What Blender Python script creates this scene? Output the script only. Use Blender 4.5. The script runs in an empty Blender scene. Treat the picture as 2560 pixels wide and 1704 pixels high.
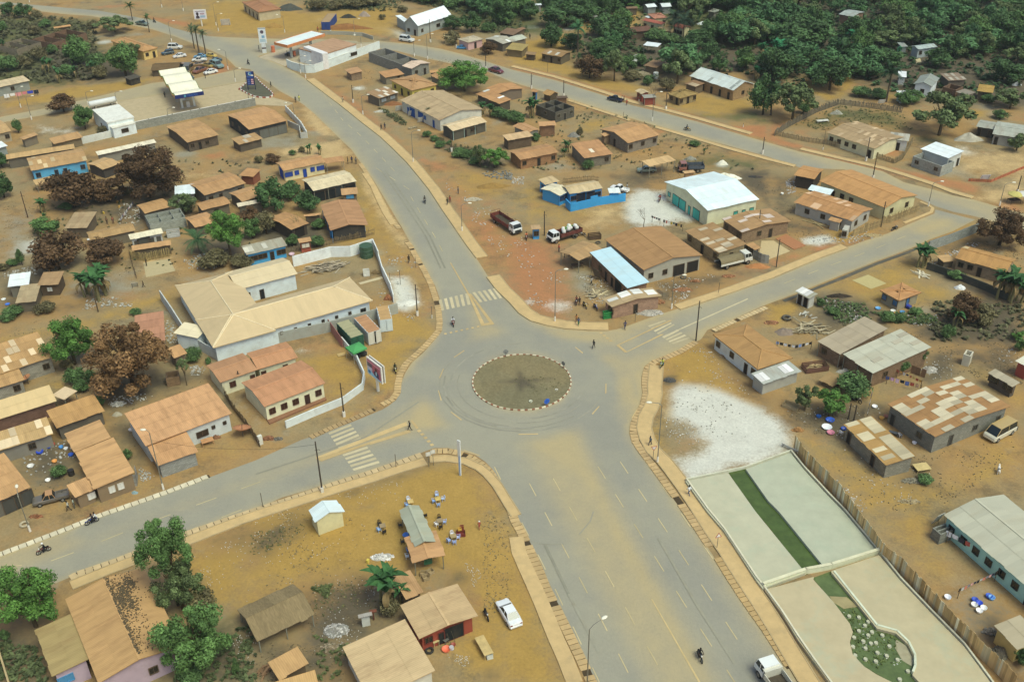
import bpy,random
from math import*
import numpy as np
from mathutils import Vector,Matrix
from mathutils.geometry import delaunay_2d_cdt
R=random.Random(7)
U=R.uniform
PI=pi
scene=bpy.context.scene
COL=scene.collection
# ---------------------------------------------------------------- camera
cam=bpy.data.cameras.new('camera');camo=bpy.data.objects.new('camera',cam);COL.objects.link(camo)
cam.sensor_width=36.0;cam.lens=36.0*2560.0/2560.0;cam.clip_start=1.0;cam.clip_end=6000.0
_p,_r=0.5593646715124221,-0.014453305962933273
_f=Vector((0,cos(_p),-sin(_p)));_x=Vector((1,0,0));_u=_x.cross(_f)
_x2=_x*cos(_r)+_u*sin(_r);_u2=-_x*sin(_r)+_u*cos(_r)
camo.matrix_world=Matrix(((_x2.x,_u2.x,-_f.x,0),(_x2.y,_u2.y,-_f.y,0),(_x2.z,_u2.z,-_f.z,95.0),(0,0,0,1)))
scene.camera=camo
# ---------------------------------------------------------------- light: thin high overcast, sun high
SUN_EL,SUN_AZ=radians(60),radians(135)
w=bpy.data.worlds.new('World');scene.world=w;w.use_nodes=True
nt=w.node_tree;sky=nt.nodes.new('ShaderNodeTexSky');sky.sky_type='NISHITA';sky.sun_disc=False
sky.sun_elevation=SUN_EL;sky.sun_rotation=SUN_AZ;sky.air_density=1.0;sky.dust_density=4.0;sky.ozone_density=1.0
bg=nt.nodes['Background'];bg.inputs['Strength'].default_value=0.108
nt.links.new(sky.outputs[0],bg.inputs['Color'])
sl=bpy.data.lights.new('sun','SUN');sl.energy=1.5;sl.angle=radians(26);sl.color=(0.90,1.0,0.77)
so=bpy.data.objects.new('sun',sl);COL.objects.link(so)
so.rotation_euler=(PI/2-SUN_EL,0,PI-SUN_AZ);so.location=(0,0,300)
scene.render.engine='CYCLES'
vs=scene.view_settings;vs.view_transform='Standard';vs.look='None';vs.gamma=1.0;vs.use_curve_mapping=False;vs.exposure=0.4
# ---------------------------------------------------------------- helpers
def lin(h,k=1.0):
 c=[]
 for i in(0,2,4):
  s=int(h[i:i+2],16)/255.0
  c.append(k*(s/12.92 if s<=.04045 else((s+.055)/1.055)**2.4))
 r,g,b=c
 if r>g:g+=.165*(r-g)
 if r>b:b+=.10*(r-b)
 return(r,g,b,1.0)
FRAME=[(0.0,0.0,0.0)]
def ob(name,me,parent=None,color=None,loc=(0,0,0),rot=(0,0,0),scale=None,kind=None):
 o=bpy.data.objects.new(name,me);COL.objects.link(o)
 fx,fy,fr=FRAME[-1]
 if parent is not None and(fx or fy or fr):
  c,s=cos(fr),sin(fr)
  loc=(fx+c*loc[0]-s*loc[1],fy+s*loc[0]+c*loc[1],loc[2]);rot=(rot[0],rot[1],rot[2]+fr)
 o.location=loc;o.rotation_euler=rot
 if scale is not None:o.scale=scale if isinstance(scale,tuple)else(scale,)*3
 if parent is not None:o.parent=parent
 if color is not None:o.color=lin(color)if isinstance(color,str)else color
 if kind:o['kind']=kind
 return o
def tag(o,label,cat,group=None):
 o['label']=label;o['category']=cat
 if group:o['group']=group
 return o
def E(name,label,cat,x,y,rz=0,group=None,z=0):
 o=bpy.data.objects.new(name,None);COL.objects.link(o);o.empty_display_size=.3
 o.location=(x,y,z);o.rotation_euler=(0,0,rz)
 return tag(o,label,cat,group)
class MB:
 def __init__(s):s.v=[];s.f=[];s.m=[];s.c=[]
 def add(s,vs,fs,m=0,c=1.0):
  n=len(s.v);s.v.extend([tuple(p)for p in vs])
  for f in fs:s.f.append([n+i for i in f]);s.m.append(m);s.c.append(c)
  return s
 def box(s,cx,cy,cz,sx,sy,sz,rz=0,m=0,c=1.0,tilt=0):
  M=Matrix.Rotation(rz,3,'Z')@Matrix.Rotation(tilt,3,'X')
  vs=[M@Vector((a*sx/2,b*sy/2,d*sz/2))+Vector((cx,cy,cz))for a in(-1,1)for b in(-1,1)for d in(-1,1)]
  return s.add(vs,[(0,1,3,2),(4,6,7,5),(0,4,5,1),(2,3,7,6),(0,2,6,4),(1,5,7,3)],m,c)
 def tube(s,pts,rad,n=6,m=0,c=1.0,cap=True):
  pts=[Vector(p)for p in pts]
  if not isinstance(rad,(list,tuple)):rad=[rad]*len(pts)
  b=len(s.v)
  for i,p in enumerate(pts):
   d=(pts[min(i+1,len(pts)-1)]-pts[max(i-1,0)]).normalized()
   a=Vector((0,0,1))if abs(d.z)<.9 else Vector((1,0,0))
   u=d.cross(a).normalized();w_=d.cross(u)
   for k in range(n):
    t=2*PI*k/n;s.v.append(tuple(p+(u*cos(t)+w_*sin(t))*rad[i]))
  for i in range(len(pts)-1):
   for k in range(n):
    s.f.append([b+i*n+k,b+i*n+(k+1)%n,b+(i+1)*n+(k+1)%n,b+(i+1)*n+k]);s.m.append(m);s.c.append(c)
  if cap:
   s.f.append([b+k for k in range(n)]);s.m.append(m);s.c.append(c)
   e=b+(len(pts)-1)*n;s.f.append([e+n-1-k for k in range(n)]);s.m.append(m);s.c.append(c)
  return s
 def prism(s,pts,z0,z1,m=0,c=1.0):
  n=len(pts)
  if sum(pts[i][0]*pts[(i+1)%n][1]-pts[(i+1)%n][0]*pts[i][1]for i in range(n))<0:pts=pts[::-1]
  vs=[(p[0],p[1],z0)for p in pts]+[(p[0],p[1],z1)for p in pts]
  fs=[[i,(i+1)%n,n+(i+1)%n,n+i]for i in range(n)]+[list(range(n))[::-1],list(range(n,2*n))]
  return s.add(vs,fs,m,c)
 def lathe(s,prof,n=12,m=0,c=1.0,cx=0,cy=0):
  b=len(s.v)
  for r,z in prof:
   for k in range(n):
    t=2*PI*k/n;s.v.append((cx+r*cos(t),cy+r*sin(t),z))
  for i in range(len(prof)-1):
   for k in range(n):
    s.f.append([b+i*n+k,b+i*n+(k+1)%n,b+(i+1)*n+(k+1)%n,b+(i+1)*n+k]);s.m.append(m);s.c.append(c)
  s.f.append([b+k for k in range(n)][::-1]);s.m.append(m);s.c.append(c)
  e=b+(len(prof)-1)*n;s.f.append([e+k for k in range(n)]);s.m.append(m);s.c.append(c)
  return s
 def mesh(s,name,mats,smooth=False):
  me=bpy.data.meshes.new(name);me.from_pydata(s.v,[],s.f)
  if not isinstance(mats,(list,tuple)):mats=[mats]
  for k in mats:me.materials.append(M[k]if isinstance(k,str)else k)
  if len(mats)>1:me.polygons.foreach_set('material_index',s.m)
  at=me.attributes.new('var','FLOAT','FACE');at.data.foreach_set('value',s.c)
  if smooth:me.polygons.foreach_set('use_smooth',[True]*len(s.f))
  me.update();return me
CACHE={}
def cm(key,fn):
 if key not in CACHE:CACHE[key]=fn()
 return CACHE[key]
 # ---------------------------------------------------------------- materials
M={}
def mat(name,var=.12,sc=1.2,rough=.85,dark=None,dk=.0,stretch=(1,1,1),bump=0,metal=0,coat=0,useobj=True,color=None,brick=None,spots=0,spec=.3,obj_space=True,stripe=0):
 m=bpy.data.materials.new(name);m.use_nodes=True;t=m.node_tree;N=t.nodes;K=t.links.new
 b=N['Principled BSDF'];b.inputs['Roughness'].default_value=rough;b.inputs['Metallic'].default_value=metal
 b.inputs['Specular IOR Level'].default_value=spec
 if coat:b.inputs['Coat Weight'].default_value=coat
 if useobj:base=N.new('ShaderNodeObjectInfo').outputs['Color']
 else:
  r=N.new('ShaderNodeRGB');r.outputs[0].default_value=lin(color);base=r.outputs[0]
 tc=N.new('ShaderNodeTexCoord');mp=N.new('ShaderNodeMapping');mp.inputs['Scale'].default_value=stretch
 K(tc.outputs['Object'],mp.inputs['Vector'])
 oi=N.new('ShaderNodeObjectInfo');vm=N.new('ShaderNodeVectorMath');vm.operation='ADD'
 ml=N.new('ShaderNodeMath');ml.operation='MULTIPLY';ml.inputs[1].default_value=60;K(oi.outputs['Random'],ml.inputs[0])
 K(mp.outputs[0],vm.inputs[0]);K(ml.outputs[0],vm.inputs[1]);vec=vm.outputs[0]
 def noise(s,det=4,ro=.6):
  n=N.new('ShaderNodeTexNoise');n.inputs['Scale'].default_value=s;n.inputs['Detail'].default_value=det
  n.inputs['Roughness'].default_value=ro;K(vec,n.inputs['Vector']);return n.outputs['Fac']
 def rng(x,a,c,lo,hi):
  n=N.new('ShaderNodeMapRange');n.inputs[1].default_value=a;n.inputs[2].default_value=c
  n.inputs[3].default_value=lo;n.inputs[4].default_value=hi;K(x,n.inputs[0]);return n.outputs[0]
 def mix(f,a,c,mode='MIX'):
  n=N.new('ShaderNodeMix');n.data_type='RGBA';n.blend_type=mode
  if isinstance(f,float):n.inputs[0].default_value=f
  else:K(f,n.inputs[0])
  for i,q in((6,a),(7,c)):
   if isinstance(q,tuple):n.inputs[i].default_value=q
   else:K(q,n.inputs[i])
  return n.outputs[2]
 def scale_col(c,f):
  n=N.new('ShaderNodeVectorMath');n.operation='SCALE';K(c,n.inputs[0]);K(f,n.inputs['Scale']);return n.outputs[0]
 n1=noise(sc);out=scale_col(base,rng(n1,.25,.75,1-var,1+var))
 at=N.new('ShaderNodeAttribute');at.attribute_name='var';out=scale_col(out,at.outputs['Fac'])
 if dark:out=mix(rng(noise(sc*.7,6,.7),.5,.78,0.0,dk),out,lin(dark))
 if spots:out=mix(rng(noise(sc*5,3),.66,.74,0.0,spots),out,lin('4a3322'))
 if stripe:
  wv=N.new('ShaderNodeTexWave');wv.wave_type='BANDS';wv.bands_direction='X';wv.inputs['Scale'].default_value=stripe;wv.inputs['Distortion'].default_value=0
  K(tc.outputs['Object'],wv.inputs['Vector']);out=scale_col(out,rng(wv.outputs['Fac'],0,1,.93,1.04))
 if brick:
  bt=N.new('ShaderNodeTexBrick');bt.inputs['Scale'].default_value=1.0;bt.inputs['Brick Width'].default_value=brick[0];bt.inputs['Row Height'].default_value=brick[1]
  bt.inputs['Mortar Size'].default_value=.018;bt.inputs['Color1'].default_value=(.8,.8,.8,1);bt.inputs['Color2'].default_value=(1.12,1.12,1.12,1);bt.inputs['Mortar'].default_value=(.6,.6,.6,1)
  sx=N.new('ShaderNodeSeparateXYZ');K(tc.outputs['Object'],sx.inputs[0]);ad=N.new('ShaderNodeMath');K(sx.outputs[0],ad.inputs[0]);K(sx.outputs[1],ad.inputs[1])
  cb=N.new('ShaderNodeCombineXYZ');K(ad.outputs[0],cb.inputs[0]);K(sx.outputs[2],cb.inputs[1]);K(cb.outputs[0],bt.inputs['Vector'])
  out=mix(1.0,out,bt.outputs['Color'],'MULTIPLY')
 K(out,b.inputs['Base Color'])
 if bump:
  bp=N.new('ShaderNodeBump');bp.inputs['Strength'].default_value=bump;bp.inputs['Distance'].default_value=.05;K(noise(sc*8),bp.inputs['Height']);K(bp.outputs[0],b.inputs['Normal'])
 M[name]=m;return m
mat('paint',.06,1.0,.5,spec=.4)
mat('car',.04,1.0,.3,coat=.6,spec=.5)
mat('plaster',.10,.8,.9,dark='8a7350',dk=.35)
mat('block',.12,.9,.95,dark='6b6252',dk=.35,brick=(.42,.21),bump=.2)
mat('mudbrick',.16,1.1,.95,dark='5f4a35',dk=.4,brick=(.34,.17),bump=.3)
mat('rust',.13,.55,.75,dark='7c5230',dk=.55,stretch=(2.2,.5,1),spots=.25,spec=.25,stripe=1.25)
mat('tin',.05,.5,.45,dark='c4b48c',dk=.3,stretch=(1.5,.6,1),spec=.5,stripe=1.25)
mat('sheetroof',.06,.5,.6,dark='b09a70',dk=.35,stretch=(2,.5,1),spec=.35,stripe=2.6)
mat('thatch',.25,1.6,1.0,dark='5d4a30',dk=.5,stretch=(5,.8,1),bump=.6)
mat('wood',.16,1.5,.9,dark='6a563c',dk=.3,stretch=(1,1,.25))
mat('leaf',.10,.6,.75,spec=.25)
mat('bark',.2,2.0,.95)
mat('concrete',.10,.8,.9,dark='8f7f5f',dk=.4,bump=.2)
mat('dirt',.16,.8,1.0,dark='7a5c34',dk=.35,bump=.5)
mat('glass',.05,1,.12,spec=.6)
mat('rubber',.15,3,.9)
mat('metal',.1,2,.45,metal=.4)
mat('cloth',.08,2,.95)
mat('skin',.05,4,.6)
mat('water',.25,.9,.2,dark='465a2c',dk=.6,spec=.4)
mat('litter',0,1,.8)
# ---------------------------------------------------------------- ground with soil, sand and scrub zones
def seg_dist(px,py,poly,closed=True):
 d=np.full(px.shape,1e9);n=len(poly)
 for i in range(n if closed else n-1):
  ax,ay=poly[i];bx,by=poly[(i+1)%n];dx,dy=bx-ax,by-ay;l2=dx*dx+dy*dy+1e-9
  t=np.clip(((px-ax)*dx+(py-ay)*dy)/l2,0,1);d=np.minimum(d,np.hypot(px-ax-t*dx,py-ay-t*dy))
 return d
def inside(px,py,poly):
 r=np.zeros(px.shape,bool);n=len(poly)
 for i in range(n):
  x1,y1=poly[i];x2,y2=poly[(i+1)%n]
  c=((y1>py)!=(y2>py));r^=c&(px<(x2-x1)*(py-y1)/((y2-y1)if y2!=y1 else 1e-9)+x1)
 return r
def field(px,py,poly,soft):
 if len(poly)==1:cx,cy,rad=poly[0];s=np.hypot(px-cx,py-cy)-rad
 else:
  s=seg_dist(px,py,poly);s=np.where(inside(px,py,poly),-s,s)
 return np.clip(.5-s/(2*soft),0,1)
ZONES=[]
def zone(kind,poly,soft=2.0,a=1.0):ZONES.append((kind,poly,soft,a))
def n3(N,K,vec,s,det=5,ro=.6):
 n=N.new('ShaderNodeTexNoise');n.inputs['Scale'].default_value=s;n.inputs['Detail'].default_value=det;n.inputs['Roughness'].default_value=ro
 K(vec,n.inputs['Vector']);return n.outputs['Fac']
def mathn(N,K,op,a,b,clamp=False):
 n=N.new('ShaderNodeMath');n.operation=op;n.use_clamp=clamp
 for i,q in((0,a),(1,b)):
  if isinstance(q,(int,float)):n.inputs[i].default_value=q
  else:K(q,n.inputs[i])
 return n.outputs[0]
def mixn(N,K,f,a,b):
 n=N.new('ShaderNodeMix');n.data_type='RGBA'
 for i,q in((0,f),(6,a),(7,b)):
  if isinstance(q,(float,tuple)):n.inputs[i].default_value=q
  else:K(q,n.inputs[i])
 return n.outputs[2]
def ssm(N,K,x,lo,hi):
 n=N.new('ShaderNodeMapRange');n.interpolation_type='SMOOTHSTEP';n.inputs[1].default_value=lo;n.inputs[2].default_value=hi;K(x,n.inputs[0]);return n.outputs[0]
KINDS=['red','white','grey','scrub','ochre','soil','tan']
ZCOL=dict(red='ab6a3c',white='cfd0c2',grey='928d78',scrub='525a34',ochre='a8822f',soil='585040',tan='bf9f69')
def zone_material(name,base1,base2,kinds,rough=.95,soft=1.0):
 m=bpy.data.materials.new(name);m.use_nodes=True;t=m.node_tree;N=t.nodes;K=t.links.new;b=N['Principled BSDF']
 b.inputs['Roughness'].default_value=rough;b.inputs['Specular IOR Level'].default_value=.2
 tc=N.new('ShaderNodeTexCoord').outputs['Object']
 big=n3(N,K,tc,.045,5,.65);mid=n3(N,K,tc,.32,6,.7);fine=n3(N,K,tc,2.6,5,.75)
 out=mixn(N,K,ssm(N,K,big,.38,.62),lin(base1),lin(base2))
 if 'red'in kinds:
  for sc_,lo,hi,am,c in((.115,.5,.68,.55,'soil'),(.075,.56,.72,.5,'red'),(.21,.58,.7,.4,'grey')):out=mixn(N,K,mathn(N,K,'MULTIPLY',ssm(N,K,n3(N,K,tc,sc_,6,.7),lo,hi),am),out,lin(ZCOL[c]))
 for k in kinds:
  at=N.new('ShaderNodeAttribute');at.attribute_name=k
  w1=mathn(N,K,'MULTIPLY',mathn(N,K,'SUBTRACT',mid,.5),1.5*soft);w2=mathn(N,K,'MULTIPLY',mathn(N,K,'SUBTRACT',fine,.5),.8*soft)
  s=mathn(N,K,'ADD',at.outputs['Fac'],mathn(N,K,'MULTIPLY',mathn(N,K,'ADD',w1,w2),ssm(N,K,at.outputs['Fac'],.0,.12)))
  f=mathn(N,K,'MULTIPLY',ssm(N,K,s,.22*soft,.85+.15*(1-soft)),.92)
  out=mixn(N,K,f,out,lin(ZCOL[k]))
 v=N.new('ShaderNodeMapRange');v.inputs[1].default_value=.25;v.inputs[2].default_value=.75;v.inputs[3].default_value=1-.26*soft;v.inputs[4].default_value=1+.24*soft;K(fine,v.inputs[0])
 sc=N.new('ShaderNodeVectorMath');sc.operation='SCALE';K(out,sc.inputs[0]);K(v.outputs[0],sc.inputs['Scale']);out=sc.outputs[0]
 v2=N.new('ShaderNodeMapRange');v2.inputs[1].default_value=.3;v2.inputs[2].default_value=.7;v2.inputs[3].default_value=1-.14*soft;v2.inputs[4].default_value=1+.12*soft;K(mid,v2.inputs[0])
 sc=N.new('ShaderNodeVectorMath');sc.operation='SCALE';K(out,sc.inputs[0]);K(v2.outputs[0],sc.inputs['Scale'])
 K(sc.outputs[0],b.inputs['Base Color'])
 bp=N.new('ShaderNodeBump');bp.inputs['Strength'].default_value=.35;bp.inputs['Distance'].default_value=.12;K(fine,bp.inputs['Height']);K(bp.outputs[0],b.inputs['Normal'])
 M[name]=m
def build_ground():
 def axis(lo,hi,step,far):
  a=list(np.arange(lo,hi+.01,step));g=step;l=lo;h=hi;pre=[];post=[]
  while l>-far:g*=1.5;l-=g;pre.append(l)
  g=step
  while h<far:g*=1.5;h+=g;post.append(h)
  return np.array(pre[::-1]+a+post)
 xs=axis(-185,205,.9,3000);ys=axis(55,430,.9,3000)
 X,Y=np.meshgrid(xs,ys);nx,ny=len(xs),len(ys)
 co=np.zeros((ny*nx,3));co[:,0]=X.ravel();co[:,1]=Y.ravel()
 i=np.arange(nx*ny).reshape(ny,nx);q=np.stack([i[:-1,:-1],i[:-1,1:],i[1:,1:],i[1:,:-1]],-1).reshape(-1,4)
 me=bpy.data.meshes.new('ground');me.vertices.add(len(co));me.vertices.foreach_set('co',co.ravel())
 me.loops.add(q.size);me.loops.foreach_set('vertex_index',q.ravel());me.polygons.add(len(q))
 me.polygons.foreach_set('loop_start',np.arange(0,q.size,4));me.update(calc_edges=True)
 px,py=co[:,0],co[:,1]
 for k in KINDS:
  f=np.zeros(len(co))
  for kind,poly,soft,a in ZONES:
   if kind!=k:continue
   if len(poly)==1:x0,x1,y0,y1=poly[0][0]-poly[0][2],poly[0][0]+poly[0][2],poly[0][1]-poly[0][2],poly[0][1]+poly[0][2]
   else:x0,x1=min(p[0]for p in poly),max(p[0]for p in poly);y0,y1=min(p[1]for p in poly),max(p[1]for p in poly)
   s=np.where((px>x0-soft)&(px<x1+soft)&(py>y0-soft)&(py<y1+soft))[0]
   f[s]=np.maximum(f[s],a*field(px[s],py[s],poly,soft))
  at=me.attributes.new(k,'FLOAT','POINT');at.data.foreach_set('value',f.astype(np.float32))
 zone_material('ground','a37c44','948058',KINDS,.95,.8)
 me.materials.append(M['ground']);ob('ground',me,kind='structure')
 # ---------------------------------------------------------------- sheets: roads and pavements
def cdt_mesh(name,poly,step,z,fields,mats,holes=()):
 bx=[p[0]for p in poly];by=[p[1]for p in poly]
 gx,gy=np.meshgrid(np.arange(min(bx),max(bx),step),np.arange(min(by),max(by),step));gx=gx.ravel();gy=gy.ravel()
 ok=inside(gx,gy,poly)&(seg_dist(gx,gy,poly)>step*.45)
 for h in holes:ok&=~inside(gx,gy,h)&(seg_dist(gx,gy,h)>step*.45)
 pts=[Vector(p)for p in poly]+[Vector(p)for h in holes for p in h]+[Vector((a,b))for a,b in zip(gx[ok],gy[ok])]
 n=len(poly);ed=[(i,(i+1)%n)for i in range(n)];b=n
 for h in holes:ed+=[(b+i,b+(i+1)%len(h))for i in range(len(h))];b+=len(h)
 vo,eo,fo,_,_,_=delaunay_2d_cdt(pts,ed,[],1,1e-5)
 fo=[f for f in fo]
 cxy=np.array([[sum(vo[i].x for i in f)/len(f),sum(vo[i].y for i in f)/len(f)]for f in fo])
 keep=inside(cxy[:,0],cxy[:,1],poly)
 for h in holes:keep&=~inside(cxy[:,0],cxy[:,1],h)
 fo=[f if(vo[f[1]]-vo[f[0]]).cross(vo[f[2]]-vo[f[0]])>0 else list(f)[::-1]for f,k in zip(fo,keep)if k]
 me=bpy.data.meshes.new(name);me.from_pydata([(v.x,v.y,z)for v in vo],[],fo)
 P=np.array([[v.x,v.y]for v in vo])
 for k,fn in fields.items():
  at=me.attributes.new(k,'FLOAT','POINT');at.data.foreach_set('value',fn(P[:,0],P[:,1]).astype(np.float32))
 for m in mats:me.materials.append(M[m])
 return me
DUST=[]
def dust(poly,soft=2.0,a=1.0):DUST.append((poly,soft,a))
CLEAN=[]
def clean(pts,w=3.0,a=.9):CLEAN.append((pts,w,a))
def road(name,poly,z,edge=2.6,step=1.3,base=.6,skip=()):
 def fd(x,y):
  f=np.zeros(len(x))
  n=len(poly)
  for i in range(n):
   if i in skip:continue
   f=np.maximum(f,np.clip(1-seg_dist(x,y,[poly[i],poly[(i+1)%n]],False)/edge,0,1)*.9)
  f=np.maximum(f,base)
  for p,s,a in DUST:f=np.maximum(f,a*field(x,y,p,s))
  for p,w,a in CLEAN:f*=1-a*np.clip(1.3-seg_dist(x,y,p,False)/w,0,1)
  return f
 if 'asphalt'not in M:ZCOL['dust']='b29e70';zone_material('asphalt','9b9782','918f80',['dust'],.9,.25)
 ob(name,cdt_mesh(name,poly,step,z,{'dust':fd},['asphalt']),kind='structure')
def slab(name,poly,z0,z1,color='c4a36a',m='concrete',parent=None,kind='structure'):
 return ob(name,MB().prism(poly,z0,z1).mesh(name,m),parent,color,kind=kind)
def ribbon(pts,w,off=0):
 L=[];Rr=[]
 for i,p in enumerate(pts):
  a=pts[max(i-1,0)];b=pts[min(i+1,len(pts)-1)];dx,dy=b[0]-a[0],b[1]-a[1];l=hypot(dx,dy)or 1
  nx,ny=-dy/l,dx/l
  L.append((p[0]+nx*(off+w/2),p[1]+ny*(off+w/2)));Rr.append((p[0]+nx*(off-w/2),p[1]+ny*(off-w/2)))
 return L,Rr
def pavement(pts,w,color='c6a56c',h=.14,name='pavement',kerb=True):
 L,Rr=ribbon(pts,w);mb=MB();n=len(pts)
 for i in range(n-1):mb.prism([L[i],L[i+1],Rr[i+1],Rr[i]],.0,h,c=.97+.06*R.random())
 o=ob(name,mb.mesh(name,'concrete'),None,color,kind='structure')
 if kerb:
  k=MB()
  for S,sg in((L,1),(Rr,-1)):
   for i in range(n-1):
    (ax,ay),(bx,by)=S[i],S[i+1];l=hypot(bx-ax,by-ay);k.box((ax+bx)/2,(ay+by)/2,.09,l+.02,.16,.19,atan2(by-ay,bx-ax),c=.9+.15*R.random())
  ob('kerb',k.mesh('kerb','concrete'),o,'b39a6c')
def resample(pts,step):
 out=[];acc=0.0
 for(ax,ay),(bx,by)in zip(pts,pts[1:]):
  l=hypot(bx-ax,by-ay)
  while acc<l:t=acc/l;out.append((ax+(bx-ax)*t,ay+(by-ay)*t,atan2(by-ay,bx-ax)));acc+=step
  acc-=l
 return out
def drain(pts,w=1.0,step=.78,miss=.02,color='bd9c66'):
 """slab covered roadside drain: trench bed plus loose concrete covers"""
 L,Rr=ribbon(pts,w*.82)
 bed=MB()
 for i in range(len(pts)-1):bed.prism([L[i],L[i+1],Rr[i+1],Rr[i]],.0,.03)
 o=ob('drain',bed.mesh('drain','dirt'),None,'4a3c28',kind='structure')
 me=cm('cover%.2f%.2f'%(w,step),lambda:MB().box(0,0,.07,step-.1,w,.1).mesh('cover_slab','concrete'))
 for n,(x,y,a)in enumerate(resample(pts,step)):
  if R.random()<miss or n>=298:continue
  k=.88+.22*R.random();c=lin(color,k)
  ob('cover_slab',me,o,c,(x,y,.015*R.random()),(0,0,a+U(-.05,.05)))
 return o
MARKN=[0]
def mark(name,quads,color='cabb92',z=.03):
 mb=MB();MARKN[0]=(MARKN[0]+1)%12;z+=.002*MARKN[0]
 for i,q in enumerate(quads):
  c=.82+.2*R.random();mb.add([(x,y,z+i*.0001)for x,y in q],[list(range(len(q)))],0,c)
 o=ob(name,mb.mesh(name,'plaster'),None,color,kind='structure');return o
def dashes(name,pts,ln=2.9,gap=3.6,w=.13,color='c9b684'):
 q=[]
 for x,y,a in resample(pts,ln+gap):
  c,s=cos(a),sin(a);q.append([(x+c*u-s*v,y+s*u+c*v)for u,v in((0,-w/2),(ln,-w/2),(ln,w/2),(0,w/2))])
 mark(name,q,color)
def line(name,pts,w=.14,color='d9b878'):
 L,Rr=ribbon(pts,w);mark(name,[[Rr[i],Rr[i+1],L[i+1],L[i]]for i in range(len(pts)-1)],color)
 # ---------------------------------------------------------------- houses
def sides(op,fl):
 for part in[q for q in op.split('|')if q]:
  sd,lst=part.split(':')
  yield({'a':'b','b':'a'}.get(sd,sd),lst[::-1])if fl else(sd,lst)
def win_mesh(w,h,d=False):
 def f():
  mb=MB();t=.09
  mb.box(-w/2+t/2,0,0,t,.14,h);mb.box(w/2-t/2,0,0,t,.14,h);mb.box(0,0,h/2-t/2,w-2*t,.14,t)
  if not d:mb.box(0,-.02,-h/2+t/2,w-2*t,.2,t);mb.box(0,0,0,.05,.08,h-2*t)
  else:mb.box(0,0,-h/2+t/4,w-2*t,.14,t/2)
  return mb.mesh('door_frame'if d else 'window_frame','paint')
 return cm(('wf',w,h,d),f)
def opening(parent,kind,x,y,z,rz,w,h,fc='5d4a36',pc='2a2622'):
 d=kind=='d'
 o=ob('door'if d else 'window',win_mesh(w,h,d),parent,fc,(x,y,z),(0,0,rz))
 p=cm(('pn',w,h,d),lambda:MB().box(0,0,0,w-.14,.06,h-.1).mesh('door_leaf'if d else 'pane','wood'if d else 'glass'))
 o2=bpy.data.objects.new('door_leaf'if d else 'pane',p);COL.objects.link(o2);o2.parent=o;o2.location=(0,.0,0);o2.color=lin(pc)
def slope(mb,P00,P10,P11,P01,nx,ny,sv,th=.05,m=0):
 P00,P10,P11,P01=map(Vector,(P00,P10,P11,P01));nrm=(P10-P00).cross(P01-P00).normalized()
 rowv=[1+U(-sv,sv)*.5 for _ in range(ny)]
 def pt(u,v):return(P00*(1-u)+P10*u)*(1-v)+(P01*(1-u)+P11*u)*v
 for j in range(ny):
  for i in range(nx):
   a,b,c,d=pt(i/nx,j/ny),pt((i+1)/nx,j/ny),pt((i+1)/nx,(j+1)/ny),pt(i/nx,(j+1)/ny)
   up=nrm*(.028+U(0,.01));lo=nrm*U(0,.008)
   if j==0 and sv>.05:k=(P00-P01).normalized()*U(-.02,.2);a=a+k;b=b+k
   mb.add([a+up,b+up,c+lo,d+lo],[(0,1,2,3)],m,rowv[j]*(1+U(-sv,sv)))
 dn=nrm*-th
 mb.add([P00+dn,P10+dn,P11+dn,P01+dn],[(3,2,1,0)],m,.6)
 for a,b in((P00,P10),(P10,P11),(P11,P01),(P01,P00)):mb.add([a+dn,b+dn,b+nrm*.03,a+nrm*.03],[(0,1,2,3)],m,.85)
LAST=[None,0,0,0]
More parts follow.
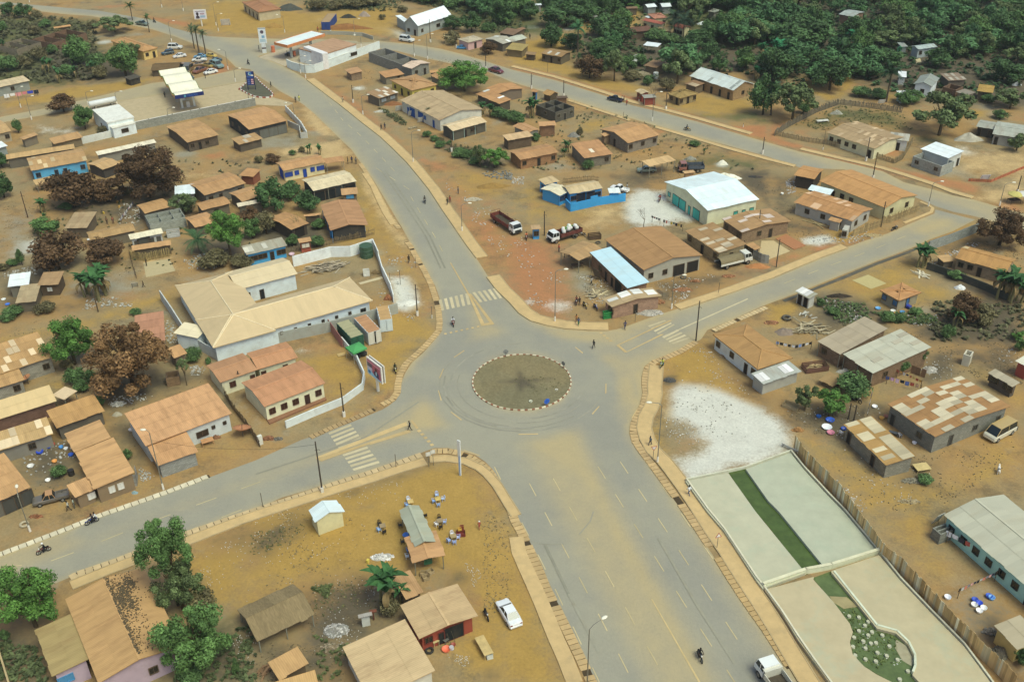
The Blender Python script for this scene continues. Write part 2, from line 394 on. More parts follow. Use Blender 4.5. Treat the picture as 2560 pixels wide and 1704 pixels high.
def house(x,y,rz,L,W,he,roof,rise,rc,wc,label,name='house',cat='house',ov=.35,op='',wm='plaster',rm='rust',pt=0,pc='b9ad95',sv=.07,wing=False,group=None,fc='5d4a36',pn='2a2622',ww=1.1,wh=1.05,open_=0,post='8d8a78',z0=0.0,cap=None,fl=0):
 if wing:
  root=LAST[0];a=LAST[3];dx,dy=x-LAST[1],y-LAST[2];c,s=cos(-a),sin(-a);FRAME.append((c*dx-s*dy,s*dx+c*dy,rz-a))
 else:
  root=E(name,label,cat,x,y,rz,group);LAST[:]=[root,x,y,rz];FRAME.append((0,0,0))
 hw,hl=W/2,L/2;Lw,Ww=L-2*ov,W-2*ov
 def zr(v):
  if roof=='gable'or roof=='thatch':return he+rise*(1-abs(v)/hw)
  if roof=='shed':return he+rise*(v/W+.5)
  return he
 if open_<2:
  ys=[-Ww/2,0,Ww/2]if roof in('gable','thatch')else[-Ww/2,Ww/2]
  sec=[(-Ww/2,z0)]+[(v,zr(v)-.07)for v in ys]+[(Ww/2,z0)]
  n=len(sec);mb=MB()
  vs=[(-Lw/2,a,b)for a,b in sec]+[(Lw/2,a,b)for a,b in sec]
  mb.add(vs,[list(range(n))[::-1],list(range(n,2*n))]+[[i,(i+1)%n,n+(i+1)%n,n+i]for i in range(n)])
  for i in range(len(mb.f)):mb.f[i]=mb.f[i][::-1]
  ob('wall',mb.mesh('wall',wm),root,wc)
 if open_:
  k=max(2,int(L/3.0)+1)
  for s in((-1,1)if open_==2 else(-1,)):
   for i in range(k):
    px=-hl+.25+(L-.5)*i/(k-1);yy=s*(hw-.2)
    ob('post',cm('post',lambda:MB().box(0,0,.5,.11,.11,1).mesh('post','wood')),root,post,(px,yy,0),(0,0,0),(1,1,zr(yy)-.05))
 if roof!='none':
  mb=MB();nx=max(2,round(L/.95))
  if roof in('gable','thatch'):
   sl=hypot(hw,rise);ny=max(1,round(sl/2.3))
   slope(mb,(-hl,-hw,he),(hl,-hw,he),(hl,0,he+rise),(-hl,0,he+rise),nx,ny,sv)
   slope(mb,(hl,hw,he),(-hl,hw,he),(-hl,0,he+rise),(hl,0,he+rise),nx,ny,sv)
  elif roof=='shed':
   ny=max(1,round(W/2.4));slope(mb,(-hl,-hw,he),(hl,-hw,he),(hl,hw,he+rise),(-hl,hw,he+rise),nx,ny,sv)
  elif roof=='flat':
   mb.prism([(-hl,-hw),(hl,-hw),(hl,hw),(-hl,hw)],he,he+max(rise,.1))
  elif roof=='hip':
   rh=max(hl-hw,.01)
   for sg in(-1,1):
    for i in range(nx):
     x0,x1=-hl+L*i/nx,-hl+L*(i+1)/nx
     t0,t1=[min(1,(hl-abs(q))/hw)for q in(x0,x1)]
     P=[(x0,sg*hw,he),(x1,sg*hw,he),(x1,sg*hw*(1-t1),he+rise*t1),(x0,sg*hw*(1-t0),he+rise*t0)]
     mb.add(P if sg<0 else P[::-1],[(0,1,2,3)],0,1+U(-sv,sv))
    ne=max(2,round(W/.95))
    for i in range(ne):
     y0,y1=-hw+W*i/ne,-hw+W*(i+1)/ne
     t0,t1=1-abs(y0)/hw,1-abs(y1)/hw
     P=[(sg*hl,y0,he),(sg*hl,y1,he),(sg*(hl-hw*t1),y1,he+rise*t1),(sg*(hl-hw*t0),y0,he+rise*t0)]
     mb.add(P if sg>0 else P[::-1],[(0,1,2,3)],0,.97+U(-sv,sv))
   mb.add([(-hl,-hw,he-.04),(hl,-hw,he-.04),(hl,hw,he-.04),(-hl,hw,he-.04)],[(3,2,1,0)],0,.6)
   for a,b in(((-hl,-hw),(hl,-hw)),((hl,-hw),(hl,hw)),((hl,hw),(-hl,hw)),((-hl,hw),(-hl,-hw))):
    mb.add([(a[0],a[1],he-.16),(b[0],b[1],he-.16),(b[0],b[1],he+.0),(a[0],a[1],he+.0)],[(0,1,2,3)],0,.8)
  ro=ob('roof',mb.mesh('roof',rm),root,rc)
  if roof in('gable','hip')and L>3.5:
   cp=MB();cc=cap or rc
   if roof=='gable':cp.box(0,0,he+rise+.03,L,.32,.05)
   else:
    cp.tube([(-rh,0,he+rise+.02),(rh,0,he+rise+.02)],.11,6)
    for sx in(-1,1):
     for sy in(-1,1):cp.tube([(sx*rh,0,he+rise+.02),(sx*hl,sy*hw,he+.03)],.1,6)
   ob('ridge_cap',cp.mesh('ridge_cap',rm),root,lin(cc,1.12))
  if pt and roof in('gable','shed'):
   me=cm('sheet',lambda:MB().box(0,0,0,.92,2.0,.025).mesh('roof_sheet','sheetroof'))
   used=set()
   for k in range(pt):
    sg=R.choice((-1,1))if roof=='gable'else-1
    rows=max(1,int((hw if roof=='gable'else W)/1.9));cx=R.randrange(nx);ry=R.randrange(rows)
    if(sg,cx,ry)in used:continue
    used.add((sg,cx,ry));px=-hl+L*(cx+.5)/nx;sp=hw if roof=='gable'else W
    v=-hw+sp*(ry+.5)/rows if sg<0 else hw-sp*(ry+.5)/rows
    tl=atan2(rise,sp)*(1 if sg<0 else-1)
    ob('roof_sheet',me,root,lin(pc,U(.75,1.25)),(px,v,zr(v)+.065),(tl,0,0),(1,min(1,sp/rows/2.0),1))
 for sd,lst in sides(op,fl):
  n=len(lst);span=Lw if sd in 'nf'else Ww
  for i,k in enumerate(lst):
   if k=='_':continue
   u=-span/2+span*(i+.5)/n
   if k=='d':w_,h_,zc=.95,min(2.05,he-z0-.25),z0+min(2.05,he-z0-.25)/2
   elif k=='W':w_,h_,zc=1.9,1.15,z0+1.5
   elif k=='s':w_,h_,zc=.55,.55,z0+min(1.9,he*.7)
   elif k=='G':w_,h_,zc=2.6,min(2.4,he-z0-.2),z0+min(2.4,he-z0-.2)/2
   else:w_,h_,zc=ww,wh,z0+min(1.55,he*.55)
   w_=min(w_,span*.9)
   o_=.02
   X,Y,a={'n':(u,-Ww/2-o_,0),'f':(-u,Ww/2+o_,PI),'b':(Lw/2+o_,u,PI/2),'a':(-Lw/2-o_,-u,-PI/2)}[sd]
   opening(root,'d'if k in 'dG'else 'w',X,Y,zc,a,round(w_,1),round(h_,1),fc,pn)
 FRAME.pop()
 return root
def ruin(x,y,rz,L,W,h,label,xs=(),ys=(),color='8f8a78',wm='block',t=.2,op='',name='unfinished_house',cat='house shell',fl=0):
 root=E(name,label,cat,x,y,rz);LAST[:]=[root,x,y,rz]
 def wl(cx,cy,lx,ly):ob('wall',MB().box(0,0,h/2,lx,ly,h).mesh('wall',wm),root,lin(color,U(.9,1.1)),(cx,cy,0))
 wl(0,-W/2+t/2,L,t);wl(0,W/2-t/2,L,t);wl(-L/2+t/2,0,t,W-2*t-.01);wl(L/2-t/2,0,t,W-2*t-.01)
 for f in xs:wl(-L/2+L*f,0,t*.8,W-2*t-.02)
 for f in ys:wl(0,-W/2+W*f,L-2*t-.02,t*.7)
 ob('floor',MB().box(0,0,.05,L-.5,W-.5,.1).mesh('floor','dirt'),root,'7d7257')
 for sd,lst in sides(op,fl):
  n=len(lst);span=L if sd in 'nf'else W
  for i,k in enumerate(lst):
   if k=='_':continue
   u=-span/2+span*(i+.5)/n;w_,h_,zc=(.9,min(2,h-.2),min(2,h-.2)/2)if k=='d'else(1.1,1.0,h*.58)
   X,Y,a={'n':(u,-W/2-.02,0),'f':(-u,W/2+.02,PI),'b':(L/2+.02,u,PI/2),'a':(-L/2-.02,-u,-PI/2)}[sd]
   opening(root,k,X,Y,zc,a,w_,round(h_,1),'77705e','2b2823')
 return root
def wallrun(pts,h,label,color='cfd6cc',t=.2,name='boundary_wall',m='plaster',coping=None,cat='wall',pillars=0,hs=None):
 root=E(name,label,cat,pts[0][0],pts[0][1]);ox,oy=pts[0]
 for i,((ax,ay),(bx,by))in enumerate(zip(pts,pts[1:])):
  l=hypot(bx-ax,by-ay);a=atan2(by-ay,bx-ax);hh=hs[i]if hs else h
  ob('wall_panel',MB().box(l/2,0,hh/2,l,t,hh).mesh('wall_panel',m),root,lin(color,U(.95,1.05)),(ax-ox,ay-oy,0),(0,0,a))
  if coping:ob('coping',MB().box(l/2,0,hh+.04,l+.1,t+.12,.08).mesh('coping','concrete'),root,coping,(ax-ox,ay-oy,0),(0,0,a))
  if pillars:
   for k in range(int(l/pillars)+1):
    ob('pillar',cm(('pil',hh,t),lambda:MB().box(0,0,hh/2+.06,t+.14,t+.14,hh+.12).mesh('pillar',m)),root,color,(ax-ox+cos(a)*k*pillars,ay-oy+sin(a)*k*pillars,0),(0,0,a))
 return root
def fence(pts,h,label,color='a08a64',step=.35,w=.3,kind='plank',name='wooden_fence',vary=.3,rails=True,lean=.06,tones=None):
 root=E(name,label,'fence',pts[0][0],pts[0][1]);ox,oy=pts[0]
 me=cm(('pk',kind,round(w,2)),lambda:(MB().box(0,0,.5,w,.035,1)if kind=='plank'else MB().tube([(0,0,0),(.0,.0,.55),(.02,.01,1)],w/2,5)).mesh(kind,'wood'))
 ps=resample(pts,step);stuff=MB()
 for n,(x,y,a)in enumerate(ps):
  hh=h*U(1-vary,1+vary*.4);rot=(U(-lean,lean),U(-lean,lean),a)
  c=lin(R.choice(tones)if tones else color,U(.75,1.2))
  if n<300:ob(kind if kind=='plank'else 'picket',me,root,c,(x-ox,y-oy,0),rot,(1,1,hh))
  else:stuff.box(x-ox,y-oy,hh/2,w,.05,hh,a)
 if stuff.v:ob('picket_row',stuff.mesh('picket_row','wood'),root,color,kind='stuff')
 if rails:
  for z in(h*.3,h*.75):
   mb=MB()
   for(ax,ay),(bx,by)in zip(pts,pts[1:]):mb.tube([(ax-ox,ay-oy,z),(bx-ox,by-oy,z)],.04,5)
   ob('rail',mb.mesh('rail','wood'),root,'6d5a40')
 return root
def shipping_container(x,y,rz,L,W,h,label,color,roofc,door='b',doorc=None,opened=False,z=.12):
 root=E('shipping_container',label,'container',x,y,rz)
 mb=MB();n=int(L/.28)
 for sy in(-1,1):
  for i in range(n):mb.box(-L/2+.12+(L-.24)*(i+.5)/n,sy*(W/2-.05-(.03 if i%2 else 0)),z+h/2,(L-.24)/n,.06,h-.2)
 mb.box(-L/2+.05,0,z+h/2,.08,W-.2,h-.2)
 ob('side_panels',mb.mesh('side_panels','paint'),root,color)
 fr=MB()
 for sx in(-1,1):
  for sy in(-1,1):fr.box(sx*(L/2-.06),sy*(W/2-.06),z+h/2,.13,.13,h)
  fr.box(sx*(L/2-.06),0,z+h-.07,.125,W-.26,.12);fr.box(sx*(L/2-.06),0,z+.07,.125,W-.26,.14)
 for sy in(-1,1):
  for zz in(z+.07,z+h-.06):fr.box(0,sy*(W/2-.06),zz,L-.26,.12,.12)
 ob('frame',fr.mesh('frame','paint'),root,color)
 ob('floor',MB().box(0,0,z+.1,L-.3,W-.3,.06).mesh('floor','wood'),root,'4a3a28')
 tp=MB();k=int(L/.5)
 for i in range(k):tp.box(-L/2+L*(i+.5)/k,0,z+h-.02-(.01 if i%2 else 0),L/k,W-.1,.05,c=U(.95,1.05))
 ob('roof_panel',tp.mesh('roof_panel','rust'),root,roofc)
 dm=cm(('cdoor',W,h),lambda:(lambda q:q.mesh('door','paint'))((lambda q:([q.box(W*.235,0,h*(.12+.19*j)+.1,W*.4,.09,h*.15)for j in range(5)],q.box(W*.235,.0,h/2,W*.46,.06,h-.26),[q.tube([(W*f,-.07,.2),(W*f,-.07,h-.15)],.025,5)for f in(.1,.37)],q)[-1])(MB())))
 for sg in(-1,1):
  d=ob('door',dm,root,doorc or color,(L/2-.03,sg*(W/2-.05),z),(0,0,(PI/2 if sg<0 else-PI/2)+((.35 if sg>0 else 0)if opened else 0)),(1,1 if sg<0 else-1,1))
 return root
 # ---------------------------------------------------------------- vegetation
def crown_mesh(seed,n,leaf,lobes,flat=1.0,gap=.0,name='crown',bottom=-.55,spread=.62,lr=(.26,.46)):
 r=random.Random(seed);mb=MB();L=[]
 for i in range(lobes):
  while True:
   p=Vector((r.uniform(-1,1),r.uniform(-1,1),r.uniform(bottom,1)))
   if p.length<1:break
  p*=spread;L.append((p,r.uniform(*lr),r.uniform(.66,1.34)))
 per=n//lobes
 for p,rad,tone in L:
  for k in range(per):
   d=Vector((r.gauss(0,1),r.gauss(0,1),r.gauss(0,1)+.25)).normalized()
   q=p+d*rad*(.3+.9*r.random()**.7)
   q.z*=flat
   nrm=(d+Vector((r.gauss(0,.55),r.gauss(0,.55),r.gauss(0,.55)))).normalized()
   u=nrm.orthogonal().normalized();a=r.uniform(0,PI);v=nrm.cross(u);u,v=u*cos(a)+v*sin(a),v*cos(a)-u*sin(a)
   s=leaf*r.uniform(.6,1.35)
   mb.add([q-u*s,q-v*s*.55,q+u*s,q+v*s*.55],[(0,1,2,3)],0,tone*r.uniform(.75,1.25))
 return mb.mesh(name,'leaf')
def limb_mesh(seed,nb=6,base=.05,top=.72,up=.9):
 r=random.Random(seed);mb=MB()
 mb.tube([(0,0,-.02),(.01,.0,.25),(.02*r.uniform(-1,1),.02,.5)],[base,base*.8,base*.65],7)
 for i in range(nb):
  a=2*PI*i/nb+r.uniform(-.4,.4);z0=r.uniform(.3,.5);l=r.uniform(.2,.36)
  m=(cos(a)*l*.55,sin(a)*l*.55,z0+(up-z0)*.45);e=(cos(a)*l,sin(a)*l,min(up,z0+r.uniform(.25,.45)))
  mb.tube([(0.01,0,z0),m,e],[base*.5,base*.33,base*.12],5)
  for j in range(2):
   b=a+r.uniform(-1,1);mb.tube([m,(m[0]+cos(b)*.13,m[1]+sin(b)*.13,m[2]+.17)],[base*.26,base*.08],4)
 return mb.mesh('trunk','bark')
TREES=dict(green=('56743c',['453722'],.95,.85),bright=('5c8438',['5a4a30'],.95,.85),brown=('664a2e',['3f3020'],.95,.85),rustbrown=('7c5932',['4a3826'],.95,.85),dark=('486438',['3c3020'],.95,.85),olive=('627244',['55452e'],.95,.85),bush=('55703e',['4a3a26'],1,.7),drybush=('6b6440',['4a3a26'],1,.7),jungle=('4a6c42',['4a4232'],.95,.85))
TVAR=dict(green=3,bright=2,brown=3,rustbrown=1,dark=3,olive=2,bush=2,drybush=2,jungle=3)
TN=0
def tree(kind,x,y,h,wd,label,group=None,name=None,cat=None,tint=1.0,fine=0):
 global TN
 TN+=1
 col,bc,_,_=TREES[kind]
 isb=kind in('bush','drybush')
 root=E(name or('shrub'if isb else 'tree'),label,cat or('shrub'if isb else 'tree'),x,y,U(0,6.28),group)
 v=TN%TVAR[kind];rad=wd/2
 if isb:rad*=1.15
 if isb:
  me=cm(('cr',kind,v),lambda:crown_mesh(31+v,2600,.085,14,1,bottom=-.2))
  ob('crown',me,root,lin(col,tint*U(.85,1.15)),(0,0,h*.42),(0,0,0),(rad,rad,h*.62));
  ob('stem',cm(('bst',v),lambda:limb_mesh(9+v,5,.05)),root,bc[0],(0,0,0),(0,0,0),(rad*1.6,rad*1.6,h*.9))
  return root
 loose=kind in('bright','olive')
 if fine:me=cm(('crf',kind,v),lambda:crown_mesh(71+v,15000,.038,46,1,spread=.84,lr=(.1,.26)))
 elif kind=='jungle':me=cm(('crj',v),lambda:crown_mesh(51+v,2200,.1,18,1,spread=.74,lr=(.16,.38)))
 elif loose:me=cm(('crl',kind,v),lambda:crown_mesh(91+v,3600,.07,20,1,spread=.82,lr=(.13,.26)))
 else:me=cm(('crd',kind,v),lambda:crown_mesh(11+v+len(kind),4600,.07,26,1,spread=.74,lr=(.15,.34)))
 rad*=1.16;ch=min(h*.46,rad*1.05)if loose or kind=='jungle'or h>wd*1.6 else h*.5
 ob('crown',me,root,lin(col,tint*U(.88,1.12)),(0,0,h-ch*.98),(0,0,0),(rad,rad,ch*1.1))
 ob('trunk',cm(('tr',v),lambda:limb_mesh(5+v)),root,bc[0],(0,0,0),(0,0,0),(rad*1.25 if rad<h*.7 else h*.9,rad*1.25 if rad<h*.7 else h*.9,h))
 return root
def bare_tree(x,y,h,label,group=None,color='6a5c46'):
 root=E('bare_tree',label,'tree',x,y,U(0,6),group)
 def f():
  r=random.Random(4);mb=MB()
  def br(p,d,l,rad,dep):
   q=p+d*l;mb.tube([p,(p+q)/2+Vector((r.uniform(-.02,.02),r.uniform(-.02,.02),0)),q],[rad,rad*.8,rad*.55],5,cap=False)
   if dep:
    for i in range(3):br(q,(d+Vector((r.gauss(0,.55),r.gauss(0,.55),r.uniform(-.1,.5)))).normalized(),l*r.uniform(.55,.75),rad*.5,dep-1)
  br(Vector((0,0,0)),Vector((.05,0,1)),.38,.022,4);return mb.mesh('branches','bark')
 ob('branches',cm('bare',f),root,color,(0,0,0),(0,0,0),h);return root
def leaf_blade():
 mb=MB();n=6;pts=[]
 for i in range(n+1):
  t=i/n;x=t*1.0;z=.55*t-.75*t*t*t+.0;wv=.19*sin(PI*min(1,.08+t*.92))**.6 if 0<t<1 else.02
  pts+=[(x,-wv,z+wv*.35),(x,0,z),(x,wv,z+wv*.35)]
 fs=[]
 for i in range(n):
  for k in(0,1):a=i*3+k;fs.append((a,a+3,a+4,a+1))
 for f in fs:pass
 mb.add(pts,fs);mb.c=[U(.85,1.15)for _ in mb.f]
 return mb.mesh('leaf','leaf')
def banana(x,y,h,label,n=9,stems=3,group='banana plants',dry=.25,color='3a6034'):
 root=E('banana_plant',label,'plant',x,y,U(0,6),group)
 lm=cm('blade',leaf_blade);sm=cm('bstem',lambda:MB().tube([(0,0,0),(.01,0,.5),(0,0,1)],[.09,.07,.05],7).mesh('stem','bark'))
 for s in range(stems):
  a0=U(0,6.28);d=(.0 if s==0 else U(.5,1.1)*h*.22);sx,sy=d*cos(a0),d*sin(a0);sh=h*U(.45,.6)
  ob('stem',sm,root,'7a7448',(sx,sy,0),(U(-.1,.1),U(-.1,.1),0),(h*.5,h*.5,sh))
  for k in range(n):
   a=2.4*k+a0;up=-.85+U(-.45,.4);dr=R.random()<dry
   if dr:up=.75
   c=lin('8a7244',U(.7,1.1))if dr else lin(color,U(.75,1.35));l=h*U(.34,.52)*(.7 if dr else 1)
   ob('leaf',lm,root,c,(sx,sy,sh*.98),(0,up,a),(l,l*U(.8,1.15),l))
 return root
def frond_mesh():
 r=random.Random(3);mb=MB();n=13;P=[]
 for i in range(n+1):t=i/n;P.append(Vector((t*.95,0,.42*t-.72*t*t)))
 mb.tube(P,[.012*(1-i/(n+2))for i in range(n+1)],4)
 for i in range(1,n+1):
  t=i/n;l=.24*sin(PI*min(.97,.12+t*.82))
  for sg in(-1,1):
   for k in(0,.5):
    p=P[i-1].lerp(P[i],k);q=p+Vector((l*.45,sg*l,-l*.35+r.uniform(-.03,.03)))
    mb.add([p+Vector((-.016,0,0)),p+Vector((.016,0,0)),q],[(0,1,2)],0,r.uniform(.75,1.25))
 return mb.mesh('frond','leaf')
def palm(x,y,h,wd,label,n=20,group=None,color='3d5a30',cat='palm tree'):
 root=E('palm_tree',label,cat,x,y,U(0,6),group)
 ob('trunk',cm('ptr',lambda:MB().tube([(0,0,0),(.012,0,.3),(.0,.01,.65),(0,0,1)],[.045,.034,.03,.034],8).mesh('trunk','bark')),root,'5d5140',(0,0,0),(0,0,0),(h*.75,h*.75,h*.86))
 fm=cm('frond',frond_mesh)
 for k in range(n):
  u=U(-1.05,.55);l=wd*.56*U(.85,1.15)
  ob('frond',fm,root,lin(color,U(.7,1.35)),(0,0,h*.86),(0,u,2.4*k),l)
 return root
def tuft_field(name,polys,n,h,cols,leaf=(.25,.5),kind='stuff',cl=1):
 """low scrub: many blade clusters joined in one object (nobody could count them)"""
 v=[];f=[];c=[]
 for poly in polys:
  x0,x1=min(p[0]for p in poly),max(p[0]for p in poly);y0,y1=min(p[1]for p in poly),max(p[1]for p in poly)
  cnt=0;tries=0
  while cnt<n and tries<n*5:
   tries+=1
   cx,cy=U(x0,x1),U(y0,y1)
   if not inside(np.array([cx]),np.array([cy]),poly)[0]:continue
   cnt+=1;tone=U(.6,1.3);hh=h*U(.4,1.3)
   for k in range(7):
    a=U(0,6.28);d=U(0,hh*.7);s=U(*leaf);z=hh*U(.15,1)
    px,py=cx+cos(a)*d,cy+sin(a)*d;b=U(0,6.28);tl=U(-.6,.6)
    ux,uy=cos(b)*s,sin(b)*s;i=len(v)
    v+=[(px-ux,py-uy,z-tl*s),(px+uy*.5,py-ux*.5,z),(px+ux,py+uy,z+tl*s),(px-uy*.5,py+ux*.5,z+s*.2)];f.append((i,i+1,i+2,i+3));c.append(tone*U(.7,1.3))
 mb=MB();mb.v=v;mb.f=f;mb.c=c;mb.m=[0]*len(f)
 ob(name,mb.mesh(name,'leaf'),None,cols,kind=kind)
def litter(name,polys,n,col,size=(.06,.2),matn='litter',var=(.5,1.0),kind='stuff',z=.02):
 mb=MB()
 for poly in polys:
  if len(poly)==1:cx,cy,rad=poly[0];pts=[(cx+R.gauss(0,rad*.5),cy+R.gauss(0,rad*.5))for _ in range(n)]
  else:
   x0,x1=min(p[0]for p in poly),max(p[0]for p in poly);y0,y1=min(p[1]for p in poly),max(p[1]for p in poly);pts=[]
   t=0;cc=None
   while len(pts)<n and t<n*6:
    if t%14==0:cc=(U(x0,x1),U(y0,y1),U(.5,2.5))
    t+=1;p=(cc[0]+R.gauss(0,cc[2]),cc[1]+R.gauss(0,cc[2]))
    if inside(np.array([p[0]]),np.array([p[1]]),poly)[0]:pts.append(p)
  for px,py in pts:
   s=U(*size);mb.box(px,py,z+s*.2,s,s*U(.4,1),s*.4,U(0,3.14),0,U(*var),U(-.3,.3))
 ob(name,mb.mesh(name,matn),None,col,kind=kind)
def heap(x,y,w,d,h,rz,label,color,name='dirt_pile',cat='pile',m='dirt',bits=0,bitcol=None):
 root=E(name,label,cat,x,y,rz);mb=MB();n,k=22,6;rr=random.Random(int(abs(x*77+y*13)))
 ph=[rr.uniform(0,6)for _ in range(4)]
 for j in range(k+1):
  t=j/k
  for i in range(n):
   a=2*PI*i/n;q=(1-t)*(1+.13*sin(2*a+ph[0])+.1*sin(5*a+ph[1]))
   mb.v.append((w/2*q*cos(a),d/2*q*sin(a),h*(1-(1-t)**1.5)*(1+.12*sin(3*a+ph[2]+t*5))*(1+rr.uniform(-.05,.05))-.02*(j==0)))
 for j in range(k):
  for i in range(n):mb.f.append([j*n+i,j*n+(i+1)%n,(j+1)*n+(i+1)%n,(j+1)*n+i]);mb.m.append(0);mb.c.append(rr.uniform(.9,1.1))
 ob('mound',mb.mesh('mound',m,True),root,color)
 if bits:
  b=MB()
  for i in range(bits):
   a=rr.uniform(0,6.28);q=rr.random()**.5*1.05;s=rr.uniform(.12,.4)
   b.box(w/2*q*cos(a),d/2*q*sin(a),h*(1-q)*.9+.05,s,s*rr.uniform(.4,.8),s*.4,rr.uniform(0,3),0,rr.uniform(.5,1.3),rr.uniform(-.5,.5))
  ob('rubble',b.mesh('rubble','litter'),root,bitcol or color,kind='stuff')
 return root
def plank_pile(x,y,w,d,h,rz,label,n=40,color='9a8a68',name='timber_pile',long_=3.0):
 root=E(name,label,'timber pile',x,y,rz)
 me=cm('plk',lambda:MB().box(0,0,0,1,.2,.06).mesh('plank','wood'))
 for i in range(n):
  q=R.random()
  ob('plank',me,root,lin(color,U(.55,1.5)),(R.gauss(0,w*.22),R.gauss(0,d*.25),.06+h*q*R.random()),(U(-.12,.12),U(-.15,.15),R.gauss(0,.5)),(U(.4,1)*long_,U(.6,1.5),1))
 return root
 # ---------------------------------------------------------------- poles, lamps, signs
def lamp(x,y,h,rz,label,group='street lamps with white painted feet',arm=1.6,color='8a887a',name='street_lamp'):
 root=E(name,label,'street lamp',x,y,rz,group)
 ob('pole',cm('lp',lambda:MB().tube([(0,0,0),(0,0,1)],[.09,.055],7).mesh('pole','metal')),root,color,(0,0,0),(0,0,0),(1,1,h))
 ob('painted_foot',cm('lf',lambda:MB().tube([(0,0,0),(0,0,1.1)],[.16,.13],8).mesh('painted_foot','paint')),root,'e6e2d4')
 ob('arm',cm('la%.1f'%arm,lambda:MB().tube([(0,0,0),(arm*.3,0,.35),(arm,0,.55)],[.055,.05,.04],6).mesh('arm','metal')),root,color,(0,0,h))
 ob('lamp_head',cm('lh',lambda:MB().lathe([(.05,-.06),(.24,-.1),(.3,0),(.22,.12),(.05,.16)],8).mesh('lamp_head','paint',True)),root,'e8e4cc',(arm+.25,0,h+.55),(0,0,0),(1.5,.8,.8))
 return root
def power_pole(x,y,h,rz,label,group='dark wooden power poles',foot=True,color='4a3f33',stub=False):
 root=E('power_pole',label,'power pole',x,y,rz,group)
 ob('pole',cm('pp',lambda:MB().tube([(0,0,0),(0,0,1)],[.13,.09],7).mesh('pole','bark')),root,color,(0,0,0),(0,0,0),(1,1,h))
 if foot:ob('concrete_foot',cm('pf',lambda:MB().box(0,0,.5,.4,.4,1.0).mesh('concrete_foot','concrete')),root,'ddd8c8')
 ob('bracket',cm('pb',lambda:MB().tube([(-.25,0,0),(.35,0,0),(.5,0,-.25)],.035,5).mesh('bracket','metal')),root,'3c3a35',(0,0,h*.84))
 return root
def bollard_pole(x,y,h,label,color='70685a',name='marker_post',cat='post',r=.05,group=None,top=None):
 root=E(name,label,cat,x,y,0,group)
 ob('post',cm(('bp',r),lambda:MB().tube([(0,0,0),(0,0,1)],r,6).mesh('post','metal')),root,color,(0,0,0),(0,0,0),(1,1,h))
 if top:ob('foot',cm('bft',lambda:MB().tube([(0,0,0),(0,0,.7)],.1,6).mesh('foot','paint')),root,top)
 return root
def wire(pts,label,sag=.5):
 root=E('overhead_wire',label,'wire',pts[0][0],pts[0][1]);mb=MB();ox,oy=pts[0][:2]
 for a,b in zip(pts,pts[1:]):
  q=[]
  for i in range(9):t=i/8;q.append((a[0]+(b[0]-a[0])*t-ox,a[1]+(b[1]-a[1])*t-oy,a[2]+(b[2]-a[2])*t-sag*4*t*(1-t)))
  mb.tube(q,.02,4)
 ob('cable',mb.mesh('cable','rubber'),root,'2a2a28')
def flat_sign(x,y,rz,h,shape,label,face='e8e6dc',border='b03028',size=.55,name='road_sign',pole='77756c'):
 root=E(name,label,'road sign',x,y,rz)
 ob('post',cm('sp',lambda:MB().tube([(0,0,0),(0,0,1)],.04,6).mesh('post','metal')),root,pole,(0,0,0),(0,0,0),(1,1,h))
 n,a0={'yield':(3,-PI/2),'warn':(3,PI/2),'round':(16,0),'square':(4,PI/4)}[shape]
 def poly(s,y0,y1):return[(s*cos(a0+2*PI*i/n),yy,s*sin(a0+2*PI*i/n))for yy in(y0,y1)for i in range(n)]
 fs=[list(range(n)),list(range(n,2*n))[::-1]]+[[i,n+i,n+(i+1)%n,(i+1)%n]for i in range(n)]
 ob('sign_rim',MB().add(poly(size,-.06,-.03),fs).mesh('sign_rim','paint'),root,border,(0,0,h))
 ob('sign_face',MB().add(poly(size*.68,-.075,-.062),fs).mesh('sign_face','paint'),root,face,(0,0,h))
 return root
def text_mesh(body,size,name='lettering'):
 cu=bpy.data.curves.new('t','FONT');cu.body=body;cu.size=size;cu.extrude=.01;cu.align_x='CENTER'
 t=bpy.data.objects.new('t',cu);COL.objects.link(t);dg=bpy.context.evaluated_depsgraph_get();dg.update()
 me=bpy.data.meshes.new_from_object(t.evaluated_get(dg));me.name=name;bpy.data.objects.remove(t);me.materials.clear();me.materials.append(M['paint'])
 at=me.attributes.new('var','FLOAT','FACE');at.data.foreach_set('value',[1.0]*len(me.polygons));return me
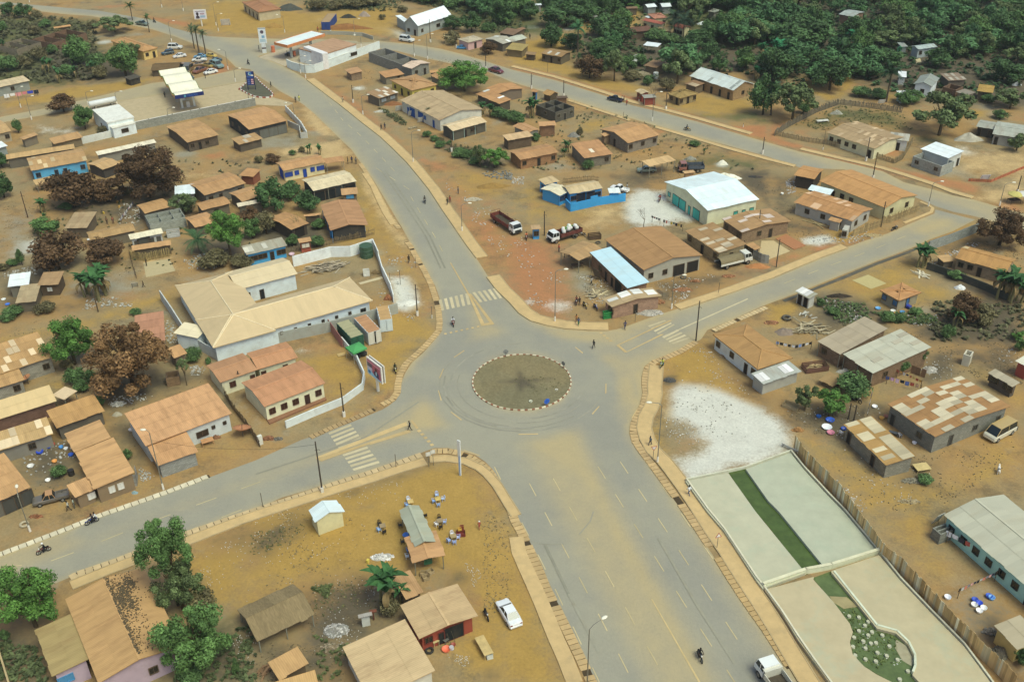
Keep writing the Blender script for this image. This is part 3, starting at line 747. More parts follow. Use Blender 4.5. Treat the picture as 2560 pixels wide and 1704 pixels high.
 # ---------------------------------------------------------------- people
POSE=dict(stand=dict(h=(0,0,.93),lk=(.1,.03,.5),lf=(.11,0,.06),rk=(-.1,.02,.5),rf=(-.12,-.02,.06),c=(0,0,1.32),n=(0,0,1.5),hd=(0,.03,1.66),ls=(.19,0,1.42),le=(.25,-.02,1.14),lh=(.24,.1,.9),rs=(-.19,0,1.42),re=(-.25,-.03,1.14),rh=(-.24,.08,.9)),walk=dict(h=(0,0,.92),lk=(.1,.22,.52),lf=(.1,.28,.07),rk=(-.1,-.05,.48),rf=(-.1,-.36,.12),c=(0,.03,1.31),n=(0,.04,1.49),hd=(0,.08,1.65),ls=(.19,.02,1.42),le=(.24,-.14,1.16),lh=(.24,-.12,.92),rs=(-.19,.04,1.42),re=(-.25,.12,1.16),rh=(-.22,.3,1.0)),ride=dict(h=(0,-.25,.82),lk=(.2,.18,.78),lf=(.2,.02,.36),rk=(-.2,.18,.78),rf=(-.2,.02,.36),c=(0,-.16,1.2),n=(0,-.12,1.38),hd=(0,-.06,1.55),ls=(.19,-.12,1.3),le=(.27,.12,1.1),lh=(.26,.36,1.06),rs=(-.19,-.12,1.3),re=(-.27,.12,1.1),rh=(-.26,.36,1.06)),bend=dict(h=(0,-.1,.88),lk=(.12,.05,.48),lf=(.12,0,.06),rk=(-.12,.05,.48),rf=(-.12,0,.06),c=(0,.22,1.1),n=(0,.38,1.16),hd=(0,.54,1.16),ls=(.19,.3,1.14),le=(.2,.4,.86),lh=(.16,.45,.6),rs=(-.19,.3,1.14),re=(-.2,.4,.86),rh=(-.16,.45,.6)))
def person_mesh(pose):
 P=POSE[pose]
 def f():
  b=bpy.data.meshes.new('p');K=['h','c','n','hd','lk','lf','rk','rf','ls','le','lh','rs','re','rh']
  V=[Vector(P[k])for k in K];hip=V[0];ex=[hip+Vector((.1,0,-.05)),hip+Vector((-.1,0,-.05)),V[5]+Vector((0,.16,-.03)),V[7]+Vector((0,.16,-.03)),V[3]+Vector((0,.01,.1)),V[10]+(V[10]-V[9]).normalized()*.1,V[13]+(V[13]-V[12]).normalized()*.1]
  A=V+ex;Ed=[(0,1),(1,2),(2,3),(0,14),(0,15),(14,4),(4,5),(15,6),(6,7),(5,16),(7,17),(3,18),(1,8),(1,11),(8,9),(9,10),(11,12),(12,13),(10,19),(13,20)]
  b.from_pydata([tuple(v)for v in A],Ed,[])
  o=bpy.data.objects.new('p',b);COL.objects.link(o);m=o.modifiers.new('s','SKIN');o.modifiers.new('u','SUBSURF').levels=1
  rad=[.13,.15,.055,.095,.07,.05,.07,.05,.07,.048,.036,.07,.048,.036,.1,.1,.035,.035,.07,.03,.03]
  sv=b.skin_vertices[0].data
  for i,r_ in enumerate(rad):sv[i].radius=(r_,r_*(.78 if i in(0,1)else 1))
  sv[0].use_root=True
  dg=bpy.context.evaluated_depsgraph_get();dg.update();me=bpy.data.meshes.new_from_object(o.evaluated_get(dg));bpy.data.objects.remove(o)
  me.name='body_'+pose;me.materials.clear()
  for k in('skin','cloth','cloth','skin'):me.materials.append(M[k])
  bones=[(0,1,1),(0,14,2),(0,15,2),(14,4,2),(4,5,2),(15,6,2),(6,7,2),(5,16,3),(7,17,3),(2,3,0),(3,18,3),(1,2,1),(1,8,1),(1,11,1),(8,9,1),(9,10,0),(11,12,1),(12,13,0),(10,19,0),(13,20,0)]
  for p in me.polygons:
   c=p.center;best=(9,0)
   for a,q,mi in bones:
    d=A[q]-A[a];t=max(0,min(1,(c-A[a]).dot(d)/max(d.length_squared,1e-6)));dd=(A[a]+d*t-c).length
    if dd<best[0]:best=(dd,mi)
   p.material_index=best[1];p.use_smooth=True
  at=me.attributes.new('var','FLOAT','FACE');at.data.foreach_set('value',[1.0]*len(me.polygons));return me
 return cm(('pm',pose),f)
MATC={}
def cmat(base,color):
 k=(base,color)
 if k not in MATC:
  m=M[base].copy();t=m.node_tree
  for n in list(t.nodes):
   if n.type=='OBJECT_INFO'and n.outputs['Color'].is_linked:
    r=t.nodes.new('ShaderNodeRGB');r.outputs[0].default_value=lin(color)
    for l in list(n.outputs['Color'].links):t.links.new(r.outputs[0],l.to_socket)
  MATC[k]=m
 return MATC[k]
def person(x,y,rz,label,shirt='4a4a52',trousers='2c3038',pose='stand',z=0.0,s=1.0,hair='17130f',skin='4a3020',group=None,carry=None,hat=None):
 o=ob('person',person_mesh(pose),None,shirt,(x,y,z),(0,0,rz),s);tag(o,label,'person',group)
 for i,(b,c)in enumerate((('skin',skin),('cloth',shirt),('cloth',trousers),('skin',hair))):
  o.material_slots[i].link='OBJECT';o.material_slots[i].material=cmat(b,c)
 hd=POSE[pose]['hd'];hz=hd[2]+.03
 if hat:ob('helmet',cm('helm',lambda:MB().lathe([(.14,-.05),(.15,.03),(.12,.12),(.03,.16)],10).mesh('helmet','paint',True)),o,hat,(hd[0],hd[1],hz))
 else:ob('hair',cm('hairm',lambda:MB().lathe([(.1,.02),(.115,.07),(.09,.125),(.02,.15)],10).mesh('hair','rubber',True)),o,hair,(hd[0],hd[1]-.012,hz-.01))
 return o
 # ---------------------------------------------------------------- vehicles (x forward)
def wheel_set(root,xs,tw,r=.32,wd=.2,rim='9a9a94'):
 tm=cm(('ty',r,wd),lambda:MB().lathe([(r*.55,-wd/2),(r*.95,-wd/2),(r,-wd*.3),(r,wd*.3),(r*.95,wd/2),(r*.55,wd/2)],14).mesh('tyre','rubber',True))
 rm_=cm(('rm',r,wd),lambda:MB().lathe([(r*.2,-wd/2-.01),(r*.58,-wd/2-.02),(r*.58,wd/2+.02),(r*.2,wd/2+.01)],10).mesh('rim','metal'))
 for x in xs:
  for sy in(-1,1):
   wroot=ob('wheel',tm,root,'262522',(x,sy*tw,r),(PI/2,0,0));w2=bpy.data.objects.new('rim',rm_);COL.objects.link(w2);w2.parent=wroot;w2.color=lin(rim)
def hull(secs,m=0):
 """secs: (x, halfwidth, zbottom, zshoulder, ztop, topwidth) loft"""
 mb=MB()
 for x,w,z0,z1,z2,tw in secs:
  mb.v+=[(x,-w*.92,z0),(x,-w,z0+.12),(x,-w,z1),(x,-tw,z2),(x,tw,z2),(x,w,z1),(x,w,z0+.12),(x,w*.92,z0)]
 k=8
 for i in range(len(secs)-1):
  for j in range(k):
   mb.f.append([i*k+j,i*k+(j+1)%k,(i+1)*k+(j+1)%k,(i+1)*k+j][::-1]);mb.m.append(m);mb.c.append(1)
 mb.f.append(list(range(k)));mb.m.append(m);mb.c.append(1);e=(len(secs)-1)*k;mb.f.append([e+q for q in range(k)][::-1]);mb.m.append(m);mb.c.append(1)
 return mb
def cabin(x0,x1,x2,x3,z0,z1,w0,w1):
 """greenhouse glass body and the painted roof with pillars"""
 P=[(x0,w0,z0),(x1,w1,z1),(x2,w1,z1),(x3,w0,z0)];g=MB();v=[]
 for x,w,z in P:v+=[(x,-w,z),(x,w,z)]
 g.add(v,[(0,2,4,6),(7,5,3,1),(1,3,2,0),(5,7,6,4),(3,5,4,2),(0,6,7,1)])
 r=MB();r.prism([(x1-.02,-w1-.01),(x2+.02,-w1-.01),(x2+.02,w1+.01),(x1-.02,w1+.01)],z1-.02,z1+.04)
 for sy in(-1,1):
  for a,b in((P[0],P[1]),(P[3],P[2])):r.tube([(a[0],sy*a[1],a[2]),(b[0],sy*b[1],b[2])],.045,4)
  xm=(x1+x2)/2;r.tube([(xm,sy*(w0+.005),z0),(xm,sy*(w1+.01),z1)],.05,4)
 return g,r
def car(x,y,rz,label,color='dcdcd4',kind='sedan',group=None,wreck=False,s=1.0,dusty=None,name=None):
 root=E(name or{'sedan':'parked_car','suv':'parked_car','pickup':'pickup_truck','van':'van'}[kind],label,'pickup truck'if kind=='pickup'else 'car',x,y,rz,group);root.scale=(s,s,s)
 roofc=dusty or color
 if kind=='sedan':
  bd=cm('sdb',lambda:hull([(-2.15,.7,.35,.62,.72,.6),(-2.05,.82,.25,.78,.9,.7),(-1.2,.86,.2,.84,.94,.76),(.6,.86,.2,.82,.92,.76),(1.3,.85,.2,.76,.84,.72),(2.0,.8,.24,.64,.7,.64),(2.15,.66,.35,.56,.6,.5)]).mesh('body','car',False))
  gl,rf=cabin(-1.55,-.85,.35,1.05,.9,1.4,.74,.58);wx=(-1.3,1.32)
 elif kind=='suv':
  bd=cm('svb',lambda:hull([(-2.3,.84,.4,.95,1.05,.78),(-2.2,.92,.32,.98,1.1,.84),(.7,.92,.3,.98,1.1,.84),(1.2,.9,.3,.95,1.05,.8),(2.15,.88,.32,.88,.96,.76),(2.3,.8,.42,.8,.86,.66)]).mesh('body','car'))
  gl,rf=cabin(-2.2,-1.95,.35,1.0,1.08,1.78,.84,.7);wx=(-1.4,1.42)
 elif kind=='van':
  bd=cm('vnb',lambda:hull([(-2.4,.85,.4,1.0,1.1,.82),(-2.3,.92,.3,1.02,1.12,.86),(1.3,.92,.3,1.02,1.12,.86),(2.2,.9,.3,.95,1.02,.8),(2.35,.84,.4,.8,.86,.74)]).mesh('body','car'))
  gl,rf=cabin(-2.35,-2.2,1.2,2.0,1.1,1.98,.86,.76);wx=(-1.5,1.5)
 else:
  bd=cm('pkb',lambda:hull([(-.75,.9,.42,.95,1.05,.84),(.75,.9,.4,.95,1.05,.84),(1.25,.9,.4,.95,1.04,.8),(2.4,.88,.42,.9,.97,.76),(2.6,.8,.5,.8,.86,.66)]).mesh('body','car'))
  gl,rf=cabin(-.7,-.4,.6,1.2,1.04,1.72,.82,.68);wx=(-1.65,1.65)
  bb=MB();bb.box(-1.65,0,.62,1.85,1.74,.12)
  for sy in(-1,1):bb.box(-1.65,sy*.85,.84,1.85,.1,.42)
  bb.box(-2.55,0,.84,.1,1.8,.44);bb.box(-.76,0,.84,.1,1.6,.44)
  ob('cargo_bed',bb.mesh('cargo_bed','car'),root,color)
 ob('body',bd,root,color)
 gm=cm(('gl',kind),lambda:gl.mesh('windows','glass'));rm2=cm(('rf',kind),lambda:rf.mesh('cabin_roof','car'))
 ob('windows',gm,root,'20282a');ob('cabin_roof',rm2,root,roofc)
 fx={'sedan':2.1,'suv':2.26,'van':2.32,'pickup':2.56}[kind];rx={'sedan':-2.12,'suv':-2.28,'van':-2.38,'pickup':-2.6}[kind]
 hz=.58 if kind=='sedan'else.78
 if not wreck:
  for sy in(-1,1):
   ob('headlight',cm('hl',lambda:MB().box(0,0,0,.12,.3,.14).mesh('headlight','glass')),root,'d8d8cc',(fx-.02,sy*.56,hz))
   ob('tail_light',cm('tl',lambda:MB().box(0,0,0,.1,.26,.16).mesh('tail_light','glass')),root,'9a1c18',(rx+.02,sy*.6,hz+.1))
  ob('bumper',cm('bm',lambda:MB().box(0,0,0,.14,1.5,.18).mesh('bumper','car')),root,color,(fx+.02,0,hz-.24));ob('bumper',cm('bm',None),root,color,(rx-.02,0,hz-.2))
  wheel_set(root,wx,.78 if kind=='sedan'else.84,.31 if kind=='sedan'else.37)
 else:wheel_set(root,wx,.76,.22,.18,'5a4632')
 return root
def truck(x,y,rz,label,cabc='dcdcd4',bedc='6a2a22',L=7.0,kind='open',group=None,cargo=None,s=1.0,roofc=None):
 root=E('lorry',label,'lorry',x,y,rz,group);root.scale=(s,s,s);f=L/2;cw=1.12
 def cabm():
  mb=hull([(-.8,cw,.7,1.5,1.55,cw*.97),(.75,cw,.7,1.5,1.55,cw*.97),(.95,cw*.98,.55,1.35,1.42,cw*.9)]);return mb.mesh('cab','car')
 ob('cab',cm('cabm',cabm),root,cabc,(f-.95,0,0))
 g,r=cabin(-.78,-.74,.55,.86,1.54,2.35,cw*.96,cw*.86)
 ob('windows',cm('tkg',lambda:g.mesh('windows','glass')),root,'20282a',(f-.95,0,0));ob('cab_roof',cm('tkr',lambda:r.mesh('cab_roof','car')),root,roofc or cabc,(f-.95,0,0))
 ob('cab_back',cm('cbk',lambda:MB().box(-.79,0,1.95,.06,2*cw*.9,.85).mesh('cab_back','car')),root,cabc,(f-.95,0,0))
 ob('grille',cm('grl',lambda:MB().box(.97,0,.95,.06,1.5,.4).box(.98,0,.6,.12,2.1,.22).mesh('grille','rubber')),root,'33322e',(f-.95,0,0))
 for sy in(-1,1):ob('headlight',cm('thl',lambda:MB().box(0,0,0,.06,.3,.2).mesh('headlight','glass')),root,'d8d8cc',(f+.06,sy*.9,.85))
 bl=L-2.1;bx=-f+bl/2
 ob('chassis',cm(('ch',L),lambda:MB().box(-.2,0,.75,L-.6,.9,.22).mesh('chassis','metal')),root,'2b2a27')
 if kind=='cab_only':pass
 else:
  def bed():
   mb=MB();mb.box(0,0,1.0,bl,2.3,.14)
   return mb.mesh('bed_floor','wood')
  ob('bed_floor',cm(('bf',L),bed),root,'4d4436',(bx,0,0))
  if kind in('open','cargo'):
   sm=cm(('sb',L),lambda:(lambda q:([q.box(0,0,1.16+.2*i,bl,.05,.17)for i in range(4)],[q.box(-bl/2+.1+(bl-.2)*i/4,.02,1.5,.1,.1,.95)for i in range(5)],q)[-1])(MB()).mesh('side_boards','wood'))
   em=cm('eb',lambda:(lambda q:([q.box(0,0,1.16+.2*i,.05,2.3,.17)for i in range(4)],q)[-1])(MB()).mesh('end_boards','wood'))
   for sy in(-1,1):ob('side_boards',sm,root,bedc,(bx,sy*1.15,0))
   for sx in(-1,1):ob('end_boards',em,root,bedc,(bx+sx*(bl/2-.03),0,0))
   if kind=='open':
    hp=MB()
    for sx in(-.9,0,.9):hp.tube([(sx*bl/2,-1.12,1.9),(sx*bl/2,-1.1,2.5),(sx*bl/2,1.1,2.5),(sx*bl/2,1.12,1.9)],.035,5)
    ob('hoop_frame',hp.mesh('hoop_frame','metal'),root,'44423c',(bx,0,0))
  if kind=='tipper':
   mb=MB()
   for sy in(-1,1):mb.box(0,sy*1.15,1.45,bl,.08,.8)
   mb.box(-bl/2+.04,0,1.45,.08,2.22,.8);mb.box(bl/2-.04,0,1.6,.08,2.22,1.1);mb.box(bl/2+.2,0,2.15,.6,2.3,.06)
   ob('tipper_body',mb.mesh('tipper_body','car'),root,bedc,(bx,0,0))
  if kind=='covered':
   mb=MB();n=9;secs=[]
   for i in range(7):
    sx=-bl/2+bl*i/6;dz=(.0 if i%2 else.06)-.02*abs(i-3)
    mb.v+=[(sx,1.16*cos(PI*k/n)*(1 if 0<k<n else 1.0),1.2+dz+1.15*sin(PI*k/n)**.7)for k in range(n+1)]
   for i in range(6):
    for k in range(n):a=i*(n+1)+k;mb.f.append([a,a+1,a+n+2,a+n+1]);mb.m.append(0);mb.c.append(U(.9,1.1))
   mb.f.append(list(range(6*(n+1),7*(n+1))));mb.m.append(0);mb.c.append(.9)
   ob('canvas_cover',mb.mesh('canvas_cover','cloth',True),root,'7d7050',(bx,0,0))
   sd=MB()
   for sy in(-1,1):sd.box(0,sy*1.17,1.15,bl,.06,.4)
   ob('side_boards',sd.mesh('side_boards','car'),root,cabc,(bx,0,0))
 wheel_set(root,[f-1.0,-f+1.5],1.0,.5,.28,'8a8478')
 return root
def moto(x,y,rz,label,color='9a2420',group='motorbikes',s=1.0):
 root=E('motorbike',label,'motorbike',x,y,rz,group);root.scale=(s,s,s)
 tm=cm('mty',lambda:(lambda q:q.mesh('tyre','rubber',True))(MB().tube([(.3*cos(2*PI*i/14),0,.3*sin(2*PI*i/14))for i in range(15)],.055,6)))
 hub=cm('mhub',lambda:(lambda q:([q.tube([(-.27*cos(PI*i/4),0,-.27*sin(PI*i/4)),(.27*cos(PI*i/4),0,.27*sin(PI*i/4))],.012,4)for i in range(4)],q)[-1])(MB()).mesh('rim','metal'))
 for wx in(-.62,.65):
  w_=ob('wheel',tm,root,'22211f',(wx,0,.33));h=bpy.data.objects.new('rim',hub);COL.objects.link(h);h.parent=w_;h.color=lin('a0a09a')
 ob('frame',cm('mfr',lambda:MB().tube([(-.62,.08,.33),(-.2,.1,.4),(.15,.08,.42),(.42,0,.8),(.65,.07,.33)],.03,5).tube([(-.62,-.08,.33),(-.2,-.1,.4),(.15,-.08,.42),(.42,0,.8),(.65,-.07,.33)],.03,5).tube([(.42,0,.8),(.36,0,1.0)],.03,5).box(0,0,.42,.36,.22,.26).tube([(-.1,-.13,.3),(-.8,-.14,.36)],.045,6).mesh('frame','metal')),root,'34332f')
 ob('fuel_tank',cm('mtk',lambda:hull([(-.05,.1,.66,.78,.84,.07),(.12,.15,.64,.8,.9,.09),(.34,.12,.68,.82,.9,.06)]).box(.66,0,.68,.5,.12,.04).box(-.55,0,.68,.42,.15,.12).mesh('fuel_tank','car',True)),root,color)
 ob('seat',cm('mse',lambda:hull([(-.72,.1,.74,.8,.84,.08),(-.4,.14,.72,.79,.83,.1),(-.02,.1,.72,.78,.82,.07)]).mesh('seat','rubber',True)),root,'1c1b1a')
 ob('handlebar',cm('mhb',lambda:MB().tube([(.26,-.36,1.04),(.36,-.15,1.02),(.36,.15,1.02),(.26,.36,1.04)],.02,5).mesh('handlebar','metal')),root,'55534c')
 ob('headlight',cm('mhl',lambda:MB().box(.5,0,.92,.12,.16,.16).mesh('headlight','glass')),root,'d0d0c8')
 return root
 # ---------------------------------------------------------------- small things
def chair(x,y,rz,label,color='aebfd8',group='plastic garden chairs'):
 root=E('plastic_chair',label,'chair',x,y,rz,group)
 ob('seat',cm('chs',lambda:MB().box(0,0,.43,.46,.46,.04).mesh('seat','paint')),root,color)
 ob('backrest',cm('chb',lambda:MB().tube([(-.22,-.22,.44),(-.27,-.22,.7),(-.29,-.12,.86),(-.3,0,.9),(-.29,.12,.86),(-.27,.22,.7),(-.22,.22,.44)],.03,5).box(-.26,-.1,.64,.03,.06,.42).box(-.26,.1,.64,.03,.06,.42).box(-.26,0,.66,.03,.06,.46).mesh('backrest','paint')),root,color)
 lg=cm('chl',lambda:MB().box(0,0,.21,.05,.05,.42).mesh('leg','paint'))
 for a in(-.2,.2):
  for b in(-.2,.2):ob('leg',lg,root,color,(a,b,0))
 am=cm('cha',lambda:MB().tube([(-.25,0,.66),(.15,0,.66),(.2,0,.42)],.025,5).mesh('armrest','paint'))
 for b in(-.23,.23):ob('armrest',am,root,color,(0,b,0))
 return root
def table(x,y,rz,label,color='b9a878',L=.8,W=.8,h=.72,name='table',group=None,legc=None):
 root=E(name,label,'table',x,y,rz,group)
 ob('table_top',cm(('tt',L,W,h),lambda:MB().box(0,0,h,L,W,.05).box(0,0,h-.06,L-.1,W-.1,.06).mesh('table_top','wood')),root,color)
 lg=cm(('tl',h),lambda:MB().box(0,0,h/2-.05,.06,.06,h-.1).mesh('leg','wood'))
 for a in(-1,1):
  for b in(-1,1):ob('leg',lg,root,legc or color,(a*(L/2-.08),b*(W/2-.08),0))
 return root
def crate(x,y,rz,label,color='7a1f22',L=.5,W=.35,h=.35,name='crate',group=None,z=0):
 root=E(name,label,'crate',x,y,rz,group,z);mb=MB()
 for i in range(3):
  zz=h*(.18+.32*i);mb.box(0,-W/2,zz,L,.03,h*.24);mb.box(0,W/2,zz,L,.03,h*.24);mb.box(-L/2,0,zz,.03,W-.04,h*.24);mb.box(L/2,0,zz,.03,W-.04,h*.24)
 mb.box(0,0,.03,L-.04,W-.04,.04);ob('slatted_box',mb.mesh('slatted_box','paint'),root,color);return root
def basin(x,y,label,color='d8502c',r=.35,h=.2,z=0,name='basin',cat='basin',group=None):
 o=ob(name,cm(('bs',r,h),lambda:MB().lathe([(r*.7,0),(r,h),(r*.96,h),(r*.68,.03)],14).mesh('basin','paint',True)),None,color,(x,y,z));return tag(o,label,cat,group)
def bucket(x,y,label,color='3a62b8',r=.16,h=.34,name='bucket',cat='bucket',group=None,z=0):
 root=E(name,label,cat,x,y,U(0,3),group,z)
 ob('tub',cm(('bk',r,h),lambda:MB().lathe([(r*.75,0),(r,h),(r*.93,h),(r*.7,.03)],10).mesh('tub','paint',True)),root,color)
 ob('handle',cm(('bkh',r,h),lambda:MB().tube([(-r,0,h),(-r*.7,0,h+r*.8),(r*.7,0,h+r*.8),(r,0,h)],.012,4).mesh('handle','metal')),root,'8a8a86');return root
def jerrycan(x,y,label,color='c8a020',s=1.0,group='jerrycans',z=0):
 root=E('jerrycan',label,'jerrycan',x,y,U(0,3),group,z)
 ob('can',cm('jc',lambda:MB().box(0,0,.2,.28,.18,.4).mesh('can','paint')),root,color,scale=s);ob('handle',cm('jch',lambda:MB().tube([(-.1,0,.4),(-.08,0,.47),(.06,0,.47),(.08,0,.4)],.02,5).mesh('handle','paint')),root,color,scale=s);return root
def tyre(x,y,label,r=.45,wd=.25,color='34322e',flat=True,rz=0,group='old tyres',z=0):
 o=ob('old_tyre',cm(('oty',r,wd),lambda:MB().tube([(r*.75*cos(2*PI*i/18),r*.75*sin(2*PI*i/18),0)for i in range(19)],wd*.5,8).mesh('old_tyre','rubber',True)),None,color,(x,y,z+(wd*.5 if flat else r)),(0,0,0)if flat else(PI/2,0,rz));return tag(o,label,'tyre',group)
def washing(pts,z,label,cols,w=.5,h=.6,group='washing lines'):
 root=E('washing_line',label,'washing line',pts[0][0],pts[0][1],0,group);ox,oy=pts[0];mb=MB()
 mb.tube([(x-ox,y-oy,z)for x,y in pts],.012,4)
 ob('line',mb.mesh('line','rubber'),root,'55534c')
 for e in(pts[0],pts[-1]):ob('post',cm('wpost',lambda:MB().tube([(0,0,0),(0,0,1)],.05,5).mesh('post','wood')),root,'6a5a42',(e[0]-ox,e[1]-oy,0),(0,0,0),(1,1,z+.1))
 for i,(x,y,a)in enumerate(resample(pts,w+.07)):
  def g():
   q=MB();n=4
   for k in range(n+1):q.v+=[(k/n-.5,.04*sin(k*2.2),0),(k/n-.5,.05*sin(k*2.2+1),-1)]
   for k in range(n):q.f.append([2*k,2*k+1,2*k+3,2*k+2]);q.m.append(0);q.c.append(1)
   return q.mesh('garment','cloth')
  ob('garment',cm('garm',g),root,cols[i%len(cols)],(x-ox,y-oy,z-.01),(0,0,a),(w*U(.7,1.05),1,h*U(.6,1.15)))
 return root
def drum(x,y,label,color='4a6a5a',r=.32,h=.9,name='oil_drum',cat='drum',group=None,z=0):
 o=ob(name,cm(('dr',r,h),lambda:MB().lathe([(r,0),(r,h*.31),(r*1.05,h*.33),(r,h*.35),(r,h*.65),(r*1.05,h*.67),(r,h*.69),(r,h),(r*.9,h-.03)],14).mesh(name,'paint')),None,color,(x,y,z));return tag(o,label,cat,group)
def board(x,y,rz,label,w=1.2,h=.9,color='dcdcd0',lean=.35,name='painted_board',cat='board'):
 root=E(name,label,cat,x,y,rz)
 ob('panel',MB().box(0,0,h/2,w,.04,h).mesh('panel','plaster'),root,color,(0,0,.12),(lean,0,0))
 lg=cm(('bl',h),lambda:MB().tube([(0,0,.0),(0,-h*.3,h*.9),(0,-h*.6,.0)],.03,4).mesh('leg','wood'))
 for a in(-1,1):ob('leg',lg,root,'6a5a42',(a*w*.4,0,0))
 return root
def rug(pts,label,color,name='mat',h=.03):
 o=ob(name,MB().prism(pts,.01,h).mesh(name,'cloth'),None,color);return tag(o,label,'mat')
def island(x,y,r):
 n=64;P=[(r*.985*cos(2*PI*i/n),r*.985*sin(2*PI*i/n))for i in range(n)]
 def cross(px,py):
  f=np.zeros(len(px))
  for a,l in((.15,.9),(1.75,.8),(3.2,.75),(4.55,.85),(5.5,.6)):
   u,v=px*cos(a)+py*sin(a),py*cos(a)-px*sin(a);f=np.maximum(f,np.clip(1-np.abs(v)/1.5,0,1)*(u>-.5)*np.clip(1.2-u/(r*l),0,1))
  return np.maximum(f*.8,np.clip(1-np.hypot(px,py)/2.4,0,1))
 o=ob('traffic_island',cdt_mesh('traffic_island',P,.55,.12,{'soil':cross},['isl']),None,None,(x,y,0),kind='structure')
 for i in range(9):
  a0,l,q=U(0,6.28),U(.1,.27),U(10,14);line('tyre_marks',[(x+q*cos(a0+l*t),y+q*sin(a0+l*t))for t in range(9)],U(.12,.3),'999684')
 ob('island_edge',MB().prism(P,0,.115).mesh('island_edge','dirt'),o,'76683c')
 ks=88
 for i in range(ks):
  a=2*PI*i/ks;w_=i%2==0;ln=2*PI*r/ks*(1.2 if w_ else.8)
  ob('kerb_stone',cm(('ks',w_),lambda:MB().box(0,0,.1,.2,ln-.03,.22).mesh('kerb_stone','concrete')),o,lin('d9ceac'if w_ else '97583c',U(.8,1.1)),(r*cos(a),r*sin(a),0),(0,0,a))
zone_material('isl','857752','787152',['soil'])
def decal(parent,name,pts,y,color,m='paint',t=.02):
 """thin printed panel standing 2 cm proud of a sign face (x right, z up, facing -y)"""
 n=len(pts);v=[(a,y,b)for a,b in pts]+[(a,y-t,b)for a,b in pts]
 fs=[list(range(n)),list(range(n,2*n))[::-1]]+[[i,n+i,n+(i+1)%n,(i+1)%n]for i in range(n)]
 return ob(name,MB().add(v,fs).mesh(name,m),parent,color)
def circ(cx,cz,r,n=16,sx=1):return[(cx+sx*r*cos(2*PI*i/n),cz+r*sin(2*PI*i/n))for i in range(n)]
def billboard(x,y,rz,w,zb,zt,label,style):
 root=E('billboard',label,'billboard',x,y,rz);h=zt-zb;zc=(zb+zt)/2
 ob('post',MB().tube([(0,.2,0),(0,.2,zt-.4)],.24,10).mesh('post','paint'),root,'dcdccc')
 ob('panel',MB().box(0,-.05,zc,w,.25,h).mesh('panel','paint'),root,'e2dcd0')
 ob('panel',MB().box(0,.42,zc,w,.2,h).mesh('panel','paint'),root,'d8d4c4')
 ob('frame',MB().box(0,.2,zb+.2,w*.9,.3,.12).box(0,.2,zt-.2,w*.9,.3,.12).mesh('frame','metal'),root,'6a6a62')
 L,Rr,B,T=-w/2+.25,w/2-.25,zb+.25,zt-.25
 f=lambda u,v:(L+(Rr-L)*u,B+(T-B)*v)
 if style=='pink':
  decal(root,'poster',[f(0,.0),f(1,.0),f(1,1),f(0,1)],-.18,'bc3a66');decal(root,'poster_band',[f(.02,.84),f(.98,.84),f(.98,.93),f(.02,.93)],-.205,'e08aa0')
  decal(root,'poster_photo',[f(.0,.55),f(.36,.55),f(.36,.8),f(0,.8)],-.205,'6a6672');decal(root,'poster_text',[f(.0,.3),f(.36,.3),f(.36,.53),f(0,.53)],-.205,'d8d4e4')
  decal(root,'poster_swoosh',[f(0,0),f(1,0),f(1,.06),f(.8,.05),f(.55,.13),f(.3,.27),f(0,.36)],-.21,'9cd4ea');decal(root,'poster_emblem',circ(*f(.14,.18),.28,14,1.3),-.232,'2c78b0')
  decal(root,'poster_figure',[f(.5,.16),f(.86,.1),f(.84,.4),f(.72,.52),f(.6,.52),f(.48,.4)],-.21,'23305e');decal(root,'poster_figure',[f(.63,.25),f(.7,.22),f(.72,.5),f(.65,.5)],-.232,'bfe0ea');decal(root,'poster_head',circ(*f(.67,.63),.3,14),-.232,'4a2c28')
 else:
  decal(root,'poster',[f(0,0),f(1,0),f(1,1),f(0,1)],-.18,'dcdce6');decal(root,'poster_head',circ(*f(.26,.6),h*.17,14,.8),-.205,'3a2630');decal(root,'poster_bust',[f(.08,.02),f(.44,.02),f(.4,.3),f(.3,.4),f(.2,.4),f(.12,.3)],-.205,'463844')
  decal(root,'poster_band',[f(.08,.86),f(.95,.86),f(.95,.95),f(.08,.95)],-.205,'9a8a94');decal(root,'poster_block',[f(.5,.12),f(.95,.12),f(.95,.38),f(.5,.38)],-.205,'9ab8cc')
  for i in range(5):decal(root,'poster_letter',[f(.52+.08*i,.5),f(.57+.08*i,.5),f(.57+.08*i,.68),f(.52+.08*i,.68)],-.205,'a05a70')
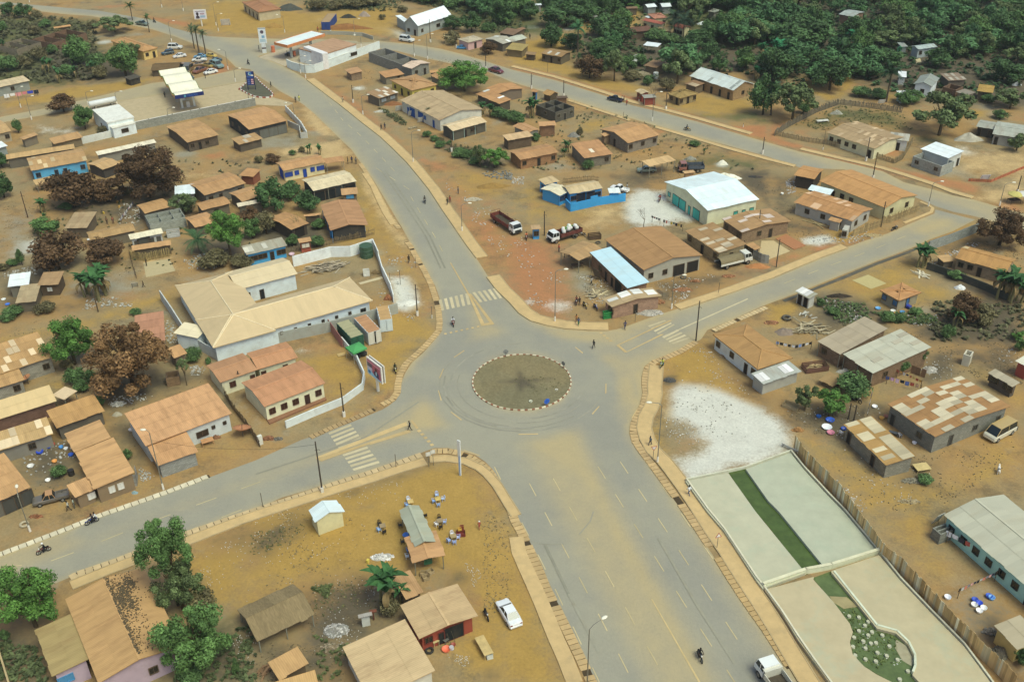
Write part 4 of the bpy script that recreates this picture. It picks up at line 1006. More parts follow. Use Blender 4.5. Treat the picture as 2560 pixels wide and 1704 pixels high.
def wave_canopy(x,y,rz,W,D,h,label):
 root=E('filling_station_canopy',label,'canopy',x,y,rz);n=40
 def zz(t):return h+.42*sin(2*PI*3.0*t+.6)+.5*t
 top=MB();sec=[(-D/2+D*i/n,zz(i/n))for i in range(n+1)]
 for i in range(n):
  (a,za),(b,zb)=sec[i],sec[i+1]
  top.add([(-W/2,a,za),(W/2,a,za),(W/2,b,zb),(-W/2,b,zb)],[(0,1,2,3)]);top.add([(-W/2,a,za-.25),(W/2,a,za-.25),(W/2,b,zb-.25),(-W/2,b,zb-.25)],[(3,2,1,0)],0,.8)
 ob('canopy_roof',top.mesh('canopy_roof','sheetroof'),root,'ece8cc')
 for j,c in enumerate(('5d7a2a','d8c43a','c8502c')):
  for sx in(-1,1):
   e=MB()
   for i in range(n):
    (a,za),(b,zb)=sec[i],sec[i+1];X=sx*(W/2+.05)
    e.add([(X,a,za+.05-.3*j),(X,b,zb+.05-.3*j),(X,b,zb-.25-.3*j),(X,a,za-.25-.3*j),(X-sx*.1,a,za+.05-.3*j),(X-sx*.1,b,zb+.05-.3*j),(X-sx*.1,b,zb-.25-.3*j),(X-sx*.1,a,za-.25-.3*j)],[(0,1,2,3),(4,7,6,5),(0,4,5,1),(3,2,6,7)])
   ob('edge_stripe',e.mesh('edge_stripe','paint'),root,c)
 for t in(1/3,2/3,.99):ob('gutter',MB().box(0,-D/2+D*(t-.14),zz(t-.14)+.01,W*.92,.12,.05).mesh('gutter','metal'),root,'b8b49c')
 z0=sec[0][1]
 ob('fascia',MB().box(0,-D/2-.08,z0-.4,W+.2,.16,1.0).mesh('fascia','paint'),root,'22306a')
 ob('lettering',text_mesh('TRADEX',.75),root,'3f74c4',(.8,-D/2-.18,z0-.65),(PI/2,0,0));decal(root,'emblem',circ(-W*.16,z0-.4,.32),-D/2-.165,'58a0b8')
 for a in(-.22,.22):
  for b in(-.28,.28):ob('pillar',cm('cpl',lambda:MB().box(0,0,.5,.5,.5,1).mesh('pillar','paint')),root,'dce2da',(a*W,b*D,0),(0,0,0),(1,1,h-.3))
 for b in(-.28,0,.28):
  ob('pump',cm('pmp',lambda:MB().box(0,0,.85,.9,.5,1.5).box(0,-.26,1.2,.6,.04,.4).mesh('pump','paint')),root,'d8d8d0',(0,b*D,.1));ob('pump_island',cm('pmi',lambda:MB().box(0,0,.1,4.5,1.1,.2).mesh('pump_island','concrete')),root,'b5b09a',(0,b*D,0))
def flat_canopy(x,y,rz,W,D,h,label):
 root=E('filling_station_canopy',label,'canopy',x,y,rz)
 ob('canopy_roof',MB().box(0,0,h,W,D,.3).box(0,0,h+.17,W*.98,.12,.05).mesh('canopy_roof','tin'),root,'e2eeea')
 for sy in(-1,1):ob('fascia',MB().box(0,sy*(D/2+.05),h-.2,W+.3,.12,.9).mesh('fascia','paint'),root,'d0702c')
 for sx in(-1,1):ob('fascia',MB().box(sx*(W/2+.08),0,h-.2,.12,D,.9).mesh('fascia','paint'),root,'d0702c')
 for a in(-.27,.27):
  ob('pillar',cm('fcp',lambda:MB().box(0,0,.5,.6,.6,1).mesh('pillar','paint')),root,'b8bcb4',(a*W,0,0),(0,0,0),(1,1,h-.2));ob('pillar_collar',cm('fcc',lambda:MB().box(0,0,0,1.2,1.0,.9).mesh('pillar_collar','paint')),root,'c86630',(a*W,0,h-.95))
  ob('pump',cm('pmp2',lambda:MB().box(0,0,.9,.8,.5,1.7).mesh('pump','paint')),root,'cf5a2a',(a*W+1.2,0,.05))
def pylon(x,y,rz,w,h,label,style):
 root=E('price_pylon',label,'sign',x,y,rz)
 if style=='blue':
  for sx in(-1,1):ob('post',MB().box(sx*w/2,0,h/2,.18,.3,h).mesh('post','paint'),root,'1c2340')
  b=h*.28;ob('panel',MB().box(0,0,(b+h)/2,w-.18,.22,h-b).mesh('panel','paint'),root,'203a7c');u=h-b
  decal(root,'emblem',circ(0,h-u*.16,u*.12),-.115,'a8c8c8');decal(root,'emblem',circ(.12,h-u*.15,u*.09),-.137,'3a78b0');ob('lettering',text_mesh('TRADEX',w*.22),root,'4f82d8',(0,-.13,h-u*.42),(PI/2,0,0))
  for i in range(3):
   z=b+u*(.12+.14*i);decal(root,'price_panel',[(.05,z-.25),(w*.42,z-.25),(w*.42,z+.3),(.05,z+.3)],-.115,'6a2c48');decal(root,'price_digits',[(.15,z-.12),(w*.36,z-.12),(w*.36,z+.18),(.15,z+.18)],-.137,'e6b8c4');decal(root,'price_name',[(-w*.4,z-.15),(-w*.12,z-.15),(-w*.12,z+.15),(-w*.4,z+.15)],-.115,'5a6ea8')
 else:
  ob('column',MB().box(0,0,h*.2,w*.55,.4,h*.4).mesh('column','paint'),root,'d8dedc');ob('column_band',MB().box(0,0,h*.2,w*.57,.42,h*.06).mesh('column_band','paint'),root,'5a4848')
  ob('panel',MB().box(0,0,h*.7,w,.45,h*.6).mesh('panel','paint'),root,'dfe6e6');ob('cap',MB().box(0,0,h*1.0,w*1.05,.5,.25).mesh('cap','paint'),root,'a8b0b0')
  decal(root,'emblem',circ(0,h*.86,w*.24),-.23,'5c4a58');decal(root,'blue_panel',[(-w*.1,h*.62),(w*.3,h*.62),(w*.3,h*.72),(-w*.1,h*.72)],-.23,'7aa8c4');decal(root,'price_panel',[(-w*.38,h*.46),(w*.38,h*.46),(w*.38,h*.58),(-w*.38,h*.58)],-.23,'b0c8d0')
def totem(x,y,rz,h,label):
 root=E('sign_totem',label,'sign',x,y,rz);mb=MB()
 mb.add([(-.13,-.12,0),(.13,-.12,0),(.13,.12,0),(-.13,.12,0),(-.24,-.1,h),(.24,-.1,h),(.24,.1,h),(-.24,.1,h)],[(3,2,1,0),(4,5,6,7),(0,1,5,4),(1,2,6,5),(2,3,7,6),(3,0,4,7)]);ob('blade',mb.mesh('blade','paint'),root,'d8dcd8')
 ob('blue_stripe',MB().box(.07,-.15,h*.3,.1,.04,h*.55).mesh('blue_stripe','paint'),root,'6a9ad0')
def tarp(x,y,rz,W,D,h,label,color):
 root=E('market_tent',label,'tent',x,y,rz);r_=h+.55
 ob('canvas',MB().add([(-W/2,-D/2,h),(W/2,-D/2,h),(W/2,D/2,h),(-W/2,D/2,h),(0,0,r_),(-W/2,-D/2,h-.3),(W/2,-D/2,h-.3),(W/2,D/2,h-.3),(-W/2,D/2,h-.3)],[(0,1,4),(1,2,4),(2,3,4),(3,0,4),(5,6,1,0),(6,7,2,1),(7,8,3,2),(8,5,0,3)]).mesh('canvas','cloth'),root,color)
 for a in(-1,1):
  for b in(-1,1):ob('pole',cm('tpole',lambda:MB().tube([(0,0,0),(0,0,1)],.035,5).mesh('pole','metal')),root,'c0bfae',(a*W*.48,b*D*.48,0),(0,0,0),(1,1,h))
def parasol(x,y,label,color,h=2.2,r=1.2):
 root=E('parasol',label,'parasol',x,y);ob('pole',MB().tube([(0,0,0),(0,0,h+.3)],.03,5).mesh('pole','metal'),root,'8a8678')
 ob('shade',MB().lathe([(r,h-.2),(r*.98,h-.02),(r*.5,h+.25),(.03,h+.42)],8).mesh('shade','cloth'),root,color)
def tank(x,y,rz,L,r,z,label,color):
 root=E('fuel_tank',label,'tank',x,y,rz);ob('cylinder',MB().tube([(-L/2,0,z+r),(-L/2+.25,0,z+r),(L/2-.25,0,z+r),(L/2,0,z+r)],[r*.7,r,r,r*.7],14).mesh('cylinder','paint',True),root,color)
 for a in(-.3,.3):ob('cradle',MB().box(a*L,0,(z+.3)/2,.4,r*1.6,z+.3).mesh('cradle','concrete'),root,'8c887a')
def kerb_ring(pts,ln=1.0):
 root=ob('bed_kerb',MB().prism(pts,0,.02).mesh('bed_kerb','concrete'),None,'8c8468',kind='structure')
 for i,(x,y,a)in enumerate(resample(pts+[pts[0]],ln)):
  ob('kerb_stone',cm('krs',lambda:MB().box(0,0,.2,.97,.25,.4).mesh('kerb_stone','paint')),root,'e4e2d6'if i%2 else '9c3a2c',(x,y,0),(0,0,a))
def wall_letters(x0,y0,x1,y1,z):
 """faded painted lettering, too worn to read: short red and white strokes on the blue wall"""
 l=hypot(x1-x0,y1-y0);a=atan2(y1-y0,x1-x0);mb=MB();n=16
 for i in range(n):
  u=l*(i+.5)/n;h=.55
  mb.box(u-l/n*.28,0,h/2,l/n*.16,.02,h)
  if i%3!=1:mb.box(u+l/n*.2,0,h/2,l/n*.16,.02,h)
  if i%2:mb.box(u,0,h*.92,l/n*.4,.02,h*.16)
  mb.box(u,0,h*.5,l/n*.4,.02,h*.16)
 nx,ny=sin(a),-cos(a)
 p=[o for o in bpy.data.objects if o.get('label','').startswith('bright blue bar yard')][0]
 ob('lettering',mb.mesh('lettering','paint'),p,'c08a94',(x0+nx*.12-p.location.x,y0+ny*.12-p.location.y,z),(0,0,a))
def cargo_load(x,y,rz):
 b=cm('sack',lambda:MB().lathe([(.1,-.3),(.26,-.2),(.28,.15),(.12,.32)],9).mesh('sack','cloth',True))
 for i in range(12):
  u,v=U(-1.7,1.7),U(-.8,.8)
  o=ob('sack',b,None,lin('dcdcd4',U(.8,1.1)),(x+u*cos(rz)-v*sin(rz),y+u*sin(rz)+v*cos(rz),1.5+U(0,.55)),(1.57,U(-.3,.3),U(0,3)),1.5);tag(o,'white stuffed sack on the loaded lorry','sack','sacks on the lorry')
 o=ob('banana_bunches',crown_mesh(5,500,.16,6,.5),None,'5c9a34',(x,y,1.75),(0,0,rz),(1.9,.9,.9));tag(o,'heap of green bananas between sacks on the lorry','bananas')
SZ=lambda w:'large 'if w>11 else 'small 'if w<6 else 'medium sized '
def trees(kind,label,group,L,**kw):
 for x,y,h,w_ in L:tree(kind,x,y,h,w_,SZ(w_)+label,group,**kw)
def bananas(label,group,L,**kw):
 for x,y,h in L:banana(x,y,h,label,group=group,**kw)
mat('poolslab',.09,.5,.85,dark='a5b59c',dk=.55,bump=.1)
def satellite_dish(x,y,r,label):
 root=E('satellite_dish',label,'satellite dish',x,y,U(0,6));ob('mast',MB().tube([(0,0,0),(0,0,1.3)],.06,6).mesh('mast','metal'),root,'6a6258')
 ob('dish',MB().lathe([(.05,0),(r*.6,.12*r),(r,.36*r),(r*.98,.4*r),(r*.58,.18*r),(.05,.05)],20).mesh('dish','rust',True),root,'b8744a',(0,0,1.2),(.35,0,0));ob('feed',MB().tube([(0,0,.1),(0,0,r*.7)],.05,5).mesh('feed','metal'),root,'55504a',(0,0,1.2),(.35,0,0))
def animal(x,y,rz,label):
 b=bpy.data.meshes.new('goat');V=[(0,0,.55),(.3,0,.56),(.5,0,.75),(.66,0,.78),(-.3,0,.56),(-.42,0,.6),(.3,.1,.28),(.3,.1,.03),(.3,-.1,.28),(.28,-.1,.03),(-.3,.1,.3),(-.34,.1,.03),(-.3,-.1,.3),(-.26,-.1,.03),(.76,0,.72),(.5,.08,.86),(.5,-.08,.86)]
 b.from_pydata(V,[(0,1),(1,2),(2,3),(0,4),(4,5),(1,6),(6,7),(1,8),(8,9),(4,10),(10,11),(4,12),(12,13),(3,14),(2,15),(2,16)],[])
 o=bpy.data.objects.new('g',b);COL.objects.link(o);o.modifiers.new('s','SKIN');o.modifiers.new('u','SUBSURF').levels=1
 for i,r_ in enumerate([.17,.15,.08,.08,.16,.03,.05,.03,.05,.03,.06,.03,.06,.03,.04,.02,.02]):b.skin_vertices[0].data[i].radius=(r_,r_)
 b.skin_vertices[0].data[0].use_root=True;dg=bpy.context.evaluated_depsgraph_get();dg.update();me=bpy.data.meshes.new_from_object(o.evaluated_get(dg));bpy.data.objects.remove(o)
 me.name='body';me.materials.clear();me.materials.append(M['cloth']);at=me.attributes.new('var','FLOAT','FACE');at.data.foreach_set('value',[(.25 if abs(p.center.x+.05)<.13 else 1.0)for p in me.polygons])
 tag(ob('goat',me,None,'dcd8cc',(x,y,0),(0,0,rz),1.3),label,'goat')
def red_sign(x,y,rz,label):
 root=E('sign_board',label,'sign',x,y,rz);ob('panel',MB().box(0,0,1.0,1.5,.06,1.9).mesh('panel','paint'),root,'8c1f1c');mb=MB()
 for z in(1.5,1.15):
  mb.tube([(-.5+.1*i,-.05,z+.14*sin(i*1.9))for i in range(11)],.035,5)
 ob('lettering',mb.mesh('lettering','paint'),root,'e0b8b0')
FORL={'jungle':'dark green forest tree in the wood beyond the far road','dark':'deep green broad tree in the far wood','green':'fresh green tree in the far wood','olive':'grey green thin tree in the far wood'}
def forest(polys,n):
 H=[o.location for o in bpy.data.objects if o.get('category')in('house','house shell','stall','hut','palm tree')]
 for p in polys:
  x0,x1=min(q[0]for q in p),max(q[0]for q in p);y0,y1=min(q[1]for q in p),max(q[1]for q in p);c=t=0;pl=[]
  while c<n/len(polys)and t<n*40:
   t+=1;x,y=U(x0,x1),U(y0,y1)
   if not inside(np.array([x]),np.array([y]),p)[0]:continue
   l=hypot(x,y);ux,uy=x/l,y/l
   if any(-7<(h.x-x)*ux+(h.y-y)*uy<22 and abs((h.x-x)*uy-(h.y-y)*ux)<7.5 for h in H):continue
   if any((x-a)**2+(y-b)**2<20 for a,b in pl):continue
   pl.append((x,y));c+=1;k=R.choice(['jungle','jungle','jungle','dark','dark','green','olive'])
   wd=U(5.5,13);tree(k,x,y,U(5,10.5),wd,SZ(wd)+FORL[k],'far wood %s trees'%{'jungle':'dark','dark':'deep green','green':'fresh green','olive':'grey green'}[k])
def roof_leaves(s):
 """dead leaves fallen on the last built gable roof, thickest along the ridge"""
 r=LAST[0];mb=MB();ro=[c for c in r.children if c.name.startswith('roof')][0];v=[q.co for q in ro.data.vertices]
 hl=max(q.x for q in v);hw=max(q.y for q in v);z1=max(q.z for q in v);z0=min(q.z for q in v)+.06;f=1
 for i in range(1500):
  u=U(-hl,hl*.9);t=abs(R.gauss(0,.05 if R.random()<.4 else.3))*hw
  if R.random()<.5:c=R.choice([(-.55,.3),(-.35,.15),(-.7,.5),(-.2,.35)]);u=c[0]*hl+R.gauss(0,.1)*hl;t=(c[1]+R.gauss(0,.08))*hw
  if not 0<t<hw or abs(u)>hl:continue
  k=U(.08,.2);mb.box(u,t,z1-(z1-z0)*t/hw+.05,k,k*.7,.03,U(0,3),0,U(.6,1.4))
 ob('fallen_leaves',mb.mesh('fallen_leaves','litter'),r,'5c4e36',kind='stuff')
def stripes(p,n,fr=.55):
 l=lambda A,B,t:(A[0]+(B[0]-A[0])*t,A[1]+(B[1]-A[1])*t);Q=[]
 for i in range(n):t0=i/(n-1+fr);t1=t0+fr/(n-1+fr);Q.append([l(p[0],p[1],t0),l(p[0],p[1],t1),l(p[2],p[3],t1),l(p[2],p[3],t0)])
 mark('zebra_crossing',Q)
def stepping(L):
 for x,y in L:drum(x,y,'round white stepping block standing in the pond','b9b99c',.24,.3,'stepping_block','block','stepping blocks in the pond')
